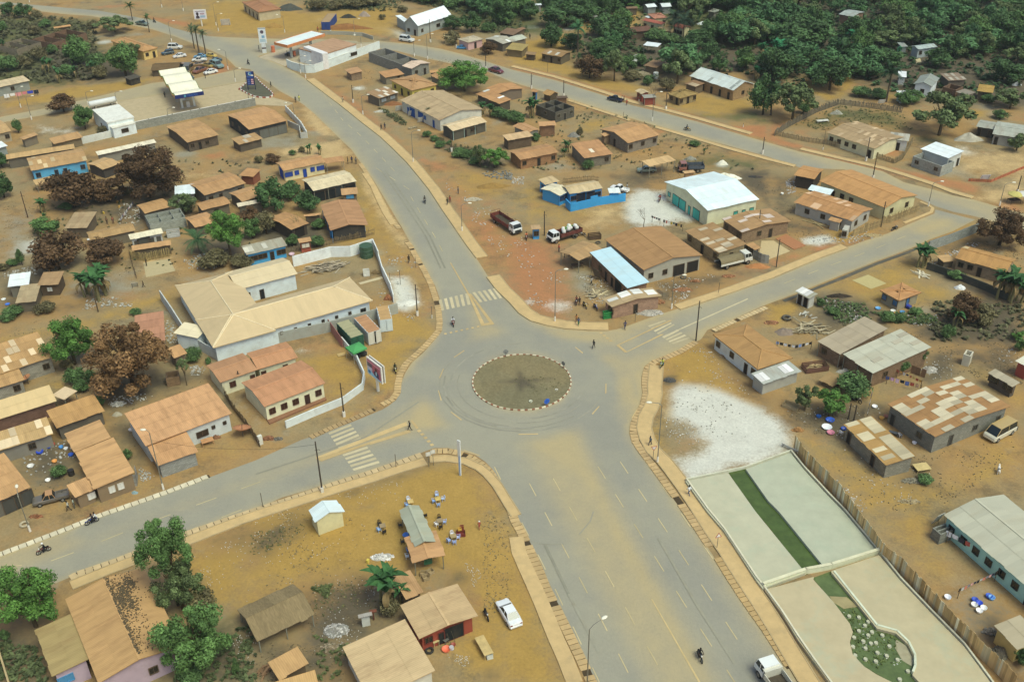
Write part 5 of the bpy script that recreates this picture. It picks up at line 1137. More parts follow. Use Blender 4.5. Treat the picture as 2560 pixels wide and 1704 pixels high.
 # ---- soil zones (world metres)
for a in[('scrub',[(-193,380),(-164,377),(-146,372),(-141,351),(-131,339),(-121,306),(-130,296),(-155,294)],6,.8),('soil',[(-163,356),(-129,331),(-111,305),(-119,300),(-138,301)],6,.9),('ochre',[(-129,296),(-107,303),(-108,295),(-121,286),(-142,278),(-143,281)],3,.9),('ochre',[(-114,398),(-85,396),(-76,347),(-98,350),(-110,360)],5,.8),('red',[(-132,377),(-112,366),(-109,359),(-121,366)],2,.9),('red',[(-155,391),(-138,396),(-137,390),(-151,386)],2,.6),('red',[(-95,320),(-85,315),(-85,305),(-91,306)],2,.8),('red',[(-77,241),(-71,243),(-70,240),(-74,237)],2,.8),('white',[(-134.6,342.6,2.5)],2,.9),('white',[(-126,263),(-115,261),(-113,257),(-123,258)],3,.6),('grey',[(-144,351),(-123,354),(-120,350),(-140,345)],3,.6),('grey',[(-80.9,241.5,2.7)],2,.9),('ochre',[(-105,388),(-71,377),(-40,384),(-37,345),(-63,349),(-93,350)],5,.9),('white',[(-69,365),(-65,375),(-64,362)],2,.7),('white',[(-50,357),(-42,358),(-30,345),(-36,343)],3,.7),('grey',[(-61,360),(-60,372),(-53,371),(-54,362)],3,.6),('red',[(-64,356),(-53,357),(-35,340),(-36,338),(-45,346),(-63,351)],2,.7),('red',[(-57,299),(-43,280),(-32,258),(-24,239),(-11,229),(-18,229),(-24,238),(-32,254),(-43,273),(-51,288)],2.5,.8),('scrub',[(-76,396),(-45,394),(-40,380),(-55,377),(-74,380)],5,.8),('scrub',[(-39,394),(16,391),(14,343),(-6,345),(-22,374)],6,.8),('red',[(-43,285),(-30,279),(-31,273),(-39,277)],2,.6),('white',[(-43.3,291,1.9)],1.5,.8),('grey',[(-66,255),(-54,253),(-53,244),(-64,244)],3,.7),('grey',[(-50.4,255,2)],2,.9),('grey',[(-52.7,263.2,1.4)],2,.6),('tan',[(-58,244),(-43,250),(-39,240),(-43,236),(-56,239)],2,.9),('tan',[(-57,278),(-47,260),(-45,252),(-50,255),(-55,267)],2,.9),('soil',[(-20,253),(-12,245),(-5,242),(-1,228),(-7,228),(-16,240)],3,.9),('grey',[(-5,263),(-1,264),(-1,260),(-4,259)],2,.7),('ochre',[(1,311),(1,332),(12,343),(22,346),(28,360),(29,348),(21,331),(20,310),(24,299),(30,297),(39,289),(38,283),(28,286),(14,302)],4,.9),('ochre',[(43,370),(47,372),(45,353),(41,356)],3,.9),('ochre',[(40,337),(46,336),(43,329)],3,.8),('ochre',[(53,282),(68,278),(69,269),(56,262),(45,270),(42,273)],4,.8),('red',[(1.2,312.1),(14.2,301.8),(28.4,286.1),(36,279.1),(45.2,268.9),(50.4,264.3),(57.5,255.8),(67.7,256.2),(65.3,245.4),(56.9,252.6),(42.1,268.1),(28.6,281.3),(13.9,296.1),(1.2,307.5)],1.5,.9),('red',[(16,281),(28,270),(33,263),(31,261),(24,267)],2,.7),('red',[(38,255),(41,253),(38,249),(37,251)],2,.8),('soil',[(22,346),(42,345),(63,344),(93,371),(81,297),(66,302),(53,298),(39,292),(30,301),(20,315)],8,1),('scrub',[(24,390),(106,385),(94,336),(63,340),(44,370),(28,367)],8,.9),('scrub',[(45,265),(70,269),(69,257),(58,259)],4,.7),('grey',[(56,280),(61,282),(62,275),(56,274)],2,.8),('scrub',[(22,269),(30,265),(27,260),(22,264)],3,.6),('white',[(8.2,353.4,2.6)],1.5,.9),('white',[(20.7,350.3,1.7)],1.5,.9),('grey',[(7,231),(12,234),(15,231),(15,228),(7,228)],3,.8),('scrub',[(36,233),(51,238),(62,232),(61,226),(44,227)],4,.6),('ochre',[(18,262),(30,263),(23,254),(18,250)],3,.7),('white',[(50.8,229.9,1.6)],1.2,1),('soil',[(96,386),(194,380),(143,266),(121,271),(110,276),(99,296),(77,297)],8,1),('scrub',[(96,386),(194,380),(175,338),(87,343)],8,.9),('ochre',[(89,320),(103,322),(97,306),(86,303)],3,.9),('ochre',[(87,296),(87,282),(92,278),(102,302),(105,302),(98,286),(92,276),(88,274),(85,287)],2,1),('ochre',[(107,285),(114,285),(109,276),(104,274)],3,.9),('ochre',[(133,290),(142,300),(140,288),(130,279)],3,.9),('ochre',[(121,266),(130,265),(126,260),(118,259)],3,.9),('red',[(68,256),(74,258),(69,251),(68,247),(77,237),(85,230),(93,225),(86,225),(74,236),(65,245)],2,.9),('red',[(90,238),(97,238),(94,233),(90,234)],2,.8),('scrub',[(73,255),(90,270),(105,264),(104,249),(88,258),(82,252)],4,.7),('scrub',[(103,247),(111,247),(108,241),(100,241)],3,.7),('tan',[(109,236),(125,236),(126,228),(122,218),(104,224)],5,.7),('white',[(110.9,235.6,3.2)],3,.7),('grey',[(127,272),(134,269),(130,258),(125,261)],3,.7),('grey',[(-112,207),(-106,209),(-99,194),(-97,187),(-101,184),(-103,184)],5,.7),('white',[(-104,194),(-99,195),(-97,188),(-101,187)],2,.8),('grey',[(-87,174),(-84,179),(-75,179),(-71,172),(-74,169),(-80,169),(-85,171)],4,.8),('grey',[(-65,176),(-59,181),(-53,180),(-52,178),(-63,174)],3,.6),('soil',[(-107,218),(-71,222),(-65,201),(-79,198),(-87,201),(-104,207)],6,.7),('soil',[(-103,183),(-91,182),(-86,173),(-89,165),(-80,168),(-77,166),(-88,163),(-93,160)],4,.8),('ochre',[(-86,157),(-76,163),(-66,171),(-64,172),(-63,168),(-70,163),(-78,157),(-89,152),(-91,155)],3,.8),('tan',[(-74,185),(-69,186),(-66,180),(-72,177)],2,.8),('grey',[(-84,208),(-79,202),(-80,198),(-83,203)],3,.7),('soil',[(-68,193),(-55,195),(-51,183),(-61,182)],4,.9),('tan',[(-93,228),(-74,226),(-70,228),(-71,230),(-91,230)],4,.7),('grey',[(-65,164),(-62,166),(-56,153),(-60,153)],3,.6),('ochre',[(-45,230),(-35,230),(-29,214),(-24,198),(-22,192),(-20,184),(-17,175),(-15,164),(-15,158),(-16,152),(-20,152),(-21,162),(-17,166),(-28,189),(-38,188),(-34,204)],3,.6),('tan',[(-35,230),(-33,224),(-26,203),(-24,197),(-20,189),(-22,189),(-27,199),(-34,220)],2,.9),('grey',[(-32.4,207,1.4)],1.5,.9),('grey',[(-26.5,186.3,1.1)],1.5,.8),('grey',[(-23.6,179.4,1.9)],2,.9),('white',[(-24,176),(-20,176),(-18,170),(-17,165),(-19,162),(-21,163),(-22,167)],2,1),('soil',[(-56,205),(-40,201),(-38,189),(-46,186),(-54,195)],4,1),('ochre',[(-24,162),(-17,162),(-14,156),(-14,152),(-23,152)],3,.9),('red',[(-17,222),(-15,229),(-11,219),(-6,204),(0,207),(0,167),(-4,177),(-6,185),(-12,202)],4,.6),('ochre',[(-15,229),(1,228),(0,212),(-9,213),(-13,220)],4,.6),('white',[(-18.6,162.7,.6)],1,.5),('red',[(-2,195),(5,191),(10,189),(11,178),(12,168),(10,158),(6,158),(2,162),(-2,170)],4,.8),('ochre',[(0,216),(7,224),(12,207),(24,207),(24,202),(14,198),(3,201)],5,.6),('white',[(25,207),(28,215),(31,216),(35,214),(36,209),(40,200),(37,199),(28,196),(25,200)],3,1),('tan',[(17,206),(26,209),(24,199),(15,195)],3,.7),('soil',[(21,224),(29,227),(39,226),(37,220),(28,216),(27,218)],4,.7),('grey',[(12,177),(15,177),(16,170),(19,170),(18,165),(12,170)],2,.8),('grey',[(13.7,175.6,1.3)],1.5,.8),('white',[(8.7,163.5,1.9)],2.5,.8),('white',[(3.5,165.3,.9)],1.2,.9),('soil',[(27,173),(36,175),(40,175),(47,177),(50,176),(40,171),(30,165),(27,163)],3,.7),('soil',[(53,226),(61,226),(57,206),(56,211),(53,219)],3,1),('grey',[(28,171),(30,170),(29,166),(27,167)],2,.7),('red',[(46,180),(51,180),(50,176),(45,176)],3,.7),('ochre',[(66,195),(70,193),(77,194),(73,189),(68,187),(66,188)],2.5,.8),('soil',[(61,226),(66,222),(61,200),(67,194),(63,191),(54,194)],4,.7),('white',[(60.6,190.2),(66.2,191.6),(67,188),(62.8,186.7),(59.9,187.3)],1.5,.9),('red',[(67,191),(73,189),(72,186),(68,186),(67,188)],2,.6),('red',[(60.6,185.8),(66.7,188.5),(66.6,186.6),(60.8,182.9)],1.5,.8),('red',[(51,180.4),(57,183.5),(57.8,181.6),(50.2,176.7)],1.5,.7),('ochre',[(55,169),(80,182),(83,178),(78,172),(83,168),(85,163),(66,160),(62,167),(60,168)],4,.7),('ochre',[(47,163),(53,165),(53,161),(47,156),(46,156)],3,1),('soil',[(57,166),(62,167),(67,161),(71,158),(75,156),(81,163),(95,165),(88,148),(72,149),(70,156),(64,157),(56,153),(55,158)],4,1),('scrub',[(57,165),(65,163),(64,157),(59,155),(57,160)],3,.7),('red',[(86,225),(91,221),(104,210),(106,212),(106,216),(96,223),(90,227)],2,.8),('grey',[(95,229),(109,228),(106,220),(98,222)],3,.8),('tan',[(103,209),(119,221),(115,211),(108,204)],3,.8),('red',[(108,209),(112,203),(110,200),(106,204)],2,.8),('ochre',[(86,194),(99,197),(98,195),(86,188),(81,185)],2,.7),('soil',[(84,183),(96,190),(96,186),(90,183)],3,.9),('grey',[(75,160.1,1.8)],2,.8),('grey',[(83,170),(85,171),(82,164),(81,163)],2,.8),('ochre',[(86.6,164.9,1.2)],2,.9),('soil',[(82,178),(82,177),(89,167),(87,166),(81,175)],2,1),('soil',[(62.1,192.5,.9)],1,.9),('grey',[(-78,149),(-73,154),(-70,143),(-73,142),(-76,145)],4,.7),('soil',[(-69,140),(-57,143),(-51,143),(-59,136),(-63,133),(-66,135)],4,1),('ochre',[(-77,141),(-75,142),(-74,140),(-74,138)],2,.9),('soil',[(-75,124),(-69,126),(-63,116),(-66,114),(-71,116)],4,.9),('grey',[(-71,117),(-67,119),(-64,116),(-69,114)],3,.7),('ochre',[(-48,122),(-40,127),(-39,122),(-46,118)],3,.5),('soil',[(-64,132),(-61,131),(-54,120),(-55,118),(-59,122)],3,.7),('ochre',[(-72,109),(-58,112),(-51,116),(-50,113),(-58,108)],3,.5),('grey',[(-47,139),(-45,137),(-40,130),(-40,127),(-43,132)],3,.7),('ochre',[(-37,147),(-29,150),(-25,142),(-25,138),(-31,133),(-30,138)],3,.8),('ochre',[(-26,150),(-15,154),(-16,150),(-19,144),(-20,138),(-22,136),(-24,140)],3,.9),('red',[(-38.6,129.7),(-30.2,135.4),(-29.9,134.5),(-37.8,128.6)],1,.9),('white',[(-36.2,149.2,1)],1.5,.8),('ochre',[(-26,132),(-21,136),(-22,133),(-26,130)],2,.7),('ochre',[(-26,112),(-15,116),(-12,118),(-8,118),(-5,114),(-2,107),(-25,108)],3,1),('grey',[(-11.5,117.8),(-8.3,117.5),(-8.1,116),(-11,116.8)],1.5,.8),('soil',[(-24,112),(-15,117),(-12,118),(-18,114),(-23,111)],3,.8),('white',[(26,137),(28,138),(31,138),(35,135),(40,130),(42,124),(41,120),(36,118),(25,113),(24,116),(23,118),(27,119),(29,122),(27,127),(24,129)],2.2,1),('white',[(25,114),(40,119),(41,119),(39,122),(31,121),(24,118)],2,1),('red',[(24,128),(26,128),(29,123),(29,121),(26,118),(23,120),(23,124)],2.5,.3),('grey',[(24,128),(26,128),(29,124),(26,123),(23,126)],2,.6),('ochre',[(26,146),(34,152),(35,141),(39,131),(33,136),(27,138),(24,135),(23,129),(21,126),(21,123),(22,119),(23,121),(23,125),(25,130),(25,137),(25,140)],2.5,.8),('soil',[(24.8,139.9),(27.1,140.5),(26.4,137.3),(24.7,137.4)],1.5,1),('soil',[(36,141),(41,134),(40,130),(37,135)],3,.7),('ochre',[(49,105),(58,108),(55,100),(56,94),(53,92),(52,97)],3,.7),('grey',[(54,94),(59,95),(61,87),(55,83),(53,88)],4,.6),('soil',[(56,89),(59,88),(60,83),(57,77),(56,81)],4,.9),('ochre',[(46,136),(58,139),(60,134),(58,132),(53,132),(45,131)],4,.6),('soil',[(43,130),(53,132),(59,131),(56,128),(50,123),(45,125),(43,127)],3,.9),('soil',[(70,145),(75,146),(73,140),(68,137),(67,138)],3,1),('soil',[(72,148),(88,149),(83,136),(76,140)],4,.7),('ochre',[(74,143),(79,143),(83,136),(80,129),(77,136)],3,.6),('ochre',[(43,123),(49,120),(52,114),(62,112),(75,125),(74,117),(68,112),(63,110),(57,106),(48,106),(46,114)],5,.8),('soil',[(58,118),(61,116),(59,112),(55,112)],3,.9),('red',[(45,123),(48,123),(47,120),(45,121)],3,.5),('soil',[(-65,89),(-58,87),(-53,79),(-60,79)],4,1),('ochre',[(-46,99),(-35,105),(-32,90),(-38,90),(-42,93)],4,.8),('scrub',[(-41,91),(-33,90),(-31,83),(-32,79),(-41,79)],5,.6),('soil',[(-42,83),(-32,88),(-30,79),(-41,79)],5,.9),('red',[(-65,91),(-62,89),(-61,86),(-63,87)],3,.7),('soil',[(-41,103),(-35,105),(-34,101),(-39,100)],4,.7),('ochre',[(-37,108),(-30,109),(-18,112),(-7,115),(-3,107),(0,103),(0,78),(-6,79),(-8,84),(-5,89),(-7,95),(-13,98),(-15,95),(-21,96),(-33,93)],5,1),('soil',[(-36,104),(-30,107),(-28,105),(-30,102),(-34,99)],4,.9),('grey',[(-19,104),(-16,105),(-15,100),(-18,100)],3,.8),('soil',[(-26,93),(-18,95),(-15,91),(-18,85),(-24,83),(-26,88)],5,1),('grey',[(-24,90),(-20,88),(-21,85),(-24,84)],4,.6),('soil',[(-31,85),(-19,84),(-19,79),(-30,79)],5,.9),('grey',[(-9,82),(-3,81),(-1,78),(-7,79)],4,.6),('soil',[(-2.9,79.5,.9)],1.5,.8),('soil',[(-11,96),(-5,97),(-5,94),(-7,93),(-9,93)],3,.6),('white',[(-4,107),(-3,106),(-1,102),(-2,103)],2,.5),('ochre',[(-2,99),(0,100),(4,83),(5,78),(-2,78)],3,1)]:zone(*a)
build_ground()
# ---- the town (world metres)
dust([(10,116.6),(12.7,116.5),(14.6,107.1),(17.3,98.2),(19,92.7),(20.6,87.3),(22.4,82.2),(23.5,77.5),(19.8,77.6),(17.6,84.8),(15.2,91.9),(11.9,101.7)],3,1)
dust([(-.2,122.2),(4,125.6),(9.4,130.8),(11.9,131.9),(12.7,129),(12.9,123.5),(13.7,118.7),(15.8,107.2),(10.2,107.2),(7.8,113.4)],3,.8)
dust([(10.5,149.3),(17.2,153.4),(27.2,153.2),(19.3,145),(16.3,142.4),(14.9,141.1)],2,.9)
dust([(16.1,140.1),(21.5,142.3),(20.6,132.9),(18.2,126.1),(16.8,129.5),(15.3,135.5)],2.2,.8)
dust([(-15.8,132.6),(-11.4,138),(-9.9,131),(-6.1,126.1),(-11.9,125.2),(-18.7,127)],2.2,.9)
dust([(-17.3,141),(-12.4,149.9),(-11.9,147.5),(-13.7,140.9),(-18.1,135.1)],2,.8)
dust([(-8,149.8),(-3,155.5),(0,153.9),(-0,151.4),(-4.8,148.3),(-7.4,146)],1.6,.8)
dust([(-3.8,154.3),(5.9,156.3),(17.3,154.1),(24.6,158.4),(34.2,163.6),(29.2,156.4),(16.8,148.8),(3.8,150.5)],1.8,.8)
dust([(75.1,188.2),(91.7,199.7),(98.6,203.3),(99.5,198.3),(87,190.4),(78.7,185.7)],2.2,.9)
dust([(31.2,157.1),(48.5,168.9),(62.6,179.5),(61.2,174.6),(47.1,162.4),(34.6,154)],2.5,.8)
dust([(-55.4,110.1),(-38.5,121),(-38.1,119.2),(-54.8,108.3)],1.5,.6)
clean([(13.51,139.09),(13.1,142.2),(11.9,145.09),(9.99,147.58),(7.51,149.49),(4.61,150.69),(1.51,151.09),(-1.6,150.69),(-4.49,149.49),(-6.98,147.58),(-8.89,145.09),(-10.08,142.2),(-10.49,139.09),(-10.08,135.99),(-8.89,133.09),(-6.98,130.61),(-4.49,128.7),(-1.6,127.5),(1.51,127.09),(4.61,127.5),(7.51,128.7),(9.99,130.61),(11.9,133.09),(13.1,135.99),(13.51,139.09)],3.6,.95)
clean([(-9.3,143.4),(-9.06,137),(-6.92,130.08),(-3.6,122.53),(-.7,113.62),(1.07,107.55),(4.43,97.18),(8.99,82.78),(12.86,71.48)],5,.9)
clean([(12.19,141.2),(12.68,133.11),(14.1,123.45),(17.02,112.51),(20.95,98.84),(24.33,85.81),(28.22,74.03)],4.2,.9)
clean([(-29.95,229.33),(-23.24,210.39),(-17.81,193.79),(-13.99,181.45),(-11.38,171.14),(-10.4,162.1),(-9.94,155.22),(-11.2,149.15),(-15.4,139.3),(-21.67,130.97),(-29.22,124.16),(-37.99,118.61),(-47.57,112.47),(-57.71,105.89)],3.4,.9)
clean([(-26.05,229.18),(-19.91,211.44),(-14.21,194.71),(-9.65,181.32),(-5.99,170.98),(-3.04,163.47),(.89,156.04),(4.64,151.91)],3,.9)
clean([(-2.8,125.76),(-9.39,124.01),(-17.4,121.27),(-25.08,117.86),(-32.39,114.08),(-41.97,108.47),(-52.09,102.19),(-61.48,96.36)],3,.85)
clean([(11.22,148.9),(18.67,148.35),(29.05,155.62),(40.04,162.63),(51.77,170.11),(69.5,181.19),(83.32,189.99)],3.2,.6)
clean([(-28.13,229.28),(-36.28,248.64),(-45.94,266.69),(-57.12,285.09),(-71.29,305.76),(-90.58,332.87),(-112.63,355.96),(-143,380.71),(-189.53,397.57)],5,.75)
clean([(-78.59,334.73),(-50.2,334.53),(-35.75,331.35),(-14.15,316.19),(1.15,301.33),(29.33,274.85),(54.66,248.84),(75.09,222.07),(96.87,199.41)],4.5,.75)
road('road',[(9.3,77.2),(8.6,79.5),(7.7,83),(6.6,86.2),(5.5,89.3),(4.6,92.6),(3.3,97.4),(2.1,101.1),(.7,104.7),(-0,107.2),(-1.2,111.5),(-1.9,113.7),(-3.1,116.6),(-4.2,118.4),(-5.7,120),(-7.8,121),(-9.9,121.8),(-11.9,121.8),(-13.5,120.9),(-15,119.8),(-17.2,118.7),(-20.2,117.1),(-23.2,115.7),(-26.2,114.2),(-29.3,112.6),(-32.8,111),(-36,108.6),(-40,106.7),(-44.7,104.2),(-49.6,100.7),(-53.4,98.4),(-57.4,96),(-63,91.9),(-65.8,89.9),(-70.3,98.7),(-68,100),(-64.6,102.3),(-60.6,105),(-57.2,107.3),(-55.1,108.6),(-49,112.3),(-44,115.8),(-38.2,119.5),(-32.2,124.3),(-28.4,126.4),(-25.3,128.5),(-20.7,131.8),(-19.8,132.8),(-18.7,134.5),(-18.3,137.2),(-18.2,140.1),(-17.8,142.6),(-16.9,145.6),(-15.4,148.1),(-13.6,152.4),(-12.6,154.9),(-12.4,157.5),(-12.9,163),(-13.5,167.4),(-14.6,172.1),(-16.1,176.5),(-17.6,181.1),(-19,185.4),(-20.5,189.8),(-23.2,198.2),(-25.1,203.6),(-27.4,210.5),(-30.1,218.4),(-32.6,225.5),(-34.4,229.7),(-39.4,242.8),(-44.3,252.4),(-48.6,261),(-52.8,269.5),(-57.1,277.2),(-61.1,282.9),(-66,289.3),(-70.6,296.9),(-76,304.9),(-79,310.4),(-83.8,312.6),(-89.3,323.3),(-95.6,330.7),(-102.7,338.2),(-112.7,348.6),(-122.7,357.6),(-129.7,362.1),(-142.3,371.7),(-150.1,376.6),(-162.5,380.3),(-171.1,384.1),(-178,391.7),(-191.3,396.4),(-198.6,398.9),(-200,402.3),(-192.7,399.7),(-173.5,392.6),(-150.3,384.2),(-135.8,375.8),(-124.9,369.3),(-115.4,358.6),(-108.4,353),(-100.5,347.9),(-93.8,346.3),(-84.1,344.5),(-74.8,343.4),(-62,342.4),(-49.8,339.8),(-49.2,338),(-44,338.2),(-44.2,336.7),(-57.8,338),(-70.6,335.6),(-75.6,328.5),(-79.2,323.9),(-74.2,319.1),(-68.2,312.1),(-60.7,301.1),(-53.5,289.7),(-46.2,277.7),(-42.6,272.6),(-38.8,265.5),(-32.7,254.7),(-28.5,245.3),(-23.9,235.1),(-21.9,229),(-18.4,219.2),(-14.9,208.4),(-11.9,198.8),(-9.3,190.5),(-6.9,183.2),(-4.6,175.9),(-2.7,170.9),(.1,165.6),(2.1,161.6),(4,158.9),(6.5,156.8),(9.7,155.7),(13.5,154.7),(16.8,154.6),(18.6,155.1),(20.6,156.2),(24.6,158.7),(28.6,161),(35.2,164.6),(41.1,168.1),(49.5,173.3),(55.3,177.3),(61,181.3),(68.1,185.6),(72.9,188.6),(78.3,191.6),(83.1,195.1),(88,198.6),(91.4,200.9),(92.4,202.9),(98.9,197.6),(92.1,192.2),(86.4,188.8),(80.2,184.3),(72.4,179.6),(64.5,174.4),(56.9,169.4),(50.4,165.2),(47.3,163.3),(45.8,162.3),(39.1,157.4),(34.6,154.4),(33,151.4),(29.1,148.2),(26.3,146.4),(23.7,144.9),(22.1,143),(21.3,140),(21,137.8),(20.9,135.3),(20.2,132.6),(19.3,130),(18.1,127.2),(17.7,125),(17.8,122.6),(18.4,120.7),(19.5,117.8),(20.4,115.1),(21.5,112.4),(22.4,110),(23.1,106.9),(23.9,104.5),(24.9,101.5),(25.8,98.4),(26.6,95.2),(27.5,92.5),(28.3,89.8),(29.1,87.3),(30,85.1),(30.9,82.1),(32.1,78),(32.4,76.5)],.012,2.4,1.25)
road('far_road',[(-44.2,339.9),(-30.7,334.8),(-21.6,329.4),(-14.4,323.1),(-7.4,315.9),(1.2,306.4),(13.9,295.6),(27.9,280.4),(33.8,272.9),(41.9,266.4),(49.6,259.4),(56.8,251.9),(65,243.7),(71.5,237.1),(80.3,230.5),(87.6,224.5),(90.5,217.8),(95.3,213.9),(98.8,210.2),(102.5,207.9),(106.1,204.2),(110.4,200.1),(114.3,196.2),(110.4,187.6),(106.8,191.7),(102.8,196.1),(99.6,199.2),(95.7,201.8),(93.1,204.6),(91,208.4),(88.5,212.1),(83.8,219.6),(79,225.8),(69.1,227.2),(62.9,234.4),(54.9,241.7),(47.8,248.2),(37.9,257.2),(32.7,262.4),(27.3,266.9),(16.8,278.9),(8.8,286.7),(1.1,294.4),(-6.2,304.6),(-18.4,313.9),(-24.4,318.4),(-35.4,327.5),(-41.6,330.7),(-43.7,334.8)],.008,2,1.6)
road('side_road',[(-82.7,310.6),(-85.3,308.6),(-89.5,305.6),(-93.6,302.4),(-105.5,298.5),(-117.7,286.8),(-128.3,277.9),(-139.1,270.8),(-142.4,268.2),(-140.4,263.5),(-137.1,266.1),(-119.2,276.8),(-110.1,282.5),(-99.3,287.9),(-88.6,292.5),(-85.8,294.1),(-78.2,298.6),(-75.9,300.2),(-77.6,308.2)],.016,1.8,1.6)
slab('station_forecourt',[(-112.5,268.6),(-119.2,276.8),(-110,282.3),(-99.3,287.7),(-88.5,292.1),(-78.1,298.3),(-73.7,293.6),(-68.1,284.6),(-60.2,278.7),(-61.6,276.1),(-70.5,277.8),(-83.9,269.8),(-90.3,266.2),(-103.8,256.4)],0,.05,'b5a27c','concrete')
slab('station_apron',[(-79,322.8),(-75.6,328.3),(-70.5,335.3),(-44,336.7),(-42.4,337.9),(-42,330.4),(-58.4,309.4),(-62.4,309.6),(-68.4,315.4),(-68.6,312.7),(-74.2,319.1)],0,.04,'b3a486','concrete')
pavement([(-58.9,300),(-51.9,287.7),(-46.2,277.7),(-42.4,270.8),(-38.2,263),(-32.2,252.3),(-28.1,243.8),(-23.8,234.4),(-19.8,224.2),(-17.4,217.9),(-13.9,207.1),(-10.9,198.2),(-8.1,189.8),(-5.8,183.5)],2.4)
pavement([(-3.5,175.5),(-1.6,170.4),(1,165.2),(2.5,161.7),(4.3,159.3),(6.8,157.9),(9.8,156.7),(13.5,156.2),(17.2,156)],2.6)
pavement([(30.4,162.4),(36.1,165.6),(42.1,169.1),(50.2,174.1),(55.5,177.9),(61.2,181.9),(67.8,186)],1.9)
pavement([(24.2,143.2),(23.6,139.9),(23.1,137.1),(22.9,134.7),(22,131.7),(20.7,128.8),(20.1,126),(20.2,123.3),(20.8,120.4),(22.1,117.8),(23,115.3),(24,112.3),(24.9,109.3),(25.8,105.9),(26.8,102.2),(27.8,98.9),(28.6,95.7),(29.4,92.8),(30.3,89.7),(31.2,86.2),(32.1,82.2),(33.1,78.1),(34.2,73.9)],2.3)
pavement([(.2,106.5),(-1.2,109.9),(-2.4,112.9),(-3.8,115.4),(-5.1,117),(-7.2,118.5),(-10,119.2),(-12.4,119)],1.4)
pavement([(-13,118.6),(-17,116.7),(-20.3,114.9),(-23.3,113.5),(-26.8,111.8),(-29.9,110.2),(-33.8,108.3),(-37.8,106.2),(-43.5,102.6),(-48.4,99.7),(-52.6,97.2),(-56.6,94.5)],1.7)
pavement([(.2,102.2),(.5,99.3),(1.4,96.3),(2.3,93.4),(3.2,90.3),(4,87.4),(4.8,84.5),(5.7,81.6),(6.6,78.1)],1.9,kerb=False)
pavement([(-34.4,227.5),(-31.5,219.7),(-29.1,211.2),(-27.1,204.8),(-25.1,199.3)],1.3,kerb=False)
pavement([(1.2,309.7),(14,298.5),(28.1,283),(34.4,275.4),(42.3,269),(50,261.7),(57.5,254.2),(62,249.9)],1.7,kerb=True)
pavement([(72,239.1),(76.4,235.5),(82,231.1),(88.3,226.1),(91.9,222.1),(96.3,216.9),(99.5,211.9),(102.7,208.8)],1.6)
pavement([(16.7,277.7),(24,269.8),(32,261.1)],1.4)
pavement([(38,256),(47.6,246.8),(54.5,239.9),(62.5,232.7),(67.9,228.2)],1.5)
pavement([(83.4,196.5),(88.4,199.8),(91,201.6),(92,203.6),(91.7,205.1),(90.5,207)],.7,kerb=False,h=.1)
drain([(-.9,109.4),(.1,105.2),(.8,103.4),(1.7,100.5),(2.8,96.9),(3.8,93),(4.9,89.7),(5.8,86.9),(6.8,83.8),(7.8,80.6),(8.8,77.2)],w=1.25,step=.8)
drain([(-11.8,120.9),(-9.9,121),(-7.9,120.3),(-6.1,119.1),(-4.7,117.6),(-3.5,115.9),(-2.2,112.9),(-1,109.4)],w=1.2,step=.8,miss=.04)
drain([(-14.1,119.9),(-17.1,118.2),(-20.1,116.5),(-23.1,115),(-26.1,113.5),(-29.2,111.8),(-32.6,110),(-35.9,108.3),(-39.9,106.2),(-44.1,103.9),(-48.2,101.4),(-52.4,98.7),(-56.5,96.5),(-57.1,95.9)],w=1.1,step=1,miss=.01,color='c4a878')
drain([(-70,99.3),(-68,100.4),(-64.7,102.6),(-60.7,105.3),(-57.4,107.7),(-55.6,108.8),(-52.5,110.6),(-49.1,112.7),(-44.2,116)],w=.9,step=1,color='d6cbaa')
drain([(-30.7,125),(-28,127.2),(-24.9,129.5),(-21.9,131.9)],w=1,step=.8,color='a98a5a')
drain([(-20.6,133.3),(-19.4,134.4),(-18.7,136.3),(-18.8,138.8),(-18.7,141.7),(-18,144.8),(-16.5,147.6),(-14.9,150.7),(-13.7,153.6),(-13,155.4),(-13,158.4),(-13.5,163.1),(-14.3,167.5),(-15.4,172.6),(-17,178),(-18.9,183.6),(-20.6,188.9),(-21.6,191)],w=1.1,step=.78,miss=.03)
drain([(-23.8,197.6),(-25.9,202.6),(-27.9,208.8),(-30.1,216),(-32,221.6),(-33.9,227.5),(-36.2,233.6)],w=1,step=.8,color='c0a06a')
drain([(31.7,150.2),(29,147.6),(26.4,145.8),(23.9,144.2),(22.5,142.2),(21.9,139.7),(21.6,137.5),(21.5,135.3),(20.9,132.6),(19.9,130),(18.7,127.2),(18.3,125),(18.4,122.5),(19,120.4),(20.1,117.3),(21,114.6),(21.9,111.9),(22.9,109.1),(23.7,106.6),(24.7,103.3),(25.6,100.2)],w=1.15,step=.8,color='bb9a66')
drain([(26.4,97.4),(27.3,94),(28.1,91.2),(29,88.3),(29.9,85.6),(30.7,82.7),(31.5,79.8)],w=1,step=.8,color='b8965e')
drain([(46.4,161.7),(38.9,156.5),(35.5,154)],w=1,step=.8,color='c8ad7c')
slab('open_ditch',[(50.2,164.6),(56.7,168.7),(64.3,173.7),(72.2,179),(80,183.6),(86.1,187.9),(86,187.2),(79.6,182.5),(71.8,177.8),(63.9,172.4),(56.4,167.7),(50.6,163.9)],0,.06,'5a564a','concrete')
stripes([(-28.4,125.96),(-26.18,121.87),(-25.25,128.11),(-23.03,124.19)],5)
stripes([(-25.52,120.55),(-23.34,116.69),(-22.09,122.43),(-19.72,118.44)],5)
stripes([(-13.63,166.53),(-8.21,168.93),(-12.92,162.56),(-7.58,164.6)],6)
stripes([(-7.39,169.12),(-2.05,171.07),(-5.88,165.36),(-.82,167.26)],6)
stripes([(24.28,156.13),(25.73,153.14),(27.53,158),(29.16,156.37)],4)
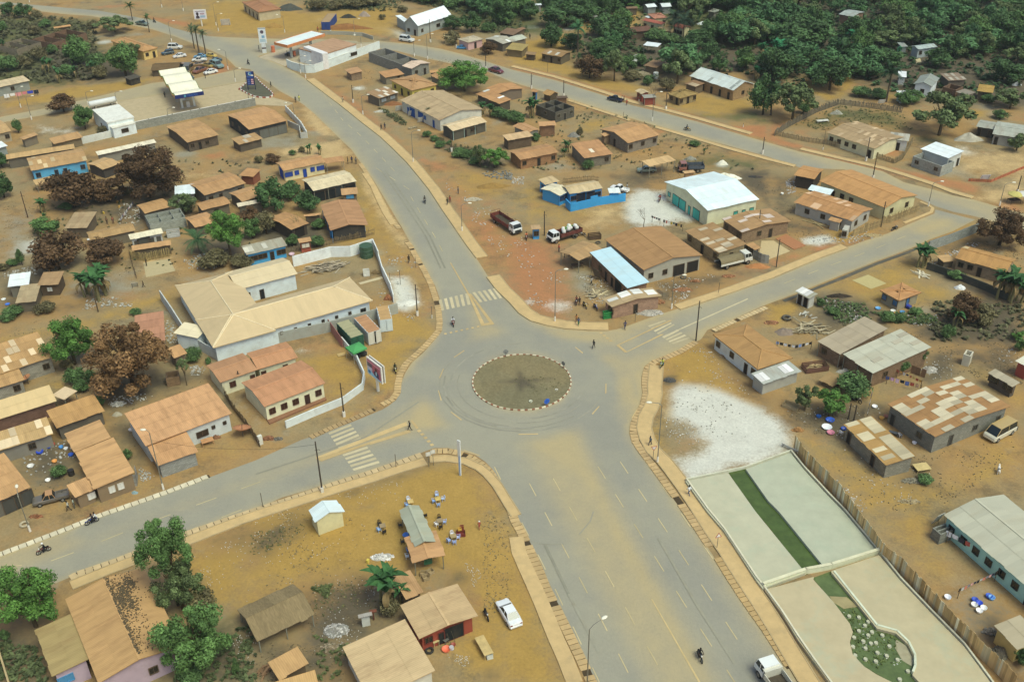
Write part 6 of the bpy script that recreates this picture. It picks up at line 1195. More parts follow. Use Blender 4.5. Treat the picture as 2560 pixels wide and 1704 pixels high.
stripes([(26.38,152.21),(27.85,149.85),(29.3,154.69),(31.16,151.72)],4)
mark('splitter_island_marking',[[(-29.42,119.94),(-29.11,119.37),(-16.35,127.53),(-16.61,128.49)],[(-21.93,123.39),(-21.63,122.79),(-15.73,125.74),(-15.97,126.49)],[(-16.02,128.73),(-15.73,128.92),(-14.57,126.87),(-14.88,126.54)],[(-29.19,119.68),(-21.71,123.49),(-21.5,123.08),(-28.43,118.95)]],color='c9aa70')
mark('give_way_line',[[(-14.83,126.18),(-14.38,126.45),(-14.06,126.03),(-14.51,125.71)],[(-14.28,125.29),(-13.83,125.55),(-13.52,125.14),(-13.97,124.82)],[(-13.74,124.41),(-13.29,124.67),(-12.99,124.25),(-13.43,123.94)],[(-13.2,123.53),(-12.76,123.79),(-12.45,123.38),(-12.9,123.07)],[(-12.67,122.66),(-12.23,122.92),(-11.93,122.51),(-12.37,122.21)]],color='c9aa70')
mark('splitter_island_marking',[[(-12.14,181.4),(-11.93,181.39),(-7.89,168.5),(-8.19,168.31)],[(-8.2,168.51),(-7.79,168.5),(-4.75,157.13),(-5.43,156.96)],[(-8,168.72),(-7.59,168.7),(-3.1,157.46),(-3.68,157.21)],[(-5.43,156.88),(-5.54,157.53),(-3.4,158.23),(-3.1,157.46)]],color='c9aa70')
mark('give_way_line',[[(-12.03,154.54),(-11.61,154.72),(-11.48,154.27),(-11.89,154.1)],[(-11.08,154.92),(-10.67,155.09),(-10.53,154.65),(-10.95,154.48)],[(-10.13,155.3),(-9.72,155.48),(-9.58,155.03),(-10,154.86)],[(-9.18,155.68),(-8.76,155.86),(-8.63,155.41),(-9.05,155.23)],[(-8.23,156.07),(-7.8,156.24),(-7.68,155.79),(-8.1,155.62)],[(-7.27,156.45),(-6.84,156.62),(-6.72,156.17),(-7.14,156)],[(-6.3,156.83),(-5.88,157.01),(-5.75,156.56),(-6.18,156.38)]],color='c9aa70')
mark('splitter_island_marking',[[(18.05,149.76),(18.54,149.89),(19.72,147.69),(19.32,147.36)],[(18.05,149.76),(18.53,149.82),(28.99,157.95),(28.41,157.97)],[(19.32,147.43),(19.71,147.55),(26.79,153.17),(26.22,153.19)]],color='c9aa70')
mark('centre_line',[[(26.3,152.4),(26.47,152.18),(44.04,165.13),(43.9,165.42)]])
mark('give_way_line',[[(15.39,154.15),(15.88,154.21),(16.09,153.77),(15.58,153.67)],[(15.89,153.26),(16.38,153.32),(16.59,152.88),(16.08,152.79)],[(16.39,152.38),(16.87,152.44),(17.08,152),(16.58,151.91)],[(16.89,151.5),(17.37,151.56),(17.57,151.13),(17.07,151.03)]],color='c9aa70')
dashes('edge_dashes',[(-1.08,111.3),(1.19,104.51),(4.96,92.8),(9.26,78.69)])
dashes('lane_dashes',[(2.19,113.31),(6.24,100.71),(10.25,87.98),(12.96,79.01)])
dashes('lane_dashes',[(5.65,114.32),(9.64,101.93),(13.57,89.27),(17.04,78.37)])
dashes('lane_dashes',[(12.26,116.88),(16.28,104.3),(20.23,91.86),(24.38,79.16)])
dashes('lane_dashes',[(15.62,117.94),(19.61,105.53),(23.51,93),(27.25,80.99)])
dashes('edge_dashes',[(19,118.88),(22.97,106.19),(27.06,93.45),(30,84.86)])
dashes('edge_dashes',[(-2.82,117.1),(-.71,110.55),(.46,106.67)])
dashes('lane_dashes',[(-32.05,230.75),(-24.22,219.46),(-20.04,206.26),(-15.99,193.73),(-13.26,184.25)])
dashes('lane_dashes',[(-57.09,296.82),(-44.43,264.1),(-38.08,252.17),(-33,241.12),(-27.92,229.8)])
dashes('lane_dashes',[(52.09,170.95),(62.41,177.71),(72.12,183.71),(82.68,191.03)])
dashes('lane_dashes',[(-73.68,96.8),(-61.12,98.91),(-58.91,100.27),(-50.54,106),(-37.87,113.73)])
dashes('edge_dashes',[(-56.64,96.3),(-53.44,98.49),(-51.05,99.94),(-42.81,105.44),(-39.84,107.35)])
mark('centre_line',[[(16.84,90.82),(16.97,90.82),(20.9,78.06),(20.65,78.06)]],color='c8ae74')
mark('junction_dashes',[[(-2.9,117.1),(-2.78,117.15),(-1.87,114.25),(-2.01,114.18)],[(-7.48,121.04),(-7.45,121.25),(-4.99,119.89),(-5.05,119.69)],[(-12.14,136.92),(-12.02,136.92),(-11.39,134.16),(-11.55,134.02)],[(-9.85,130.88),(-9.77,131.02),(-7.98,128.82),(-8.1,128.62)],[(-9.88,146.6),(-9.98,146.77),(-8.29,148.96),(-8.19,148.72)],[(-12.16,140.54),(-12.02,140.38),(-11.47,143.12),(-11.63,143.26)]],color='c9aa70')
mark('junction_dashes',[[(15.19,138.19),(15.36,138.19),(15.08,135.32),(14.91,135.32)],[(17.63,124.99),(17.77,125.05),(17.99,122.16),(17.82,122.08)],[(18.43,128.6),(18.54,128.49),(19.72,131.02),(19.6,131.17)],[(12.35,129.9),(12.45,129.66),(13.72,131.84),(13.62,131.96)],[(10.87,149.32),(11,149.46),(12.17,147.55),(12.02,147.35)],[(.79,124.96),(.82,124.74),(3.77,124.78),(3.78,125)]],color='c9aa70')
line('tyre_marks',[(2.22,101.41),(3.22,100.92),(4.65,100.74),(6.53,100.85)],w=.15,color='96937f')
line('tyre_marks',[(10.9,107.15),(10.31,105.18),(8.66,102.64)],w=.2,color='96937f')
line('tyre_marks',[(-37.52,116.27),(-32.46,119.04),(-22.66,124.59),(-15.02,133.8)],w=.3,color='96937f')
line('tyre_marks',[(-30.74,229.36),(-24.07,211.59),(-17.81,193.79),(-13.87,179.15)],w=.35,color='96937f')
line('tyre_marks',[(-29.69,229.32),(-23.09,211.55),(-16.9,193.76),(-13.01,179.12)],w=.35,color='96937f')
line('tyre_marks',[(3.94,100.86),(6.62,91.84),(9.68,82.47)],w=.35,color='96937f')
line('tyre_marks',[(19.17,101.58),(22.34,89.72),(25.28,80.58)],w=.35,color='96937f')
island(1.51,139.09,8.07)
house(-144.76,292.3,.744,10.38,4.92,2.7,'shed',.4,'cdb58c','8b9188','grey walled house behind the washing line, beige tin roof',op='n:_w_')
ruin(-158.86,334.49,1.032,9.28,9.77,2.2,'roofless brick shell with thin white wall tops left of the trees',xs=(.5,),color='8f826a',wm='mudbrick')
ruin(-148.4,341.98,1.031,13.7,10.05,2.4,'roofless red brown mud brick shell with several rooms by the road',xs=(.33,.66),color='7c5a44',wm='mudbrick')
house(-152.26,355,.519,5.55,1.55,2,'shed',.2,'bf8a50','6e5a44','long low shed with orange board roof beside mud brick shell')
house(-119.66,329.28,-.73,18.8,5.45,2.9,'hip',.94,'b9864f','d8b968','yellow house with tan hipped roof behind the bushy green trees',op='b:wd')
house(-103.57,308.41,.084,8.16,7.48,1.9,'thatch',.8,'6e5636','5d5040','low hut with brown leaf thatch beside the wrecked cars',rm='thatch',cat='hut',name='hut')
house(-110.87,298.22,.875,3.84,3.25,1.9,'shed',.2,'4f4a40','3c3a36','tiny dark shack beside the side road under green tree',rm='wood',cat='shack',name='shack')
car(-108.08,333.5,-.05,'white station wagon with bonnet up in the scrap yard','dedfd6','suv',s=1.01)
car(-108.89,327.53,-2.54,'dark teal off roader second row of the scrap yard','2a4656','suv',s=.85)
car(-104.15,324.12,-2.65,'white saloon with red trim in the scrap yard','dcdcd6','sedan',s=.95)
car(-96.66,319.32,-3.06,'white pickup truck in the scrap yard by the palms','e0e0d8','pickup',s=.87)
car(-97.5,323.39,-3.04,'light blue saloon behind white pickup by the palms','5f93b4','sedan',s=.9)
car(-94.18,324.22,-.34,'yellow taxi parked by the palm trunks','d0ac2c','sedan',s=.85)
car(-91.47,318.79,-2.57,'dark teal saloon parked beside the yellow taxi','2f4f5a','sedan',s=.91)
car(-89.53,313.12,-.83,'grey green estate car at the yard edge','7f9a96','suv',s=1.15)
car(-90.16,306.91,-2.5,'white car parked nearest to the road corner','e4e4dc','sedan',s=.97)
car(-98.86,310.82,2.88,'rusty brown wrecked van with a flat roof','7d5a3c','van',s=1.06,wreck=True,dusty='9a744a')
car(-93.91,308.43,-2.1,'rust red wrecked car body without wheels','824a34','sedan',s=1.12,wreck=True)
car(-97.61,308.61,-1.46,'olive brown wreck standing end on in the yard','6a6044','van',s=1.14,wreck=True)
car(-95.98,314.96,-2.81,'brown wrecked saloon in the middle of the yard','8a6a44','sedan',s=.85,wreck=True)
car(-92.51,313.8,-.63,'yellow and rust wrecked taxi in the yard','a88a3a','sedan',s=.94,wreck=True)
car(-95.83,302.71,-.81,'dark blue grey car tucked behind the wave canopy','3b4a54','sedan',s=1.05)
person(-90.57,302.25,1.57,'person standing at the road beside the scrap yard','3a3a3c','2a2a2c','stand')
car(-127.73,363.36,-.49,'dusty green grey pickup truck on the road by the palms','6a7a70','pickup',s=.96)
moto(-124.42,366.59,-.7,'small dark motorbike riding the top road','30302e',s=1)
person(-124.42,366.59,-2.27,'rider in dark clothes on top road motorbike','2b2b2e','2a2a2c','ride',z=0)
moto(-80.57,315.73,-.96,'black motorbike crossing the wide junction tarmac','1f1f20',s=1)
person(-80.57,315.73,-2.53,'rider in dark shirt crossing junction tarmac','3a3234','2a2a2c','ride',z=0)
wave_canopy(-91.82,282.25,.457,7.52,23.46,5.2,'filling station canopy with cream wave roof and blue fascia')
person(-97.88,284.99,0,'attendant in dark clothes under the wave canopy','2a2a2e','22242a','stand')
house(-104.29,261.31,.621,7.1,12.39,3.6,'flat',.35,'dfe0d4','e2ece8','white station shop with flat roof behind the forecourt',op='n:_W_|a:_d_',rm='concrete',ov=.12,name='shop_building',cat='shop')
house(-100.21,255.74,.661,6.16,2.03,2.6,'flat',.2,'dcdccc','e2ecea','',op='n:_W_',rm='concrete',ov=.1,wing=True)
tank(-113.02,277.83,.633,7.5,.8,.7,'white horizontal fuel tank behind the station shop','d4d8d4')
wallrun([(-103.5,255.6),(-89.9,264.7),(-83.6,268.7),(-70.4,277.2)],2.2,'grey block wall with white posts round the filling station',color='9b9d90',m='block',coping='d8d8cc',pillars=5)
wallrun([(-111,248.2),(-106.7,251.4),(-103.1,254.2)],1.8,'whitewashed low wall continuing west of station wall',color='d2d6cc')
wallrun([(-112.2,267.8),(-103.7,255.2)],2,'brown garden wall beside the white station shop',color='9a8260')
house(-80.88,250.72,.634,8.4,14.33,2.7,'gable',.5,'b98b55','6a5c4c','tan single pitch house with dark brick walls below station wall',op='n:wdw_',wm='mudbrick')
house(-65.81,258,.633,10.77,14.03,3.3,'gable',.79,'bd8a55','3c3f40','black walled bar with wide tan roof below station wall',op='n:wGGG|a:www',pn='6a6a60')
house(-65.86,245.55,.665,6.53,4.48,2.2,'shed',.3,'b58c58','5c5244','rusty shack with torn roof under the black walled bar',pt=3)
house(-132.46,255.07,.645,4.4,9.96,2.7,'gable',.43,'c09860','a89c80','ochre roofed cabin at left picture edge by small tree',op='n:_w')
house(-127.5,243.07,.793,3.54,3.63,2.3,'shed',.3,'e4ece8','8a9490','white sheet metal roofed shed at far left picture edge',rm='tin')
house(-122.09,249.25,.964,4.24,1.6,2.3,'shed',.3,'bb8f5c','7d7260','small rusty lean roofed hut beside washing heaps',op='b:d')
house(-111.99,247.38,.677,7.29,3.54,2.3,'shed',.5,'b98c56','7a6c50','long tan shed roof in front of the whitewashed wall')
house(-114.6,237.69,.429,15.61,2.58,2.6,'shed',.3,'c29a60','6a6456','narrow tan shed roof directly behind the blue house')
house(-108.38,231.82,.485,12.67,8.93,3,'gable',.72,'b98e58','5fadd6','bright blue house with patched tan roof on the left',op='n:w_dd_w',pt=6,pc='d2b684',pn='1f3040')
house(-94.33,239.88,.581,14.33,1.89,2.6,'shed',.3,'e0d6b8','8c8a7c','long white strip roof behind the big brown tree')
house(-96.77,230.21,.927,4.94,6.29,2.4,'gable',.43,'c29a64','4a4540','small pale orange gabled hut left of big brown tree')
tree('green',-133.7,317.4,9,9.8,'tall green tree above the banana patch top left')
tree('green',-115.5,305.7,10,9.5,'bushy green tree beside the scrap yard hut')
tree('olive',-117.6,321.2,5.6,5.8,'second rounded green tree leaning over yellow house')
tree('brown',-122.8,274.2,4.7,8.6,'round brown leaved tree on the side road verge')
tree('green',-112,260.3,6.7,5.5,'small bright tree in front of the station shop')
tree('olive',-134.4,354.4,5.5,12.3,'flat topped acacia tree beside the top road')
palm(-101.9,333.4,7.6,3.9,'tall coconut palm on the road corner, left of three',group='coconut palms on the road corner',color='4a5a3a')
palm(-99,328.2,8.5,4.2,'tall coconut palm on the road corner, middle of three',group='coconut palms on the road corner',color='4a5a3a')
palm(-96.7,327.2,7.7,3.8,'tall coconut palm on the road corner, right of three',group='coconut palms on the road corner',color='4a5a3a')
palm(-133.1,369.7,6,4.6,'coconut palm beside the dusty pickup at the top road')
palm(-122.5,353.8,5.8,3.3,'shorter coconut palm right of the dusty pickup')
tree('dark',-180.4,378.2,4.8,5.9,'dark tree at the top left corner above the road')
tree('dark',-174.4,376.4,4.7,6.7,'second dark tree near the top left road')
tree('drybush',-169.4,374.6,3,4.7,'dry brown shrub beside the top left road')
tree('bush',-129.1,258.6,3.6,2.6,'small green shrub at the left cabin')
tree('dark',-123.5,234.7,3.4,4.8,'dark green tree at the left edge below white shed')
tree('drybush',-105.4,255.2,2.6,3.1,'dry bush beside the station wall corner')
lamp(-111.66,342.05,6.3,0,'lamp post on the top road beside the palms')
lamp(-99.01,354.29,5.3,0,'lamp post with long arm on the ochre bank')
lamp(-101.49,361.6,7.4,0,'bare lamp post near the billboard on the bank')
lamp(-85.71,310.52,5.6,3.14,'lamp post at the junction corner by yellow taxi')
lamp(-80.87,298.72,3.4,0,'short lamp at the side road mouth')
lamp(-136.39,278.38,5.4,0,'lamp by the washing line on the side road')
lamp(-129.42,268.3,6.1,0,'lamp on the side road near the brown tree')
lamp(-118.06,279.86,3.4,0,'lamp beside the white fuel tank')
lamp(-109.67,279.22,3.4,0,'lamp standing behind the station shop')
lamp(-91.19,265.03,3.4,0,'lamp by the forecourt wall below the canopy')
lamp(-72.28,277.7,7.8,0,'lamp in front of the blue price pylon')
lamp(-127.76,387.61,5.7,0,'white footed lamp at top edge of the bank')
lamp(-118.34,382.09,5.7,0,'second white footed lamp at the bank top')
lamp(-180.97,398.39,5.1,0,'lamp at the very top left road edge')
washing([(-142.8,285.1),(-135.5,288.5)],1.7,'washing line with white, pink and blue cloths by grey house',['dfe2e0','e4e4e0','d8828c','d06a7c','3a4cb4','2a2e3c'],w=1.5,h=1.1)
billboard(-106.12,360.44,.1,4.2,2.5,5.7,'white billboard with a portrait on the ochre bank','white')
board(-98.04,361.41,.2,'red framed white notice board on the ochre bank',w=3.2,h=2.4,color='d8d8d0')
pylon(-74.27,290.65,.12,2.1,5.43,'blue fuel price pylon on the striped traffic island','blue')
slab('pylon_bed',[(-78,291.3),(-77,298.2),(-75.5,302.3),(-72.9,296.5),(-68.1,287.9),(-67.1,285.5),(-67.8,283.2),(-70.3,283.3),(-72.3,284.3),(-75.1,287.3)],0,.16,'5a5a48','dirt')
kerb_ring([(-78.03,291.3),(-76.97,298.24),(-75.51,302.28),(-72.93,296.53),(-68.08,287.95),(-67.12,285.53),(-67.79,283.21),(-70.28,283.31),(-72.34,284.34),(-75.13,287.31)])
house(-88.1,375.38,-1.027,16.94,8.51,3.2,'hip',1.01,'a56c46','bdb08c','cream arcade house with red brown roof at the top edge',op='n:dddd')
house(-27.01,352.21,.916,17.37,6.6,3.6,'gable',2.6,'eaf4f4','a3aca6','new house with bright white tin roof above the far road',op='n:w_W_|a:wd',rm='tin',ov=.5)
house(-35.63,354.23,.52,2.03,7.57,3,'shed',.6,'e4eeee','98a09a','',rm='tin',wing=True)
shipping_container(-61.57,358.98,4.643,11.07,2.95,2.6,'blue shipping container standing on the ochre bank','2c4a8c','a88a62')
flat_canopy(-65.67,325.49,.912,15.64,5.94,5,'filling station canopy with white top and orange fascia')
house(-56.09,319.22,.874,14.17,11.01,4,'flat',.3,'b58a68','e6eeec','white station office with tan flat roof and long wall',op='n:sW_sssWW',rm='rust',ov=.1,name='station_office',cat='station office')
house(-58.9,313.41,-.834,10.47,1.93,4.4,'flat',.5,'e4e4e0','e4e4e0','',rm='paint',ov=.02,wing=True)
wallrun([(-67.9,312.3),(-66.1,309.8),(-63.3,307.3),(-61.1,305.9),(-58.5,306.2),(-56.9,308.1),(-41.3,330.4)],2.4,'curved white perimeter wall round the orange canopy station',color='dbe6e2',coping='e2e6da')
wallrun([(-62.9,348.2),(-55.4,347.3),(-48.6,345.3),(-44.5,340.8)],1.2,'low grey retaining wall behind the orange canopy station',color='a8a898')
pylon(-77.91,327.66,.1,2.3,7.78,'tall white station pylon with a round emblem','white')
drum(-75.23,328.24,'orange fuel pump beside the white pylon',color='cf5a2a',r=.6,h=2,name='fuel_pump',cat='pump')
ruin(-34.42,311.28,-.854,19.19,6.42,3,'long grey block shell with three gravel filled rooms',xs=(.33,.66),color='85857c')
house(-27.4,302.83,-.769,4.32,7.45,3.1,'gable',.65,'d9bda4','8b8b80','grey block house with pinkish sheet roof joining block shell',op='b:wd',wm='block')
house(-45.71,300.38,-1.118,4.99,3.88,2.2,'shed',.3,'bb8a5c','957c60','tiny square rusty roofed hut behind the station wall',wm='mudbrick')
house(-34.29,296.62,.561,6.24,4.61,2.3,'shed',.5,'b8834f','8a8068','low rusty shed with whitewashed plank wall near block shell',op='n:_d')
house(-26.94,286.44,.617,8.65,11.88,3,'hip',.94,'b58654','d2c050','yellow house with hipped rusty roof beside large green tree',op='a:wdw|n:w_w',pt=3)
house(-35.14,278.73,.766,6.97,5.75,2.5,'shed',.4,'a98258','6a6252','rusty roadside stall with white patches on its roof',pt=7,pc='d6cdb8',open_=1,op='n:WW',pn='8a9498',cat='stall',name='stall')
house(-18.12,266.71,-.95,19.99,13.69,3.1,'gable',1.22,'b59a72','d0cfbc','large white walled house with half beige half orange roof',op='n:_dG_Gw_d_',pn='28559c',fc='2f5c98')
house(-11.51,253.05,.648,10.75,5.18,2.7,'gable',.58,'d3b88c','5a574a','pale roofed veranda bar with turquoise rails',open_=1,post='a8c0b4',op='n:_dW_',cap='e0cda4')
fence([(-14.7,250.5),(-12.6,252.3),(-9.3,254.9)],1,'turquoise veranda railing of the pale roofed bar',color='86c0b0',step=.35,w=.08,kind='picket',name='veranda_railing',vary=.02,lean=0)
house(-17.98,292.37,-.986,8.04,6.25,2.6,'gable',.43,'b88550','8a8272','rusty roof half hidden behind the large green tree',op='a:_d_')
house(-21.24,298.32,.234,3.73,1.81,2.3,'shed',.2,'c08a50','807460','small orange roofed lean-to left of the large green tree')
house(-.96,280.79,-1.03,6.27,8.39,2.7,'gable',.58,'b9824c','7a6a58','wide orange roofed house right of the large green tree')
house(-4.05,274.18,-.931,10.91,4.2,2.4,'shed',.4,'b8824c','5a5042','low orange shed with shiny white sheets on its roof',pt=3,pc='dfe2dc')
house(-11.91,330.97,.683,6.43,5.49,2.6,'hip',.58,'b4a88c','cfa3a0','pale pink house with grey tin roof by far road',op='n:_d_')
house(-2.44,329.59,.771,5.82,8.39,2.6,'gable',.58,'b0ac98','6a6456','grey tin roofed house behind the small brown tree',pt=2,pc='e0e4dc')
house(.97,338.66,-.571,5.68,5.31,2.5,'shed',.4,'7d6048','5c5244','dark brown roof behind the pink house top right')
car(-33.13,338.24,-.49,'silver white off roader parked on the far road','d6dad6','suv',s=1.1)
car(-3.62,304.09,-.75,'dark red saloon driving down the far road','6c1c30','sedan',s=1.15)
car(-14.57,328.95,-.14,'small blue car beside the pale pink house','3f86b8','sedan',s=.85)
person(-58.8,280.31,3.49,'worker in a yellow vest at the forecourt edge','d6d23c','8a8c40','stand')
person(-59.61,279.15,3.14,'person in black standing beside the yellow vest worker','232326','1c1c20','stand')
person(-69.15,292.87,2.79,'person walking near the striped island','3e3e3c','303234','walk')
person(-33.31,256.3,2.97,'first of two pedestrians on the pavement by the red verge','4a4238','3a3630','walk')
person(-32.48,257.06,2.97,'second pedestrian on the red verge pavement in dark blue','26304a','2a2c34','walk')
person(-46.34,278.58,2.97,'pedestrian in pale clothes on the curb by rusty stall','b8a888','8a7a60','stand')
person(-38.26,234.26,3.49,'man beside the bar in navy at the yellow house','24345c','2a2c38','stand')
person(-37.15,233.4,.35,'man in grey standing beside navy dressed man','6a6a66','3a3a3c','stand')
person(-64.54,351.8,0,'labourer in red on the bank by the blue container','b83a28','5a3a30','stand')
person(-59.57,348.07,.52,'labourer in white on the retaining wall','c8c4b8','26262a','stand')
person(-80.1,329.93,1.57,'person at the foot of the white pylon','3a3630','2e2c28','stand')
person(-69.85,323.49,1.57,'attendant beside the orange pump under white canopy','2a2c30','26262a','stand')
car(-68.89,323.91,-.35,'grey motor car under the white station canopy','4a4c4a','sedan',s=.85)
tree('bright',-12.6,286.9,8.2,13.4,'large round bright green tree between the orange roofs',fine=1)
tree('brown',-6.1,322.7,3.9,5.5,'small brown tree on the far road verge')
tree('drybush',-18,335.4,4.3,6.7,'dry brown tree beside the small blue building')
tree('dark',-18.3,352.3,4.4,7,'dark green tree right of the bright white roof')
tree('dark',-12.1,348,6.6,8.1,'large dark brown green tree above far road')
tree('green',-.5,356.9,5.6,7.1,'green bushy tree at the slope top right')
house(-18.86,335.19,-.455,3.21,3.21,2.6,'flat',.1,'b8a878','b0a070','rusted small kiosk behind lorry tyres above far road',cat='kiosk',name='kiosk')
banana(-7.2,266.8,3.9,'banana plant beside the pale veranda bar',n=8)
banana(-5.1,265,3.9,'banana plants in the garden behind pale bar',n=8)
banana(-13.2,268.7,3.3,'banana by the white walled house gable',n=6)
palm(-21.3,262.3,4.3,1.7,'small young palm in front of white walled house',n=9)
tree('olive',-7.1,230.4,5.6,3.9,'bare looking light tree in the garden scrub')
tree('bright',-3.2,230.2,4.8,6.3,'bright green bushy tree beside the dirt slope')
tree('bush',-8,233.1,1.8,3.9,'dark green bush at the foot of bushy tree')
banana(-49.4,240.3,2.8,'young banana plants above the cream bar, left',n=7)
banana(-47.2,240.2,2.8,'young banana plants above the cream bar, right',n=7)
tree('brown',-57.8,235,2.2,4.5,'brown tree left of the cream bar roof')
tree('bush',-53.6,239.8,1.4,2.2,'low shrub above the cream bar roof')
tree('drybush',-61,235.1,1.7,2.4,'dry bush at the left behind cream bar')
tree('drybush',-51.8,241.8,1.5,1.9,'thin dry shrub above cream bar')
lamp(-51.26,346.05,5.1,0,'tall lamp by the retaining wall above far road')
lamp(-75.73,351.31,5.4,3.14,'lamp on ochre bank beside cream arcade house')
lamp(-47.49,332.55,3.4,3.14,'lamp with curved arm by station office')
lamp(-62.71,305.89,4.7,0,'lamp outside the white perimeter wall, left')
lamp(-60.44,301.28,4.6,0,'lamp outside the white perimeter wall, right')
lamp(-25.08,318.08,7.4,0,'lamp on the far road verge beside block house')
lamp(-29.47,321.52,4.5,0,'far road lamp just left of block house lamp')
power_pole(-16.55,330.38,4.5,.4,'dark pole on the far road near grey roofs')
power_pole(-25.33,337.01,7.4,.4,'tall pole above far road by white house')
power_pole(-6.72,307.01,4.3,.4,'thin pole beside dark red saloon')
power_pole(-43.44,278.45,5,.4,'dark pole with white foot on the red verge')
lamp(-39.56,268.55,5,0,'lamp on pavement beside rusty stall')
lamp(-23.38,234.25,7.5,0,'lamp on the pavement beside the grass slope')
power_pole(-14.33,240.76,4.7,.4,'pole beside the veranda bar garden')
lamp(-57.38,264.64,4.4,3.14,'lamp between fence and kerb below forecourt')
wallrun([(-60.9,271.6),(-54.6,258.8),(-51.9,251.6)],1.7,'white baluster wall beside the main road',color='dde0d8',pillars=2.2)
wallrun([(-51.9,251.6),(-53.5,251.2),(-54.6,256.4),(-58.4,260.5)],1.6,'white low wall closing the bar courtyard',color='b8b8ac')
board(-30.2,271.19,.5,'white board leaning near the blue doors, left',w=1.8,h=1.6)
board(-26.38,267.14,.5,'white board leaning near the blue doors, middle',w=1.8,h=1.6)
board(-23.56,261.99,.5,'white board leaning near the blue doors, right',w=1.6,h=1.5)
heap(-50.8,371.1,4.3,2.3,1.6,0,'grey gravel heap beside the bank container','9a8a7c')
heap(-80.4,357.7,6.8,1.9,1.5,0,'ochre soil heap beside cream arcade house','a37c36')
heap(-32.1,276.2,5.7,1.8,1,0,'red earth bank below the rusty stall','8c5630')
heap(-34.9,270.5,3.9,1.3,.5,0,'white rubble strip below the rusty stall','b5b2a2',bits=40,bitcol='c0beb0')
heap(-55.2,354.3,17.9,1.9,1.8,0,'long earth bank behind retaining wall','94602f')
heap(-56.4,369.2,6.6,1.5,1.2,0,'dark scrap heap beside the blue container','3a3c38',bits=50,bitcol='5a5c58')
heap(-79.4,381.8,9.1,4.8,2,0,'dark scrap iron heap behind cream arcade house','4c504a',bits=70,bitcol='6a6e68')
plank_pile(-25.31,257.57,1.8,.8,.3,.3,'small plank stack on the ochre yard',n=8)
house(2.91,340.8,.839,8.05,1.4,2.3,'shed',.3,'8c6748','6a5a48','brown shed roof at left beside the sandy clearing')
house(2.25,331.41,.733,6.65,4.77,2.4,'gable',.6,'bcc0ac','7a7464','grey white tin roof beside the sandy clearing',rm='sheetroof')
house(3,321.46,-.424,5.74,5.37,2.3,'shed',.6,'a08a4c','7a6a48','ochre thatch roofed house with stacked firewood',rm='thatch')
house(7.14,316.29,-.295,3.28,2.24,1.9,'shed',.2,'94744c','5a4c3a','small brown lean-to above the far road pavement')
house(14.91,314.74,-.599,7.57,6.14,2.5,'gable',.5,'9c7848','6a604c','brown roofed house with a whitish sheet by clearing',op='n:w_d_w',pt=2,pc='d6d2c0')
house(43.67,301.26,-.696,4.37,5.06,2.5,'shed',.5,'8c6a48','7c6c54','rust roof hidden among the dark trees')
house(45.41,321.56,-.483,4.8,3.49,2.6,'shed',.2,'e6eeee','50504a','open stall with bright white sheet roof in the trees',rm='tin',open_=2,cat='stall',name='stall')
house(39.53,310.89,-.853,2.33,2.87,2.2,'shed',.2,'a8aca0','6a685c','grey sheet roofed shed below the white stall, upper')
house(38.4,307.67,-.249,1.65,2.14,2,'shed',.2,'b4b8ac','6a685c','grey sheet roofed shed below the white stall, lower')
house(51.23,354.31,.231,4.95,5.98,3,'hip',.86,'b2705a','d6cf9c','cream villa with salmon hipped roof among palms',op='n:w_w')
house(48.94,346.62,-.785,8.13,1.83,3,'shed',.4,'a5473a','d8d2a4','long cream wing with red lean roof of villa',op='n:w_w_w')
house(57.42,340.48,-.911,4.51,3.92,3,'gable',.58,'b04c3c','dad29c','cream wing with bright red gable roof behind palms',op='n:www')
house(43.39,338.43,.331,7.59,3.12,2.6,'shed',.7,'6a4638','5a4838','old dark brown roof in front of cream villa')
house(48.77,354.95,-1.264,2.41,2.59,2.5,'shed',.2,'dce6e6','8c9088','white tin kiosk roof beside the salmon roofed villa',rm='tin')
house(51.85,339.95,-.266,4.28,3.86,2.2,'thatch',.8,'94805a','6a5c44','small tan thatched hut right of old dark roof',rm='thatch')
house(50.42,369.33,.358,3.73,3.89,2.6,'gable',.6,'dfe8e6','8c908a','white tin roof deep in the trees at the top, left',rm='tin')
house(55.95,370.07,.115,3.52,4.85,2.6,'gable',.6,'dfe8e6','8c908a','white tin roof deep in the trees at the top, right',rm='tin')
house(43.92,367.52,.091,4.07,1.53,2.4,'shed',.3,'7a6048','605444','rusty low roof at the top among trees')
house(11.02,373.46,.19,2.5,1.43,2.5,'shed',.2,'e0e8e6','8a8c86','small white roof at the top left among trees',rm='tin')
house(29.77,356.47,-.586,4.47,1.28,2.4,'shed',.4,'8c8c80','5a544a','dark grey shed roof beside the ochre clearing trees')
house(71.86,361.58,-.746,2.74,4.14,2.6,'hip',.65,'8a9080','7a766a','small grey hipped roof deep in dark forest')
house(60.44,284.19,-.925,16.7,8.71,3.1,'gable',1.6,'ccd6d0','a8875c','long barn with white and grey tin roof by forest',op='n:ddddd|b:_w_',rm='sheetroof',wm='mudbrick',pt=6,pc='a4aca6')
house(52.74,283.48,-.91,4.16,3.83,2.3,'shed',.3,'8f6a48','6c5c48','rusty shack with striped sheets beside the long barn',pt=3,pc='b09a78')
house(48.11,275.32,-.967,5.01,6.85,2.3,'hip',1.3,'9a7e44','a08b5e','mud house with sagging ochre thatch beside the barn',op='n:wd|b:w_d_w',rm='thatch',wm='mudbrick',sv=.2)
house(37.22,277.1,-1.135,3.44,2.6,2.4,'gable',.36,'c2ac84','a03228','red roadside stall with pale striped roof',op='n:W',pn='6a1c18',cat='stall',name='stall')
house(38.57,273.27,.182,3.61,2.26,2.3,'shed',.2,'9a9a8c','8a2a22','dark red stall with grey open front, right one',open_=1,cat='stall',name='stall')
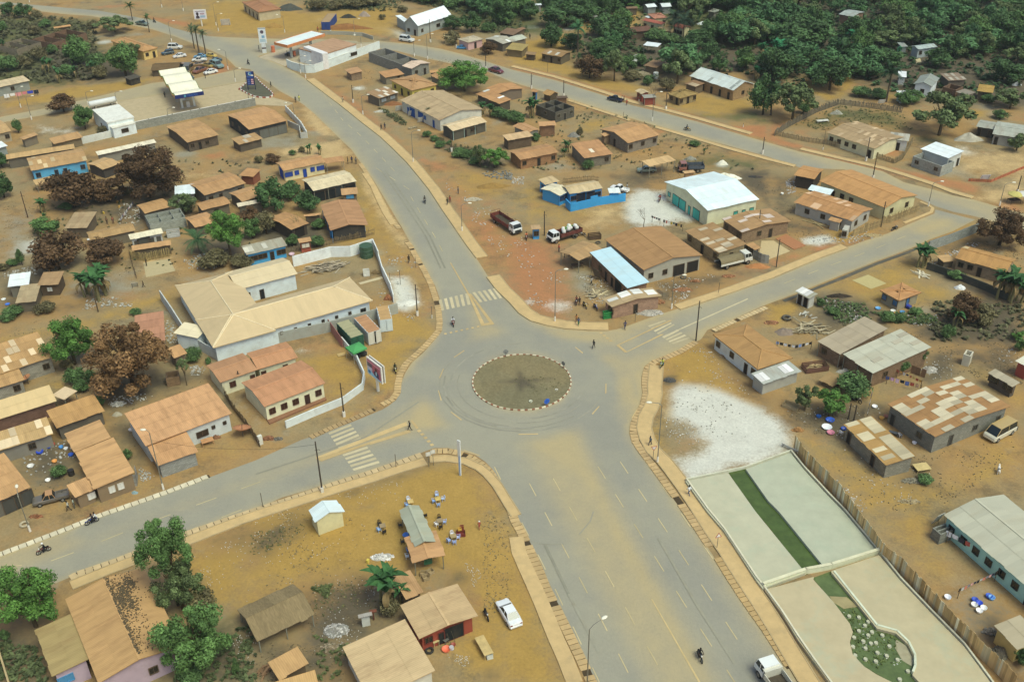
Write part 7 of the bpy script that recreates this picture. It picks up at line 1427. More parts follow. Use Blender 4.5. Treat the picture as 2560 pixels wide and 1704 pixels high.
ruin(12.42,265.26,-.886,7.87,6.73,2.8,'dark grey roofless block house near the far road',xs=(.5,),ys=(.5,),color='625e52',op='b:wdw|n:_w_')
house(7.36,279.06,-.674,1.9,1.27,2.3,'shed',.2,'b5804c','4678a8','blue kiosk with rusty roof beside thatch heap',op='n:d',cat='kiosk',name='kiosk')
house(11.84,278.4,-.925,3.35,3.38,1.9,'gable',.7,'b08348','5a4c38','orange brown thatch shelter beside blue kiosk',rm='thatch',cat='shelter',name='shelter')
house(14.73,274.43,.106,3.02,1.95,2,'flat',.12,'6a5444','8a6a50','small brick store beside dark roofless block house',wm='mudbrick',rm='mudbrick')
house(30.27,244.99,.548,9.97,11.36,2.8,'gable',1.01,'bd8a54','8c8272','brick house with two pitched orange roof by road',op='n:w_w_w|a:_d_',wm='block')
house(24.19,244.32,.671,2.42,1.59,2.5,'shed',.2,'c0905c','8f7458','',wing=True,wm='mudbrick')
house(4.42,249.87,-.927,6.4,3.71,2.5,'gable',.36,'bd8a58','8c8a7c','rusty roof hut at left below banana plant')
house(9.75,250.86,.137,4.43,2.07,3,'shed',.4,'bd8a58','8a6448','brick walled hut with short orange roof',wm='mudbrick')
house(2.17,243.57,.421,7.02,3.3,2.7,'shed',.3,'cba676','6c5844','low pale roof over dark brick walls at left',wm='mudbrick')
house(5.88,233.27,.444,10.35,6.23,2.6,'gable',.43,'b58250','a5744a','tumbledown brick house with holed rusty roof',op='n:w_d_w',wm='mudbrick',sv=.14)
house(19.87,233.96,.337,7.48,8.59,2.6,'shed',.6,'b98250','837a68','wide orange roof over grey block and mud walls',op='n:w_w',wm='block',pt=1,pc='dcd0b4')
house(34.96,225.3,.465,7.52,3.27,3,'shed',.2,'cba46c','6a6450','open tan roofed shelter beside the parked lorry',open_=2,cat='shelter',name='shelter')
truck(42.81,226.02,-3.12,'blue sided lorry with brick red cab below shelter','96564a','55606c',5.92,'open')
car(32.36,226.08,-3.08,'pale green old pickup under the open shelter','9aa890','pickup',s=.85)
car(29.63,276.65,2.46,'dark blue pickup with people in its bed on far road','1c2440','pickup',s=.88)
person(32.47,272.92,3.14,'person in red walking behind the dark blue pickup','b8302c','6a2a2c','walk')
person(31.46,275.66,1.57,'passenger in white standing at pickup tailgate','d0d0c8','3a3a40','stand')
person(31.98,275.46,1.57,'passenger in grey beside the pickup tailgate','55554e','33333a','stand')
moto(46.03,252.77,-.46,'yellow motorbike riding along far road','d0a020',s=1)
person(46.03,252.77,-2.03,'rider in dark blue on yellow motorbike','2a2c3c','2a2a30','ride',z=0)
person(7.35,339.14,3.14,'small figure standing in the sandy clearing','2e2c2a','2a2a28','stand')
tree('dark',14,330.1,7.6,9.1,'dark umbrella shaped tree with forked bare trunks')
palm(22.2,323.7,8.8,5.9,'bright palm beside the umbrella shaped tree',color='3f7046')
palm(54.9,340.5,6.8,8.3,'dark palm in front of cream villa, left',color='2c4230')
palm(57.4,335.9,7.3,7.8,'dark palm in front of cream villa, right',color='2c4230')
bare_tree(40.17,273.48,5.5,'bare grey tree on the far road verge')
banana(5.7,263.7,6.3,'banana plant beside the dark roofless block house',n=10,dry=.3)
banana(14.1,239.3,3.4,'banana between the orange roofs, upper',n=8)
banana(13.4,236.1,2.4,'banana between the orange roofs, lower',n=7)
tree('bush',6.7,247.7,2,3,'leafy bush beside tumbledown brick house')
tree('bush',18.9,228.1,2.3,3.1,'bush in front of wide orange roof')
tree('drybush',18.3,250.3,2.4,2,'dry shrub behind the orange house gable')
tree('bush',10,252.2,1.4,3.1,'shrub in the yard right of brick hut')
tree('bush',2,259.7,3.4,4.6,'bushes left of the dark roofless house')
banana(47.8,236.6,1.8,'small banana by the red pavement end',n=6)
tree('bush',46.3,242.4,1.3,3,'low plants by the road at the lorry yard')
power_pole(6.62,288.48,4.4,.4,'pole on far road in front of blue kiosk')
power_pole(15.54,280.95,4.7,.4,'pole by the brick store on far road')
lamp(38.02,260.51,7.3,0,'lamp rising from far road pavement by red stall')
power_pole(42.73,268.96,5.4,.4,'pole with white foot left of thatched mud house')
bollard_pole(36.16,275.64,1.5,'white footed short pole beside red stall',top='e0dcd0')
power_pole(61.99,236.38,4.3,.4,'dark pole on pavement at the far road bend')
bollard_pole(60.9,254.7,1.2,'white foot post on the red verge right',top='e0dcd0')
bollard_pole(11.87,303.46,3.5,'thin pole on far road pavement, left')
bollard_pole(30.55,262.65,1.8,'thin pole on far road pavement, middle')
heap(39.9,299.5,5.8,2.3,1.1,0,'pale sandstone heap left of bare tree','8f8468',bits=30,bitcol='a8a08a')
heap(51,230.1,3.1,1.3,1,0,'white sand heap behind the parked lorry','dedcc6')
heap(43.8,233.2,3.2,1.1,.9,0,'grey rubble near the brick red lorry','8f8f80',bits=30)
drum(43.41,296.28,'white plastic water tank under the trees',color='c8ccc4',r=.75,h=1.7,name='water_tank',cat='tank')
heap(16.6,250,3.1,1.7,1.1,0,'grey block heap above the wide orange roof','85857c',bits=20)
heap(67.4,353.9,5.6,2.2,1,0,'white tarpaulin heap among trees right of villa','d8e0e0',bits=30,bitcol='e0e8e8')
house(117.65,354.84,-.776,5.33,8.3,2.8,'gable',.5,'a0aaa4','8a6a54','grey tin roof in a clearing deep in the forest')
house(118.4,353.53,.08,2.09,2.47,2.4,'shed',.2,'aab0aa','8a7a68','small tin annex of forest clearing house')
house(128.26,314.6,.344,7.21,3.58,2.8,'gable',.5,'a8b6b2','a4b0b0','long pale blue tin roofed house in the forest',op='n:w_w')
house(122.55,317.31,.06,2.13,3.77,2.6,'shed',.3,'98a29c','8c9490','small grey roof left of pale blue forest house')
house(117,280.3,1.018,8.95,4.88,3.2,'gable',.86,'8e968e','dfe8e6','white gabled house with grey tin roof under trees',op='a:_w_')
house(113.05,288.65,-.308,2.3,4.2,2.4,'shed',.4,'e2e8e6','c8ccc8','white lean-to left of white gabled house',rm='tin')
house(108.15,272.59,.106,3.02,3.15,2.2,'shed',.4,'dfe6e4','d0d8d4','white store in front of white gabled house',rm='tin')
house(126.33,285.15,.131,5.53,5.08,2.5,'shed',.5,'8a7460','6a5e50','rusty patched roof right of white gabled house',pt=5,pc='a8a08c')
house(131.33,274.44,-.467,4.02,4.61,2.5,'shed',.6,'ab8638','6a5e46','ochre thatched house at the right forest edge',rm='thatch',op='n:_d_')
house(125.29,272.94,-1.083,3.7,3.36,2.2,'shed',.3,'8c8474','9a8a74','broken brick shed under the thatched ochre house')
ruin(123.87,278.26,-.856,3.87,4.12,2.1,'roofless brick hut in front of patched rusty roof',color='7c5c46',wm='mudbrick')
house(88.07,240.62,-.92,14.12,12.24,2.9,'gable',.79,'a98c64','d9d4a8','cream house with patchwork tan roof inside bamboo fence',op='n:wwww_d',pt=16,pc='c4a67c',fc='4a3c30')
house(95.88,238.87,-.399,4.55,4.3,2.8,'shed',.3,'b4b2a0','d4d8d2','small white hut beside the patchwork roofed house',op='n:_d_',pt=2,pc='8c8a7c')
house(102.5,228.61,-.936,7.57,6.02,3.3,'shed',.3,'e8f2f2','c8ccc4','white sheet roofed building beside the gravel heap',op='b:d_d',rm='tin')
ruin(99.4,225.28,-.955,7.77,4.79,2.6,'grey block room shell in front of white roof',color='a0a49a',op='n:w_w')
house(121,247.36,-.576,4.52,5.43,2.5,'gable',.43,'a3a698','4a4842','grey tin roofed house by the right road, left one',op='n:d_w')
house(124.71,243.06,-.503,6.93,9.93,2.7,'gable',.58,'aaae9f','a0a096','grey tin roofed house by the right road, right one',op='n:d_wW')
palm(103.7,272.5,9.7,7.2,'oil palm standing behind the bamboo fence corner',color='2f4a30')
palm(70,263.5,8.4,6.4,'dark palm at left edge beside dry tree',color='2f4a34')
bare_tree(101.76,359.79,7,'leafless pale tree in dark forest, left',color='8a8674')
bare_tree(138.93,364.99,6.7,'leafless pale tree in dark forest, right',color='8a8674')
bare_tree(121.84,337.06,5.6,'dead pale tree beside hillside houses',color='9a9484')
fence([(67.6,248.3),(73,254.8),(82.8,265.1),(90.4,271.1)],1.7,'bamboo fence climbing from the road to the trees',color='7c7460',step=.27,w=.2,kind='picket',name='bamboo_fence')
fence([(90.6,271.1),(96.9,268.4),(105.3,263.9)],1.7,'bamboo fence running right behind the cream house',color='7f7866',step=.27,w=.2,kind='picket',name='bamboo_fence')
fence([(67.8,248.7),(74.5,243.9),(79.6,241.5),(86.8,234.7),(91.8,229)],1.4,'low bamboo fence along the red road verge',color='a08c66',step=.28,w=.2,kind='picket',name='bamboo_fence')
fence([(92,229),(94.7,231.6),(100.8,242.5)],1.6,'bamboo fence side beside small white hut',color='94835f',step=.28,w=.2,kind='picket',name='bamboo_fence')
heap(115,243.4,6.8,3,1.8,0,'large pale gravel heap beside white sheet roof','b0ab98')
heap(87.6,263.6,3.2,1.2,1.1,0,'grey boulder heap inside bamboo fence','9c9c8c',bits=15)
bollard_pole(77.27,238.29,5.6,'white footed pole by bamboo fence, left',top='e6e2d6')
power_pole(85.67,230.95,6,.4,'dark pole in front of patchwork roofed house')
heap(145,285.2,3.4,1.2,.9,0,'white sacks heap at right forest edge','e0e4e0')
table(82.27,257.61,.2,'long white painted bench inside bamboo fence',color='cfcfc4',L=3.2,W=1.2,h=.5,name='bench')
board(101.95,271.26,.1,'white tin panel on the bamboo fence',w=2,h=1.2,color='d8dcd8')
rug([(124.77,311.14),(126.6,311.62),(125.76,307.77),(123.95,307.3)],'pale tarpaulin spread in the forest yard','c8b98a')
tree('brown',-81.8,215.4,11.7,13.8,'very large brown leaved tree with pale forked trunk',fine=1,tint=.8)
tree('brown',-97.3,210.6,8.2,11.7,'wide brown tree behind the yellow jerrycans yard',tint=.8)
tree('brown',-90.7,214.2,5.2,8.4,'second brown tree right of wide brown tree',tint=.8)
tree('dark',-80.6,225,2.8,5.4,'small dark round tree beside the dirt lane')
tree('brown',-89.9,181,7.8,10.6,'dense brown tree left of the bamboo yard',tint=.8)
tree('brown',-80.9,182.6,5.4,7.8,'smaller brown tree beside the bamboo yard',tint=.9)
tree('green',-98.8,197.2,3.6,6.7,'compact bright green bush tree by white sand',tint=1.2)
tree('dark',-115.5,216.6,6.3,5.5,'dark green tree at the left picture edge')
tree('olive',-71.1,206.3,4.6,6.9,'thin tree leaning over grey block shell')
tree('bright',-56.3,184.2,10.8,7.2,'tall bright green tree behind the cream hall',fine=1)
tree('brown',-56,201.4,3.6,4.5,'brown tree top beside tall bright green tree')
tree('green',-54,193.9,4.6,3.9,'green tree right behind tall bright tree')
tree('drybush',-58.3,181.4,3.8,7.2,'dry brush below tall bright tree')
tree('drybush',-53.5,181.3,2.4,4.8,'grey dry brush above the veranda wing')
tree('bright',-74.5,146.4,8.4,8.5,'vivid green tree in front of pink roofed house',fine=1)
tree('rustbrown',-62,138.6,11.7,12.8,'big rust brown tree in front of pink roof',fine=1)
banana(-103.5,208,3.8,'small palm like banana above the green bush',n=8)
banana(-100.9,203.4,2.2,'half dead banana beside small tan roof',n=9,dry=.8)
banana(-78,168.5,6.5,'large banana clump beside the lane, middle plant',n=11)
banana(-80.8,170.7,5.6,'large banana clump beside the lane, left plant',n=9)
banana(-77,170.1,6.3,'large banana clump beside the lane, right plant',n=9,dry=.3)
palm(-63.4,186.8,3.8,6.4,'low spreading palm beside the bamboo yard',color='41603c')
house(-107.22,221.54,.582,5.41,2.99,2,'shed',.2,'c09a62','7d7a68','small porch roof in front of the bright blue house',open_=2)
house(-91.01,198.22,.033,4.74,7.1,2.5,'shed',.4,'a98f68','6c5f4c','flat tan roof hut half under brown foliage')
house(-77.53,205.02,.629,5.86,5.32,2.6,'gable',.43,'b3854f','6f6452','ridged rusty roof house above grey block shell')
ruin(-73.87,200.39,.488,7.5,5.23,2.3,'grey block shell with four open rooms',xs=(.35,.7),ys=(.5,),color='a3a798')
house(-82.88,192.82,.496,9.1,4.26,2.5,'gable',.36,'b08a54','7a705c','long tan roofed hut in front of two brown trees',sv=.1)
house(-74.97,190.75,.457,6.61,1.98,2.7,'shed',.3,'e6dcb8','c4c9c2','whitewashed small house with cream tin roof',op='n:dGwd',pn='55564f')
house(-72.69,186.48,.325,7.61,1.67,2.2,'shed',.3,'c1905a','6a5c46','orange lean roof over the bamboo screen',ov=.3)
fence([(-76.8,185.2),(-73.7,183.9),(-69.1,186.2)],1.9,'upright bamboo screen under the orange lean roof',color='b09a5c',step=.24,w=.12,kind='picket',name='bamboo_screen',vary=.12)
fence([(-78,187.7),(-73.1,176.5)],.9,'low fence along the left side of bamboo yard',color='6a5c44',step=.5,w=.08,kind='picket',name='yard_fence')
rug([(-73.83,183.31),(-69.01,184.81),(-66.39,179.62),(-71.45,177.07)],'square concrete yard floor beside bamboo screen','b5a478',name='yard_floor',h=.06)
house(-72.87,213.12,.254,4.35,4.55,2.6,'shed',.4,'e4f0f0','9a9c94','bright white tin roof square beside large brown roof',rm='tin')
house(-66.45,216.29,.695,10.17,8.59,2.8,'gable',.58,'b68652','7a7568','large brown roof over grey block walls in middle yard',op='n:wd_w',wm='block')
house(-60.47,223.67,-.301,3.67,3.89,2.2,'shed',.3,'b8834e','8c4630','red brown timber lean-to behind large brown roof')
house(-58.47,210.75,.703,5.69,6.15,2.6,'gable',.43,'bb8a55','6c6454','long orange roof right of large brown roof')
house(-56.86,206.08,.427,5.47,1.31,2.4,'shed',.3,'d6c8aa','6c6656','pale striped roof strip below long orange roof')
house(-64.91,206.13,.573,6.5,4.33,2.5,'gable',.36,'b5844f','6e6450','short brown gabled roof left of orange roofs',op='n:_w_')
house(-65.56,198.05,.624,4.9,5.94,2.4,'gable',.43,'bd8a56','6e6450','low orange roof in front of bright green tree')
house(-93.55,172.07,.278,3.77,4.45,2.5,'shed',.4,'e8f0ee','7c7868','half white half tan roof hut at left edge, white half',rm='tin')
house(-90.05,167.28,.219,3.59,6.56,2.2,'shed',.3,'b09a72','6c6452','half white half tan roof hut, tan half')
house(-87.66,172.34,.101,3.89,4.55,2.5,'shed',.4,'a8845a','5c4c3c','dark walled hut with tan roof beside dense brown tree',op='n:_w_',pn='c8ccc4')
house(-63.14,153.08,.296,4.94,9.34,2.7,'shed',.6,'b5795a','8c7c68','pink orange roof hidden behind rust brown tree')
jerrycan(-88.31,212.65,'orange jerrycan farthest left in washing yard','c88a20',1.3)
jerrycan(-87.63,213.21,'orange jerrycan right of the leftmost one','c88a20',1.3)
jerrycan(-87.1,209.99,'orange jerrycan nearest in washing yard','d09a28',1.3)
jerrycan(-89.61,206.94,'yellow jerrycan beside brown tree shade','d4b020',1.3)
washing([(-84.2,202.3),(-84.1,210.8)],1.3,'washing line of mixed clothes in the left yard',['8a8c9c','c8c8c0','6a6a7c','b89a9c','d8d8d4'],w=.6,h=.7)
person(-85.81,201.84,3.49,'person in red standing beside the washing yard','9a4a38','5a3a38','stand')
person(-87.03,201.61,2.79,'person in brown in the washing yard','8a6040','4a3a30','stand')
person(-70.7,173.11,2.09,'child running at the lane beside bananas','4a3222','3a2a20','walk',s=.8)
person(-72.71,181.88,1.57,'person in dark cloth in bamboo yard','26221f','2a2623','stand')
board(-72.45,173.38,.3,'white wooden trestle at the lane edge',w=1.2,h=1,color='b8b4a0')
crate(-71.05,195.53,.3,'white metal frame beside the grey block shell',color='b8bab4',L=2.6,W=2,h=1.2,name='metal_frame')
power_pole(-105.76,205.53,6.2,.4,'leaning thin brown pole at the sandy left yard',foot=False,color='5a4636')
power_pole(-76.43,163.98,4.8,.4,'thin pole beside large banana clump',foot=False,color='5d4c38')
basin(-95.99,169,'white basin on the ground at left edge','d8dcd8',r=.45)
basin(-94.49,167.11,'blue basin on the ground at left edge','4a78d0',r=.45)
basin(-88.43,194.04,'white basin beside the long tan hut','dcdcd8',r=.45)
litter('litter',[[(-87.9,212.6),(-81.7,210.7),(-79.8,197.9),(-84.8,201.3)],[(-66.3,184.5),(-62.4,188.2),(-58.3,180.5),(-63.5,179.8)],[(-80.2,169),(-74.3,169.6),(-70,165.8),(-79.7,164.5)],[(-100.7,179.5),(-95.8,182.6),(-93.5,178.9),(-99.5,177.2)],[(-64.5,159.8),(-62.3,160.4),(-57.6,153.3),(-60,152.2)]],110,'c9c6b6',(.1,.4))
house(-40.3,157.75,.532,29.29,10.26,3.4,'hip',2,'cdb283','d8e4e4','large white L shaped building with beige ribbed roof',op='n:_w_sssssssw|b:_',rm='sheetroof',ov=.5,cap='dcc9a0',sv=.03,pn='24282a')
house(-51.59,159.12,-1.059,25.1,10.95,3.4,'hip',2,'cdb283','d8e4e4','',rm='sheetroof',ov=.5,wing=True,cap='dcc9a0',sv=.03)
house(-47.4,171.73,.533,11.67,7.89,3.4,'gable',1,'d4bf94','d8e4e4','',rm='sheetroof',ov=.4,wing=True,cap='dcc9a0',sv=.03,op='n:wd__',pn='24282a')
house(-55.72,152.19,1.317,3.84,4.6,2.7,'shed',.4,'e6d8b0','d8e4e4','',rm='sheetroof',wing=True,sv=.03)
slab('veranda_floor',[(-47.1,170.1),(-41.8,172.9),(-43.4,176.2),(-45.3,175.2)],0,.25,'d5d8d0','concrete',None)
bollard_pole(-44.69,172.34,3.3,'white round veranda column of the L shaped building','e6e8e4','veranda_column','column',r=.16,group='veranda columns')
bollard_pole(-41.75,172.81,3.3,'white round veranda column of the L shaped building','e6e8e4','veranda_column','column',r=.16,group='veranda columns')
bollard_pole(-47.23,169.87,3.3,'white round veranda column of the L shaped building','e6e8e4','veranda_column','column',r=.16,group='veranda columns')
wallrun([(-43.2,180.7),(-36.3,184.7),(-32.4,184.8),(-28.2,187.9)],2.3,'white boundary wall behind the timber pile',color='e2e8e4')
wallrun([(-28.1,188),(-26.4,182.5),(-25,176.6),(-22.7,169.4),(-21.9,165.8)],2,'white boundary wall towards the road with broken top',color='dfe4de',hs=[2.3,1.6,1.9,1.7])
wallrun([(-20.8,161.9),(-33,155.4),(-43.5,151.1),(-50.5,147.1)],2.1,'long grey rendered wall below the L shaped building',color='a3a69a')
wallrun([(-65.9,168.1),(-61.9,161.6),(-56.3,152.1),(-50.5,147.1)],2.1,'grey wall left of the L shaped building',color='c3c8c2')
plank_pile(-36.73,179.85,9,3.2,1.3,.3,'big pile of old timber in the white walled yard',n=85,color='a0937a',long_=3.6)
drum(-29.1,184.75,'dark green round water tank by the white wall',color='3f5a44',r=1.35,h=2.5,name='water_tank',cat='tank')
crate(-28.23,176.65,.2,'white plastic liquid container in the walled yard',color='dcdccf',L=1.2,W=1.1,h=1.3,name='liquid_container')
heap(-26.5,177.5,1.9,.9,.7,0,'brown scrap heap beside white liquid container','7a6440',bits=25)
heap(-23.1,167.1,1.6,1,1.1,0,'red brick pile at the road side wall','9c5a34',bits=30,bitcol='a5623c')
rug([(-29.42,173.61),(-25.16,176.12),(-24.86,175.22),(-29.02,172.95)],'narrow concrete path in the walled yard','c4b48c',name='path_slab',h=.05)
shipping_container(-28.19,152.39,5.268,5.94,2.37,2.5,'green shipping container with dusty roof beside the tent','2c5a48','a3a078')
shipping_container(-25.39,154.02,5.251,6.04,2.43,2.5,'white shipping container with rusty roof and open doors','c4cac4','b98356',opened=True,doorc='d2d0c0')
shipping_container(-22.75,157.71,4.942,4.83,2.18,2.5,'white shipping container standing alone at the roadside','cfdcdc','bd935a')
wallrun([(-32.8,157),(-29.4,150.3)],2,'red brown sheet gate beside green container',color='a06460',t=.1,name='sheet_gate')
house(-49.39,228.11,.496,10.38,5.56,2.8,'gable',.5,'bd8a55','dccf9c','cream bar with orange roof and blue end wall',op='n:WwdwW|a:G',pn='24489c',fc='2a4a90')
house(-41.78,229.82,.34,4.56,2.78,2.6,'shed',.2,'b8834f','6a604c','open orange roofed terrace right of cream bar',open_=2)
person(-39.14,233.73,1.57,'group member in dark clothes under the terrace, left','2c2a2a','2e2c30','stand')
house(-41,216.71,.515,10.42,7.29,3,'gable',.58,'d5c39a','3a4042','cream roofed open hall with dark front',open_=1,op='n:GG_G',pn='1d2224',cap='dfd0aa')
house(-35.89,212.14,.191,3.68,3.12,2.2,'shed',.2,'bd8f5c','7c6c52','small tan kiosk in front of the cream hall',op='n:_W_',pn='4a9ac8',cat='kiosk',name='kiosk')
house(-35.18,198.21,-1.266,13.25,7.74,3,'gable',.72,'b07d52','3e3c38','red brown gabled open hall with blue half walls',ov=.6,open_=1,post='4a88c0')  # dark solid wall stands in for the shaded interior of this wall-less hall
wallrun([(-35.7,193.8),(-30.7,196.3)],1,'bright blue half wall along the open hall front',color='3f9cd6',t=.25,name='half_wall')
wallrun([(-37.6,193.3),(-37.1,193.8)],1.6,'bright blue corner panel of the open hall',color='3f9cd6',t=.12,name='half_wall')
house(-46.76,196.55,.8,4.49,8.18,2.6,'gable',.43,'b5834e','4c4238','gabled rusty hut below the dark green trees',op='n:_G_',pn='2a2622')
house(-42.21,199.82,.265,3.68,.51,2.3,'shed',.2,'bb8a56','5a4c3c','thin orange roof strip beside dark green trees')
house(-49.32,184.3,.481,8.33,3.52,2.7,'shed',.4,'a8a48e','4aa2d4','bright blue cabin with patched grey roof',op='n:WWdW',pt=4,pc='d4d2c0',pn='26221e')
house(-41.83,187.51,.359,2.57,1.6,2.4,'shed',.2,'c08f5c','a8382a','small red kiosk with open serving hatch',op='n:W',pn='e0d8c0',cat='kiosk',name='kiosk',wm='paint')
fence([(-38.2,189.7),(-33.5,191.9),(-28.6,194.7)],1.5,'stick fence in front of the open hall',color='94805a',step=.3,w=.1,kind='picket',name='stick_fence')
fence([(-45.3,186.9),(-43.2,187.6)],1.3,'short stick fence beside the red kiosk',color='8c7a58',step=.3,w=.1,kind='picket',name='stick_fence')
tree('dark',-51.8,207.3,7.2,7.7,'dark green spreading tree between roofs, left one')
tree('dark',-44.3,207.1,4.3,6.2,'dark green round tree between roofs, right one')
tree('dark',-49.4,214.2,3.7,5.4,'dark green tree behind the round one')
tree('drybush',-51.5,195.9,4.7,5.1,'brown dry brush left of gabled rusty hut')
tree('bush',-44.7,190.1,2.6,3.1,'green shrub behind blue cabin gable')
tree('bush',-39.9,189.5,2.4,3.1,'grey green bush beside red kiosk')
tree('bush',-40.5,197.7,2.4,3.2,'bushes between rusty hut and hall')
bare_tree(-44.36,195.17,5,'thin bare tree in front of rusty hut',color='7a7a4c')
tree('green',-53.7,195.5,3.7,2.8,'bright leaved branch at left by rusty hut')
tree('bush',-33.1,160,1,1.2,'tiny green tree growing by the grey wall')
heap(-19.4,165.6,4,3,.35,0,'white sand and gravel spread outside the white wall','d5d5c6')
person(-20.33,181.65,3.14,'man in black walking beside the slab drain','1c1d20','1a1b1e','walk')
moto(-10.51,157.39,-1.43,'red motorbike riding down towards the roundabout','a82a26',s=1)
person(-10.51,157.39,-3.01,'rider in white on red motorbike near crossing','c8ccd0','8a2c2a','ride',z=0)
moto(-19.02,210.45,-1.39,'dark motorbike in the middle of the main road','26282a',s=1)
person(-19.02,210.45,-2.96,'rider in brown jacket on the main road','5a5244','2c2e32','ride',z=0)
person(-13.91,209.02,3.32,'pedestrian in black on the right pavement','22201f','2a2a2e','walk')
person(-13.37,210.05,2.97,'pedestrian in red beside the right pavement','a8302c','6a2a28','walk')
person(-11.71,215.03,2.09,'small grey figure on the dirt beside pavement','7a7a78','5a5a5c','stand')
lamp(-10.2,195.61,5.9,0,'lamp on the right pavement above the truck yard')
bollard_pole(-18.79,179.53,2.4,'grey post in slab drain beside walking man')
power_pole(-17.18,160.92,6.5,.4,'dark pole with white foot on white sand')
bollard_pole(-14.46,159.88,2.5,'thin dark post in the slab drain',top='d8d2c0')
truck(-.88,197.22,-1,'red and black open lorry with white cab','e0e4e0','7c2a24',9,'open')
heap(-8.2,211.6,3.7,1.7,.6,0,'rubble of white stones beside the dirt mound','b0a68e',bits=30)
heap(-3.9,218.7,8.3,2.5,.9,0,'brown dirt mound at the grass slope','94702f')
litter('litter',[[(-16.1,222.3),(-11,222.1),(.4,198.4),(.2,178.7),(-2.1,183.4),(-10.5,207.1)],[(-27.8,189.1),(-18.3,181.6),(-15.5,154.6),(-23.2,154.8)]],120,'d2cfbf',(.1,.3))
bollard_pole(-23.18,172.34,2.8,'dry sapling post on white sand, left')
bollard_pole(-21.27,172.72,3.1,'dry sapling post on white sand, right')
litter('rubble',[[(-7.3,227.2),(.6,228.2),(.5,222.3),(-4.7,223.8)]],140,'8f9088',(.1,.5))
basin(-44.42,185.71,'pink basin on the lane beside the blue cabin','c8a8b8',r=.6,h=.4)
house(8.8,215.62,.568,3.88,2.91,2.6,'shed',.3,'c6ab7c','3f9cd6','small blue bar hut with tan roof, leftmost',op='a:d|n:w',pn='26548c',wm='paint')
house(10.29,210.71,.802,4.19,5.64,2.6,'gable',.36,'d9cfae','3f9cd6','blue bar porch with pale gabled roof',op='n:WW',pn='1f3a5c',open_=1,post='3f8cc8',wm='paint')
house(16.06,211.29,.374,8.14,4.63,2.8,'gable',.58,'c9b184','3f9cd6','blue bar main house with tan roof and veranda',op='n:WGGW',pn='1d2a3c',open_=1,post='3f8cc8',wm='paint')
house(23.08,209.56,.124,2.59,1.85,2.5,'shed',.4,'dfe8e4','3f9cd6','blue shed with white sheet roof behind pickup',rm='tin',wm='paint')
wallrun([(12.3,207.3),(13.2,204.6),(17.7,206.8),(19.3,207.6),(25.7,209.7)],1.8,'bright blue bar yard wall with red lettering',color='3a9bd8',name='yard_wall',m='paint',hs=[1.9,1.9,2.5,1.9])
wall_letters(20.95,208.85,25.18,210.1,.75)
fence([(12.3,220),(18.7,221.4),(20.7,220.7)],1.4,'dry stick fence behind the blue bar',color='7a6a4c',step=.3,w=.09,kind='picket',name='stick_fence')
car(24.95,215.31,2.53,'white double cab pickup beside the blue bar','e8eae6','pickup',s=.85)
person(26.62,215.18,1.75,'person standing behind the white pickup bed','b8b8b0','6a6a64','stand',z=.2)
person(7.77,212.84,3.14,'woman in orange cloth beside the blue porch','b8702c','9a3a2c','stand')
house(43.79,206.06,.427,13.08,16.77,3.9,'gable',1.4,'e2f2f2','dfdfb6','white roofed cream hall with turquoise front',op='a:wGGdG_|n:___wdw',rm='tin',pn='4fb8a8',fc='4a443c',pt=0)
rug([(35.12,211.88),(36.5,211.24),(41.5,200.29),(40.1,200.34)],'black plinth porch floor in front of the turquoise front','55564f',name='porch_floor',h=.2)
moto(33.26,209.3,-1.9,'red motorbike on the white sand yard','b02c28',s=1)
person(33.26,209.3,-3.47,'rider in red and orange on white sand','b8402c','3a3230','ride',z=0)
bare_tree(28.18,195.92,5.1,'leafless sapling on the white sand')
washing([(30.3,198.8),(31.8,197.4)],1.4,'short washing line beside bare sapling',['2a2a30','8a3a34','3a3a40'])
washing([(32.5,196.6),(36.1,194.1)],1.5,'long washing line behind the brown workshop',['2a2a2e','d06a5a','e0e0dc','d0b030','3a6a5a','2a2c34','c8a030'])
heap(49.7,220.9,8.3,2.8,1.6,0,'big white sand heap behind the white hall','e2e2cc')
heap(57.3,222.2,3.8,1.5,.25,0,'burnt black patch heap beside white sand heap','3a3a38')
house(41.36,220.4,.252,2.69,1.4,2.2,'flat',.1,'c89c68','b08a60','tiny tan kiosk roof above the white hall',cat='kiosk',name='kiosk')
truck(11.2,191.52,-2.58,'white cab lorry loaded with sacks and bananas','e4e8e4','6a2a26',7.52,'cargo')
cargo_load(12.12,192.82,.56)
house(5.27,192,.099,1.94,1.99,2.4,'flat',.1,'b89468','3f98d4','bright blue booth with small tan roof',op='n:w',wm='paint',cat='booth',name='booth')
moto(3.32,191.41,-1.56,'red motorbike parked beside the blue booth','a83a2a',s=1)
person(3.32,191.41,-3.13,'rider in orange vest beside blue booth','e06a34','2c2c30','ride',z=0)
moto(14.93,192.42,2.74,'silver motorbike behind the sacks lorry','b8b8b4',s=1)
power_pole(7.08,192.98,5.6,.4,'thick dark pole between booth and lorry',foot=False)
crate(17.41,191.37,.2,'brown wooden trailer behind the workshop',color='5a4430',L=2.6,W=1.4,h=1.1,name='wooden_trailer')
house(13.9,180.37,.762,7,5.14,2.8,'gable',.43,'ad8756','5a4a3a','rusty workshop roof on posts with men beneath',open_=2,sv=.14,cat='workshop',name='workshop')
house(27.97,180.47,-1.127,14.69,13.42,3.3,'gable',1.08,'a87a48','aaa795','large brown roofed workshop with concrete front',op='b:wwGG|n:_d_',wm='plaster',sv=.03)
house(20.52,172.58,-1.189,15.72,4.58,3.1,'shed',.3,'c2e2ea','9c7456','brick shop with long pale blue roof',op='n:_wddGd',rm='tin',wm='mudbrick',sv=.02)
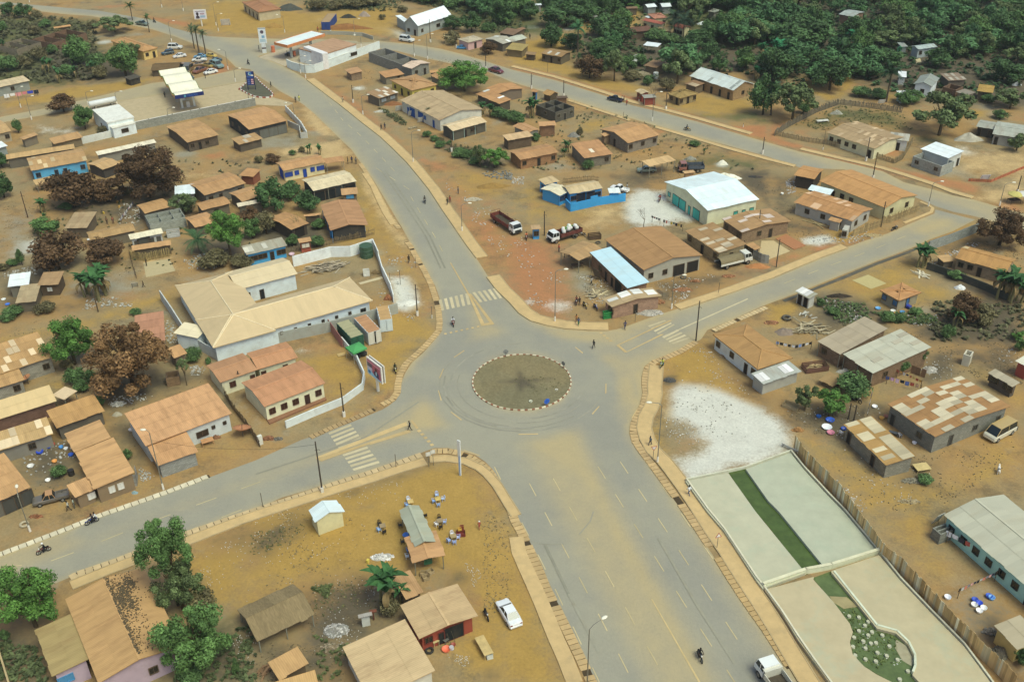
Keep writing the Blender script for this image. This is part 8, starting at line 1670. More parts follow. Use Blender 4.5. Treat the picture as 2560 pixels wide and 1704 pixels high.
house(21.98,161.8,-1.185,3.47,10.04,2.7,'gable',.58,'b59a70','a8826a','brick corner shop with white striped beige roof',op='b:_d_|n:_W',pt=8,pc='e6e6dc',wm='mudbrick')
house(41.2,185.04,-1.107,11.31,6.9,2.8,'shed',.4,'a37c4c','a5926a','long rusty house with pale patches on roof',op='n:w_d_w|b:_d_',pt=13,pc='c2b090',wm='block')
house(51.04,193.07,-1.153,7.18,12.14,2.8,'gable',.58,'a98050','94785a','rusty house with reddish white half roof',op='n:w_w|b:_wd_',pt=9,pc='d8c4b4',wm='mudbrick')
truck(43.81,178.75,.42,'white lorry with olive canvas cover','dcdccc','dcdccc',7.38,'covered')
house(48.46,182.5,-1.167,2.79,1.51,2.1,'shed',.2,'b28450','5a5448','rusty lean-to shack beside the olive covered lorry',sv=.15)
fence([(48.4,181.4),(49.6,179.5),(51,179)],2,'grey corrugated sheet fence beside the covered lorry',color='9a9c90',step=.8,w=.78,kind='plank',name='sheet_fence',vary=.06)
fence([(47.2,185.7),(48.4,181.4)],1.9,'dark plank fence behind covered lorry',color='4a443a',step=.3,w=.28,name='plank_fence')
heap(48.4,177.7,4.7,1.7,.8,0,'bright red earth heap behind covered lorry','b06c34')
tyre(15.24,167.08,'large tractor tyre lying beside brick shop',r=.95,flat=True,color='56524a')
tyre(33.21,173.78,'tyre lying in front of brown workshop',r=.7,flat=True,color='56524a')
tyre(40.29,181.26,'tyre leaning on the patched house wall',r=.6,flat=False,color='56524a')
tyre(18,189.2,'tyre lying at the workshop end',r=.6,flat=True,color='56524a')
tyre(13.34,191.35,'tyre standing behind sacks lorry',r=.5,flat=False,color='56524a')
moto(13.5,163.06,-1.23,'yellow motorbike parked at the brick corner shop','c8a828',s=1)
moto(15.39,162.35,-1.21,'blue motorbike parked at the brick corner shop','2c4a9c',s=1)
moto(12.03,164.34,-1.69,'dark red motorbike with seated rider at corner shop','7a2c34',s=1)
person(12.03,164.34,-3.26,'rider in dark red at the corner shop','7c3036','2a3244','ride',z=0)
person(12.55,163.82,3.49,'man in dark standing beside seated rider','26262c','2a2c34','stand')
person(11.92,156.48,3.32,'man with blue shirt and green trousers on pavement','2e4a78','2c6a44','walk')
person(11.61,157.62,3.14,'woman in orange beside green trousered man','a8682c','6a4030','walk')
person(20.06,155.13,3.49,'man in blue robe walking at the pavement edge','3a4268','343a58','walk')
person(15.37,171.41,1.05,'mechanic running in front of brick shop','a8a49a','1f1f22','walk')
person(9.78,185.44,2.09,'man in red at the workshop edge','c0342c','2f3a50','stand')
person(10.82,183.02,1.57,'mechanic in dark blue at workshop, left','2c3850','26282c','stand')
person(11.72,183.47,1.05,'mechanic in grey at workshop, middle','6a6e70','2a2c30','stand')
person(12.23,182.98,3.49,'mechanic bending at workshop, right','34363a','2a2a2c','bend')
crate(16.99,158.99,.2,'bright green crate on the corner, left',color='2f8a4a',L=1,W=.7,h=1.5,name='green_crate')
crate(17.46,159.17,.2,'bright green crate on the corner, right',color='2f8a4a',L=1,W=.7,h=1.5,name='green_crate')
table(19.2,160.86,.2,'wooden market stall table below corner shop','8c7a58',2.4,1.2,1.2,'market_table')
table(13.05,178.55,.2,'brown work bench in front of workshop','5a4632',2.4,.9,.8,'work_bench')
table(27.17,166.65,.5,'timber bench stack behind corner shop','6a5640',2,1.4,.9,'timber_bench')
board(16.78,174.19,-1,'dark iron gate leaning on brick shop wall',w=2.2,h=2.3,color='6a5a48')
plank_pile(16.48,167.79,4,2,.3,.5,'loose planks beside the tractor tyre',n=14,color='b8a880',long_=4)
heap(32.4,169,3.9,1.4,.4,0,'red brick rubble in front of workshop, largest','8c5c38',bits=45,bitcol='a5683f')
heap(35.4,172.3,1.9,.8,.4,0,'red brick rubble in front of workshop, small middle one','8c5c38',bits=45,bitcol='a5683f')
heap(42,174.1,2.5,1.1,.4,0,'red brick rubble in front of workshop, right by red earth','8c5c38',bits=45,bitcol='a5683f')
heap(27.3,164.6,2.2,1.6,.4,0,'red brick rubble in front of workshop, beside corner shop','8c5c38',bits=45,bitcol='a5683f')
heap(25.2,160.7,5.1,2.2,.35,0,'grey white rubble spread below corner shop','a8a294',bits=90,bitcol='b5b0a4')
lamp(7.78,158.1,10.1,0,'lamp at the red dirt corner with white foot')
lamp(29.34,162.15,6.4,0,'lamp at the kerb beside brick rubble')
power_pole(32.01,150.88,8,.4,'tall dark power pole at the east road crossing',foot=False)
bollard_pole(38.92,167.54,2.3,'thin sign post behind the kerb')
bollard_pole(22.16,157.7,2.2,'thin post on the rubble at kerb')
power_pole(51.59,192.55,5.4,.4,'thin pole beside patched long house roof',foot=False,color='6a6250')
jerrycan(32.37,175.93,'blue jerrycan on the workshop porch','3a6ab0',1.3)
jerrycan(32.96,176.36,'yellow jerrycan on the workshop porch','c8a828',1.3)
litter('litter',[[(.3,193.2),(11.4,187.8),(11.1,159.5),(3.1,163.7)],[(27.4,173.4),(40.3,175.2),(30.1,162.9)],[(12.1,176.1),(19,173.7),(16.9,161.3),(12.5,169.6)],[(.6,224.3),(3.4,224.2),(3.3,219.7),(.5,219.8)]],110,'cfcabb',(.1,.3))
house(78.71,208.14,-.967,17.82,11.01,3,'gable',.94,'bd8547','d3cb96','long orange roofed cream house at the road bend',op='n:_dww___|b:ww',pn='2c241e',sv=.03)
house(68.24,217.66,-.566,4.79,6.49,2.9,'gable',.43,'b98246','443c34','dark timber shed with orange roof beside road bend',wm='wood')
house(68.28,207.64,-.606,5.07,2.18,2.8,'shed',.4,'dff0f0','6c6a60','bright white sheet roof between orange roofs',rm='tin')
house(68.82,199.72,-.789,13.87,8.26,2.8,'gable',.72,'b88048','b5b3a6','white and brick house with patchy orange roof',op='n:_w_w_w_|b:ww',pt=9,pc='cba27a')
house(67.77,193.74,-.718,2.57,1.17,2.2,'shed',.3,'bd8a54','b0aea2','',wing=True)
house(69.21,190.74,-.482,1.75,3.24,2,'none',0,'b0b0a4','b5b3a4','white plank booth at the house corner',op='n:w')
fence([(70.7,190.4),(77.9,194.8)],1.9,'plank fence along the ochre yard by the road',color='a58c5c',step=.34,w=.32,name='plank_fence')
fence([(78.7,196.3),(80.7,196.8),(88.7,202.5)],1.8,'plank fence climbing to the road bend',color='9a8458',step=.34,w=.32,name='plank_fence')
rug([(54.69,189.81),(57.3,191.86),(60.09,186.66),(57.3,184.81)],'square bed of drying red bricks','a8683e',name='brick_bed',h=.12)
rug([(51.6,189.01),(54.07,189.03),(56.32,184.21),(51.36,180.82),(50.03,183.69)],'square concrete floor beside drying bricks','bfa878',name='concrete_floor',h=.08)
rug([(65.28,171.77),(68.99,173.93),(71.39,170.38),(67.81,168.28)],'pale straw mat spread on the dirt','b8a86c',name='straw_mat',h=.04)
plank_pile(64.57,196.83,5,1,.25,-.662,'long poles lying below the patchy roofed house',n=10,color='a08c60',long_=5)
plank_pile(78.71,173.63,3,1.5,.3,-1.078,'whitish poles lying near the banana plants',n=10,color='c9c0a4',long_=4.5)
moto(80.27,193.16,.5,'dark motorbike parked on the road shoulder','2a2c30',s=1)
wallrun([(84,183.8),(88.6,186.3),(96.9,191.6)],2.1,'grey block wall along the east road',color='9aa099',m='block')
wallrun([(80.9,176),(84.7,172.3),(88.9,167.1),(91.3,163.2)],1.5,'dark weathered wall below the banana plants',color='44463f')
tree('brown',99,185.5,7.6,9.5,'round dark brown tree at the road corner right',fine=1,tint=.8)
house(91.36,174.7,-.673,9.51,6.32,2.7,'gable',.86,'b5813f','a08a6c','long ochre roofed mud house beyond dark wall',op='n:wwd_w',wm='mudbrick',pt=1,pc='d8c08a')
house(84.93,177.31,-1.361,2.64,2.69,1.5,'flat',.06,'c49a62','6a6250','flat tan sheet roof beside the block wall')
house(96.35,166.72,-1.033,2.97,4.47,2.5,'shed',.3,'c09862','7c7260','tan roof edge at the far right picture border')
banana(79.4,176.7,5.7,'big banana plants at the block wall, left',n=11,dry=.3)
banana(81,177.1,4.5,'big banana plants at the block wall, right',n=9,dry=.3)
banana(89.7,164,6.5,'wide banana clump at right edge, left stems',n=11,dry=.3)
banana(91.7,163.5,6.5,'wide banana clump at right edge, middle stems',n=11,dry=.3)
banana(93.2,161.9,5.6,'wide banana clump at right edge, right stems',n=9,dry=.3)
banana(78,154.3,4.2,'banana beside the dry tree lower right',n=8)
tree('bush',85.1,171.7,1.8,3.5,'bright leafy shrub on the dark wall',tint=1.3)
tree('brown',80.3,155.7,5.6,5.8,'dark dry tree right of white sacks',tint=.7)
tree('drybush',83.3,155.6,3.9,5,'grey dry brush under the dry tree')
tree('bush',72.9,158.6,1.3,2.5,'green shrub beside blue basins',tint=1.3)
tree('bush',66.8,156.4,2.1,2.9,'green leafy plants in rubble yard, first')
tree('bush',69.1,156.4,1.5,2.3,'green leafy plants in rubble yard, second')
tree('bush',56.6,162.2,1.6,2.2,'green leafy plants in rubble yard, third')
tree('bush',58.2,159.4,1.3,2.4,'green leafy plants in rubble yard, fourth')
tree('bright',87.5,149.4,1.7,2.4,'bright small tree at right border')
tree('bush',75.9,150.7,2.3,2.8,'shrub at lower right dry yard')
house(71.21,163.03,-1.051,4.46,5.76,2.4,'hip',.36,'b98048','9c9276','square mud hut with orange roof in ochre yard',op='b:_d_|n:w_w',pn='3a6a94')
house(53.95,162.92,-.921,3.36,2.21,2.4,'shed',.2,'a8a890','c2c2b6','small whitish latrine with grey white striped roof',op='n:dd',pt=4,pc='e8e8e0',cat='latrine',name='latrine')
basin(66.79,160.87,'pale blue basin at the rubble edge','6aa8d8',r=.5,h=.3)
basin(69.56,159.04,'yellow orange basin near the mud hut','d8a020',r=.5,h=.3)
basin(70.76,159.39,'blue basin near the mud hut','4a88b8',r=.5,h=.3)
basin(69.22,159.83,'white basin near the mud hut','dcdcd4',r=.5,h=.3)
bucket(70.94,161.15,'dark blue barrel left at mud hut','2c3c8c',.35,.7,name='barrel',cat='barrel',group='barrels at the mud hut')
bucket(72.22,161.11,'bright blue barrel by mud hut door','2c3cb0',.35,.7,name='barrel',cat='barrel',group='barrels at the mud hut')
bucket(72.48,160.71,'blue barrel right of mud hut door','3a4aa0',.35,.7,name='barrel',cat='barrel',group='barrels at the mud hut')
heap(84.5,168.1,2.3,1.2,.8,0,'white sacks heap beside the dark wall','dfe2e0',bits=10,bitcol='e4e6e4')
tyre(49.43,157.88,'large old tyre on ochre dirt by latrine',r=.85,wd=.5,color='5a564c')
heap(46.4,156.6,2.3,1.2,.4,0,'loose brick pile at left of old tyre','8c5c38',bits=40,bitcol='9c6440')
plank_pile(52.52,153.86,7,4,1,.3,'big scattered timber heap in the rubble yard',n=75,color='a39676',long_=2.6)
heap(48,153.3,3.8,2.3,.7,0,'grey brown gravel heap beside timber heap','8a7a6c')
plank_pile(53.07,159.12,3,2,.5,.8,'grey concrete scraps beside the latrine',n=16,color='b8b6a6',long_=1.6)
heap(61,165.7,4.5,1.2,.6,0,'burnt black earth mound above timber heap','3a322a',bits=25)
tuft_field('weeds',[[(56.9,165.4),(65.2,162.7),(64.5,157.3),(58.9,154.8),(56.9,160.2)],[(65.3,159.9),(75.7,158.5),(76.4,155.1),(68.7,155.3)]],200,.45,'56683a',(.1,.3))
litter('litter',[[(57.1,164.9),(66,162.3),(64.2,156.1),(57,154.8)],[(66.9,158.7),(77,158.8),(75.3,154.3),(69.7,155.2)],[(80.1,177.2),(95.1,188.1),(95.4,186.1),(81.9,176.2)],[(61.4,188.7),(74.2,192.8),(75.5,189.7),(70.2,186.9)],[(63.6,219.4),(66.5,221.8),(64.6,213.2),(62.4,212.1)]],130,'cfcdc4',(.1,.3))
heap(74.9,190.8,4.1,1.4,.4,0,'yellowish rubble strip at the plank fence foot','a08a5a',bits=50,bitcol='b5a27c')
parasol(110.54,205.75,'yellow green parasol over a stall at right','c0b45c',2.2,1.7)
parasol(112.53,205.68,'white parasol at the right picture edge','d8d4c8',2.2,1.7)
table(110.49,205.75,.2,'dark market stall under yellow green parasol','4a3c34',2.4,1.6,.9,'market_table')
lamp(106.9,204.45,4.9,0,'tall grey lamp with cross arm at right junction')
lamp(91.42,204.7,5.3,0,'lamp on the kerb at the road bend')
power_pole(52.03,177.58,6.1,.4,'thin pole in front of the concrete floor',foot=False,color='5c5244')
power_pole(83.92,219.94,5.1,.4,'dark pole on the far road pavement top')
power_pole(77.96,194.8,5.8,.4,'dark pole with lamp by long orange house',foot=False)
power_pole(113.39,210.78,4.2,.4,'grey pole at the right junction edge')
fence([(105.5,217.9),(110.1,217.1),(121.2,225)],.7,'red mesh barrier with white board at right top',color='c0522c',step=.5,w=.45,name='mesh_barrier',vary=.05)
board(109.26,218.7,.1,'white notice board on the red barrier',w=2.2,h=1.3,color='e0dcdc')
heap(67.7,218.6,3.3,1.3,.7,0,'dark burnt scrap left of timber shed','5a5248',bits=30)
basin(61.13,211.85,'white goat shaped bundle on the dark dirt','e0e0da',r=.35,h=.5,name='bundle',cat='bundle')
house(-83.85,143.93,.643,11.83,8.62,3.1,'shed',.7,'bd8f54','9f9b8b','huge tan roof with pale patched sheets at left edge',op='n:__w_w',pt=13,pc='dcc094',wm='block')
house(-82.98,137.42,.596,6.99,3.96,2.7,'shed',.3,'bd8f54','9f9b8b','',wing=True,op='n:__w',wm='block')
house(-76.65,131.01,.58,9.29,4.56,2.7,'shed',.5,'ddbc80','7a584a','pale beige sheeted strip roof with red brown wall',rm='sheetroof',wm='mudbrick',sv=.03)
house(-67.52,128.76,.642,7.27,4.82,2.6,'shed',.5,'bb8a4c','6a6254','ochre tan roof below the mat covered stall')
house(-73.65,122.91,.555,8.37,4.26,2.6,'shed',.5,'c09a60','8a8578','tan roof over grey courtyard wall with blue tarp',op='n:__w_',pt=6,pc='dcc298')
house(-63.44,122.38,-.962,5.5,5.29,2.7,'shed',.3,'c4935c','847c6c','orange roof yard house behind the roadside one')
house(-58.71,115.7,-.97,9.99,5.62,2.9,'shed',.3,'c8955c','8a7356','orange roofed roadside house with white wall posters',op='b:_ww_',pn='dcdcd4',fc='c8c4b4',ww=.9)
house(-60.49,110.92,.697,2.93,3.03,2.4,'shed',.3,'c9965e','8a7356','',wing=True,op='n:__w',pn='dcdcd4',fc='c8c4b4')
house(-72.76,112.43,.738,5.64,9.86,2.9,'shed',.4,'c8945a','6a665c','orange roof with barred front at left border',op='n:_GG',pn='4a4a44')
house(-50.9,126.49,.628,13.37,8.83,3.3,'shed',.8,'cc9460','c9d0cc','large orange tin roof with white front wall',op='n:____Wss',fc='4a3a2c',sv=.04)
house(-49.92,119.04,.567,5.93,5.11,2.6,'shed',.4,'c48c56','9a9c94','',wing=True,wm='block')
house(-56.57,145.94,.668,2.36,2.98,2.4,'shed',.4,'c8925a','7a6a54','small orange roof right of rust brown tree')
ruin(-55.97,140.26,.287,2.06,1.98,1.7,'small brown brick box shell beside rust brown tree',color='8a6c4c',wm='mudbrick')
house(-71.42,134.44,1.09,2.7,2.75,2.2,'flat',.06,'d8bc94','6a6250','stall shaded by stained pale cloth roof',rm='cloth',open_=2,cat='stall',name='stall')
fence([(-47.8,138.3),(-44.1,131.9),(-40.9,127.2),(-38.1,122.5)],1.6,'weathered plank fence beside cream house drive',color='7d6848',step=.36,w=.34,name='plank_fence')
fence([(-55.3,113.9),(-54.1,114),(-54.7,116.3)],2.1,'grey corrugated sheet screen at the roadside house',color='a0a09a',step=.8,w=.78,name='sheet_fence',vary=.05)
car(-65.25,110.99,-2.76,'dusty orange brown pickup parked at left roadside','6b655c','pickup',s=.91,dusty='b8824c')
person(-62,108.9,2.09,'person in pale shirt at the roadside, left one','b5b9ac','2a2c30','walk')
person(-61.44,109.46,1.75,'person in pale shirt at the roadside, right one','a8b4a4','6a6a60','stand')
lamp(-50.1,113.16,10.1,3.14,'tall lamp leaning over the orange porch roof',arm=.5)
satellite_dish(-41.29,125.3,1.4,'large rusty orange satellite dish on a stand')
satellite_dish(-80.09,140.53,.7,'small tan satellite dish by the huge tan roof')
table(-46.26,123.53,.5,'tilted orange board table beside white front wall','c08450',1.8,1.1,.8)
heap(-45.4,125.1,1.3,.7,.5,0,'red brick pile beside the orange board table','8a5a3a',bits=25)
heap(-63.3,134.4,2.3,1.4,.4,0,'white rubbish heap below rust brown tree','b5b2a6',bits=50,bitcol='c8c6bc')
heap(-62.5,131.4,1.5,1,.6,0,'pale washing stone heap left of large orange roof','a8a088')
basin(-71.1,121.99,'blue tarpaulin bundle in the left courtyard','2c4cb8',r=.55,h=.35)
basin(-69.82,123.82,'red basin in the left courtyard','b8302c',r=.35,h=.35)
basin(-70.24,123.16,'blue basin in the left courtyard','3a5ab8',r=.35,h=.35)
basin(-68.33,123.12,'light blue basin in the left courtyard','4a8cc8',r=.35,h=.35)
basin(-68.06,119.73,'orange pot in the left courtyard','d08420',r=.4,h=.35)
basin(-66.18,121.23,'blue tub beside the roadside house','3a6ad0',r=.4,h=.35)
basin(-67.44,122.7,'white bowl in the left courtyard','e0e0dc',r=.35,h=.35)
basin(-67.38,115.35,'white basin beside the dusty pickup','e4e4e0',r=.4,h=.35)
basin(-71.19,118.65,'white sack bundle on courtyard mat','d0d0cc',r=.5,h=.35)
basin(-59.06,127.16,'white bucket at the left wall of large orange roof','d8d8d8',r=.35,h=.35)
table(-72.4,122.81,1.2,'blue grey door panel table in left courtyard','8a9cac',2,.9,.7,'panel_table')
drum(-64.5,116.76,'black oil drum in the left courtyard',color='2c2a28',r=.45,h=.9)
heap(-54,112.5,1.1,.6,.35,0,'scattered blue plastic bag on the roadside dirt','8aa4a8')
tree('bush',-57.2,120.1,2,1.5,'bright green small bush at roadside house wall',tint=1.4)
tree('bush',-66.2,116.3,1.9,2.4,'potted leafy plant in the left courtyard')
tree('drybush',-74.9,144.8,2.1,2.6,'brown dry shrub below vivid green tree')
tree('olive',-53.6,139.4,5.3,2.1,'thin stemmed small tree beside small orange roof')
tree('bush',-51.5,145.8,1.4,1.3,'small green plant at cream house roof edge')
litter('litter',[[(-65.5,136.3),(-58.7,137.3),(-58.2,135.5),(-64.5,133.2)],[(-54.6,145.2),(-51.8,145.2),(-51.8,141.6),(-54,142.3)],[(-73.5,120.8),(-67.8,125.4),(-65.2,120.6),(-70.4,115.2)],[(-55.4,118.5),(-51.8,116),(-53.8,114.8)]],70,'c6c4b8',(.1,.3))
house(-36.61,135.34,.636,10.61,8.43,3,'gable',.72,'bd7f55','e2dfb6','cream house with brown shuttered windows facing west road',op='n:wwwdw|b:w',fc='5a3228',pn='3c201a',sv=.03,ov=.3)
house(-40.06,143.82,.523,6.92,5.81,2.8,'gable',.5,'bd8054','dcd8b4','cream house with two part orange roof behind it',op='n:d__d_',pn='4a2420',sv=.03)
house(-46.01,140.29,.608,6.41,6.22,2.8,'gable',.5,'b57f55','dcd8b4','',wing=True,op='n:_w__d',pn='4a2420',sv=.04)
wallrun([(-35.1,127.3),(-31.2,130.4),(-27.1,133.4),(-24.4,137.4),(-24.5,140.7),(-26.4,146),(-29.7,151.8)],1.35,'curved whitewashed wall in front of cream house',color='d6deda',t=.22,pillars=0)
wallrun([(-38.5,123.2),(-38,123.6)],1.6,'white gate pillar at the plank fence end',color='dcdccc',t=.5)
tarp(-26.46,146.86,.679,2.73,2.57,2.2,'green canvas market tent beside the white container','4f9c5c')
tyre(-25.6,147.87,'stack of black tyres under the green tent',r=.55,wd=.7)
tyre(-26.55,147.21,'second tyre stack under the green tent',r=.55,wd=.7)
billboard(-22.03,136.89,-.89,4.3,2.6,5.8,'pink and blue advertising billboard on a white post','pink')
rug([(-38.62,129.56),(-30.19,135.33),(-29.9,134.53),(-37.86,128.27)],'raised brown brick step along cream house front','8a5c40',name='front_step',h=.25)
heap(-37.4,124.7,1.8,1,.5,0,'red brick pile left of white gate pillar','8a5638',bits=35)
heap(-35.8,124.5,1.2,.8,.4,0,'dark stone pile near white gate pillar','6a665c',bits=20)
table(-29.34,147.97,.4,'flat yellowish board on the ochre yard','c0a060',1.3,.9,.12)
power_pole(-26.5,130.13,6.4,.4,'dark pole with white foot at the white curved wall')
power_pole(-27.2,111.95,9.1,.4,'tall dark pole at the zebra crossing kerb')
power_pole(-44.49,138.21,3.5,.4,'thin pole rising from the cream house yard',foot=False)
bollard_pole(-34.46,135.19,2.8,'thin antenna pole on cream house roof edge')
bollard_pole(-17.21,117.3,2.5,'thin post on the pavement by give way line')
bollard_pole(-35.05,109,2.6,'thin post at slab drain lower left')
flat_sign(-12.42,117.37,.3,2.4,'square','white square sign on post, left of the pair',face='dcdcd0',border='c8c8bc',size=.5)
flat_sign(-11.77,117.75,.3,2.5,'square','white square sign on post, right of the pair',face='dcdcd0',border='c8c8bc',size=.5)
totem(-7.76,115.35,-.6,6.33,'tall thin white and blue totem at the corner')
flat_sign(-1.08,146.53,3.3,1.1,'round','back of round sign at top of the roundabout',face='7a7c78',border='8a8c88',size=.45)
flat_sign(8.48,142.67,2.4,1.1,'round','back of round sign at right of the roundabout',face='6a6c6a',border='7a7c78',size=.4)
flat_sign(5.36,132.11,.5,1,'round','blue round arrow sign on the roundabout',face='2a5cb8',border='3a6ac8',size=.5)
person(-15.87,126.29,1.75,'man in black walking on the splitter island','2c2e34','1c1d22','walk')
moto(-19.56,142.6,-1.36,'yellow motorbike waiting beside the slab drain','c8b83c',s=1)
person(-19.56,142.6,-2.94,'rider in dark green beside the slab drain','2e3c34','2a2c2c','ride',z=0)
table(-10.67,109.5,.3,'tan topped garden table with chairs round it','c8a850',.8,.8,.72)
chair(-10.89,110.65,-1.39,'pale blue chair behind tan topped table','a8bcdc')
chair(-11.2,109.4,.19,'blue chair left of tan topped table','8fb0e4')
chair(-9.98,109.83,-2.7,'pale chair right of tan topped table','b8c8e0')
chair(-10.55,108.59,1.71,'blue chair in front of tan topped table','9cb8e4')
table(-14.44,109.01,.3,'single white table with chairs round it','c8a860',.8,.8,.72)
chair(-14.79,109.7,-1.09,'white chair behind the single table','d0d8e4')
chair(-14.94,108.68,.58,'blue chair left of the single table','8fb4e4')
house(40.15,144.46,-1.113,12.09,7.21,2.9,'hip',.65,'ad7f45','d5ddd8','white house with brown roof beside east road crossing',op='n:w_w_dw|b:',sv=.03)
house(42.57,137.17,.488,7.83,3.06,2.3,'shed',.3,'b0b4a8','a8a89c','',pt=5,pc='eeeeea',wing=True)
person(14.08,148.96,2.62,'man walking on tarmac above the roundabout','3a3c38','2e3034','walk')
moto(25.05,142.88,-2.03,'yellow motorbike beside the kerb bend','b8b43c',s=1)
person(25.05,142.88,-3.6,'rider in yellow vest at the kerb bend','c8cc3c','4a8ca0','ride',z=0)
person(20.49,121.65,2.44,'man in grey behind the give way sign','6a7478','3c3c44','walk')
person(24.53,110.23,.52,'man in white shirt walking by the pool wall','e0e6ea','4a5470','walk')
moto(40.19,136.22,-.21,'motorbike with white box parked by white house','d4d4d0',s=1)
flat_sign(20.52,118.46,.25,2.1,'yield','red and white triangular give way sign')
lamp(21.05,117.61,10.3,3.14,'tall lamp beside the give way sign')
heap(25.8,138.8,2,1.2,.4,0,'black burnt rubbish heap beside ochre track','4a4a46',bits=40,bitcol='5c5c58')
heap(36.2,145.9,1.7,1.1,.4,0,'rubble line along the white house wall','8a6a44',bits=40,bitcol='a88a60')
basin(7.11,136.44,'small white stone on the roundabout','e0e0d8',r=.25,h=.2)
basin(2.84,133.21,'pale lump on the roundabout grass','c8ccb8',r=.3,h=.3)
litter('litter',[[(25.9,136.1),(31.7,136.9),(38.1,125.6),(30.3,119.1),(25,127)]],90,'a09e8e',(.1,.2))
tuft_field('grass',[[(-.1,140.6),(5.8,140.4),(8.8,138.7),(2.5,133.4),(-.1,139)]],150,.12,'5a5a34',(.1,.2))
litter('litter',[[(25.8,145.8),(33.7,149.1),(38.2,134.3),(31.7,136.9),(24.7,137.7)],[(23.5,128.8),(29.8,125.8),(27.3,120.5),(23.1,123.2)]],90,'d8d6c8',(.1,.2))
slab('pool_terrace',[(24.4,112.8),(30.8,114.5),(33,106.2),(34,103.2),(36.9,94.5),(30.9,91.9),(30.4,93.3),(29.1,98.3),(28,102.4),(26.4,106.3)],0,.45,'b8b698','poolslab')
slab('pool_terrace',[(33.5,115.3),(40.8,118.9),(41.8,115),(43.8,109),(45,105.9),(47.2,98),(39.5,95.6),(36.2,106.1),(35.2,108.4)],0,.45,'b0b49a','poolslab')
slab('pool_terrace',[(31.1,91.7),(37.8,93.8),(37.6,93.3),(39.1,89.5),(40.1,86),(40.1,84.7),(39.3,83.2),(39.1,81.4),(39.9,79.6),(41,78.4),(42.4,77.3),(43,75.3),(36.1,75),(35.3,77.4),(34.4,80.2),(33.3,83.6),(32.3,87.9)],0,.45,'b9aa84','poolslab')
slab('pool_terrace',[(40.3,94.8),(47.2,97.5),(48.4,93.1),(50.4,87.5),(52.4,82.3),(53.4,77.2),(53.6,75.1),(46.1,75.3),(45.6,76.8),(45,78.3),(45.6,79.2),(46.1,80.8),(46,82.7),(45.1,84.4),(43.1,85.2),(41.5,90.5),(40.2,94.5)],0,.45,'b9ac86','poolslab')
slab('pool_water',[(31,115),(33.6,115.8),(35.4,109),(36.4,106.6),(39.9,95.9),(37.1,94.6),(34.2,103.7),(33.1,106.7)],.01,.06,'4d5f2a','water')
slab('pool_water',[(37.8,94),(40.6,95.2),(40.4,94.9),(41.7,91),(43.3,85.7),(45.4,84.8),(46.2,83.1),(46.3,81.2),(45.8,79.6),(45.2,78.7),(45.8,77.1),(46.3,75.6),(43.3,75.7),(42.5,77.6),(41.2,78.8),(40,80),(39.3,81.8),(39.5,83.5),(40.3,85.1),(40.3,86.4),(39.2,89.9),(37.8,93.8)],.01,.06,'5c6c3c','water')
wallrun([(24.6,113.3),(26.6,106.8),(28.1,102.9),(29.2,98.8),(30.6,93.7),(31.1,92.4),(32.4,88.3),(33.5,84),(34.5,80.6),(35.4,77.8),(36.2,75.4)],.62,'low white wall along the pool roadside',color='d3ceb0',t=.22)
wallrun([(31.1,92.4),(37,94.8),(40.5,95.6),(47.5,98.2)],.85,'white cross wall between the two pools',color='d9dcb8',t=.3,coping='d8d5b0')
wallrun([(41,119.5),(42,115.6),(44,109.6),(45.2,106.4),(47.4,98.4),(48.6,93.5),(50.6,87.9),(52.6,82.7),(53.6,77.6),(53.9,75.5)],.6,'low pale kerb along the plank fence side',color='cfcdb0',t=.22)
wallrun([(24.6,113.3),(30.9,115.1),(33.6,115.9),(41,119.5)],.5,'pale wall edge at the pool top',color='cfd0b6',t=.18)
wallrun([(40.6,94.7),(41.7,91),(43.3,85.7),(45.4,84.8),(46.2,83.1),(46.3,81.2),(45.8,79.6),(45.2,78.7)],.55,'round rim wall of the lower pond',color='cfd6ba',t=.26)
stepping([(40.47,87.38),(41.6,87.18),(42.51,86.48),(41.94,85.89),(40.97,85.06),(42.47,84.86),(41.87,84.37),(43.54,84.34),(40.1,84.07),(41.02,83.47),(41.82,83.13),(42.42,83.2),(43.85,82.68),(39.57,82.68),(40.96,82.41),(42.16,81.74),(43.08,81.25),(40.48,80.81),(41.58,80.48),(44.16,80.67),(39.45,81.39),(43.49,77.88),(44.8,79.01)])
slab('pond_gravel',[(45,83.8),(45.9,82.8),(46.1,80.8),(45.5,79.8),(44.7,80.7),(44.5,82.5)],.02,.09,'a39c7c','dirt')
slab('pond_sand',[(39,90.8),(41.1,90.6),(42.1,89),(40.2,88.7),(39.2,89.8)],.02,.1,'9c8f62','dirt')
litter('pool_litter',[[(39.2,89.9),(41.1,89),(44.8,84.3),(45.4,80.2),(41.4,79.5),(40.1,83.5)]],40,'d0d4c0',(.1,.2))
tuft_field('pond_weed',[[(39.4,89.6),(42.4,88.6),(42.8,86),(45.2,84.3),(44.8,81),(41.4,79.5),(39.6,81.9),(40.4,85.2)]],160,.14,'5c6a34',(.1,.2))
fence([(41.7,120.2),(42.6,115.9),(43.8,113.2),(45.1,109.1),(45.9,105.1),(46.3,103.3),(47.6,97.4),(49,94.6),(50.5,90.3),(51.6,86.7),(53.5,81.7),(54.9,78.5),(55.6,76.2)],2.5,'tall plank fence along the pools',step=.36,w=.35,name='plank_fence',vary=.1,lean=.02,rails=False,tones=['c8a468','ddd4b0','b5925a','d4ae72','c9b88e'])
truck(29.53,76.25,1.91,'white tipper lorry leaving the picture at the bottom','e2e6e2','cfcdb8',7.76,'tipper',roofc='e6eae4')
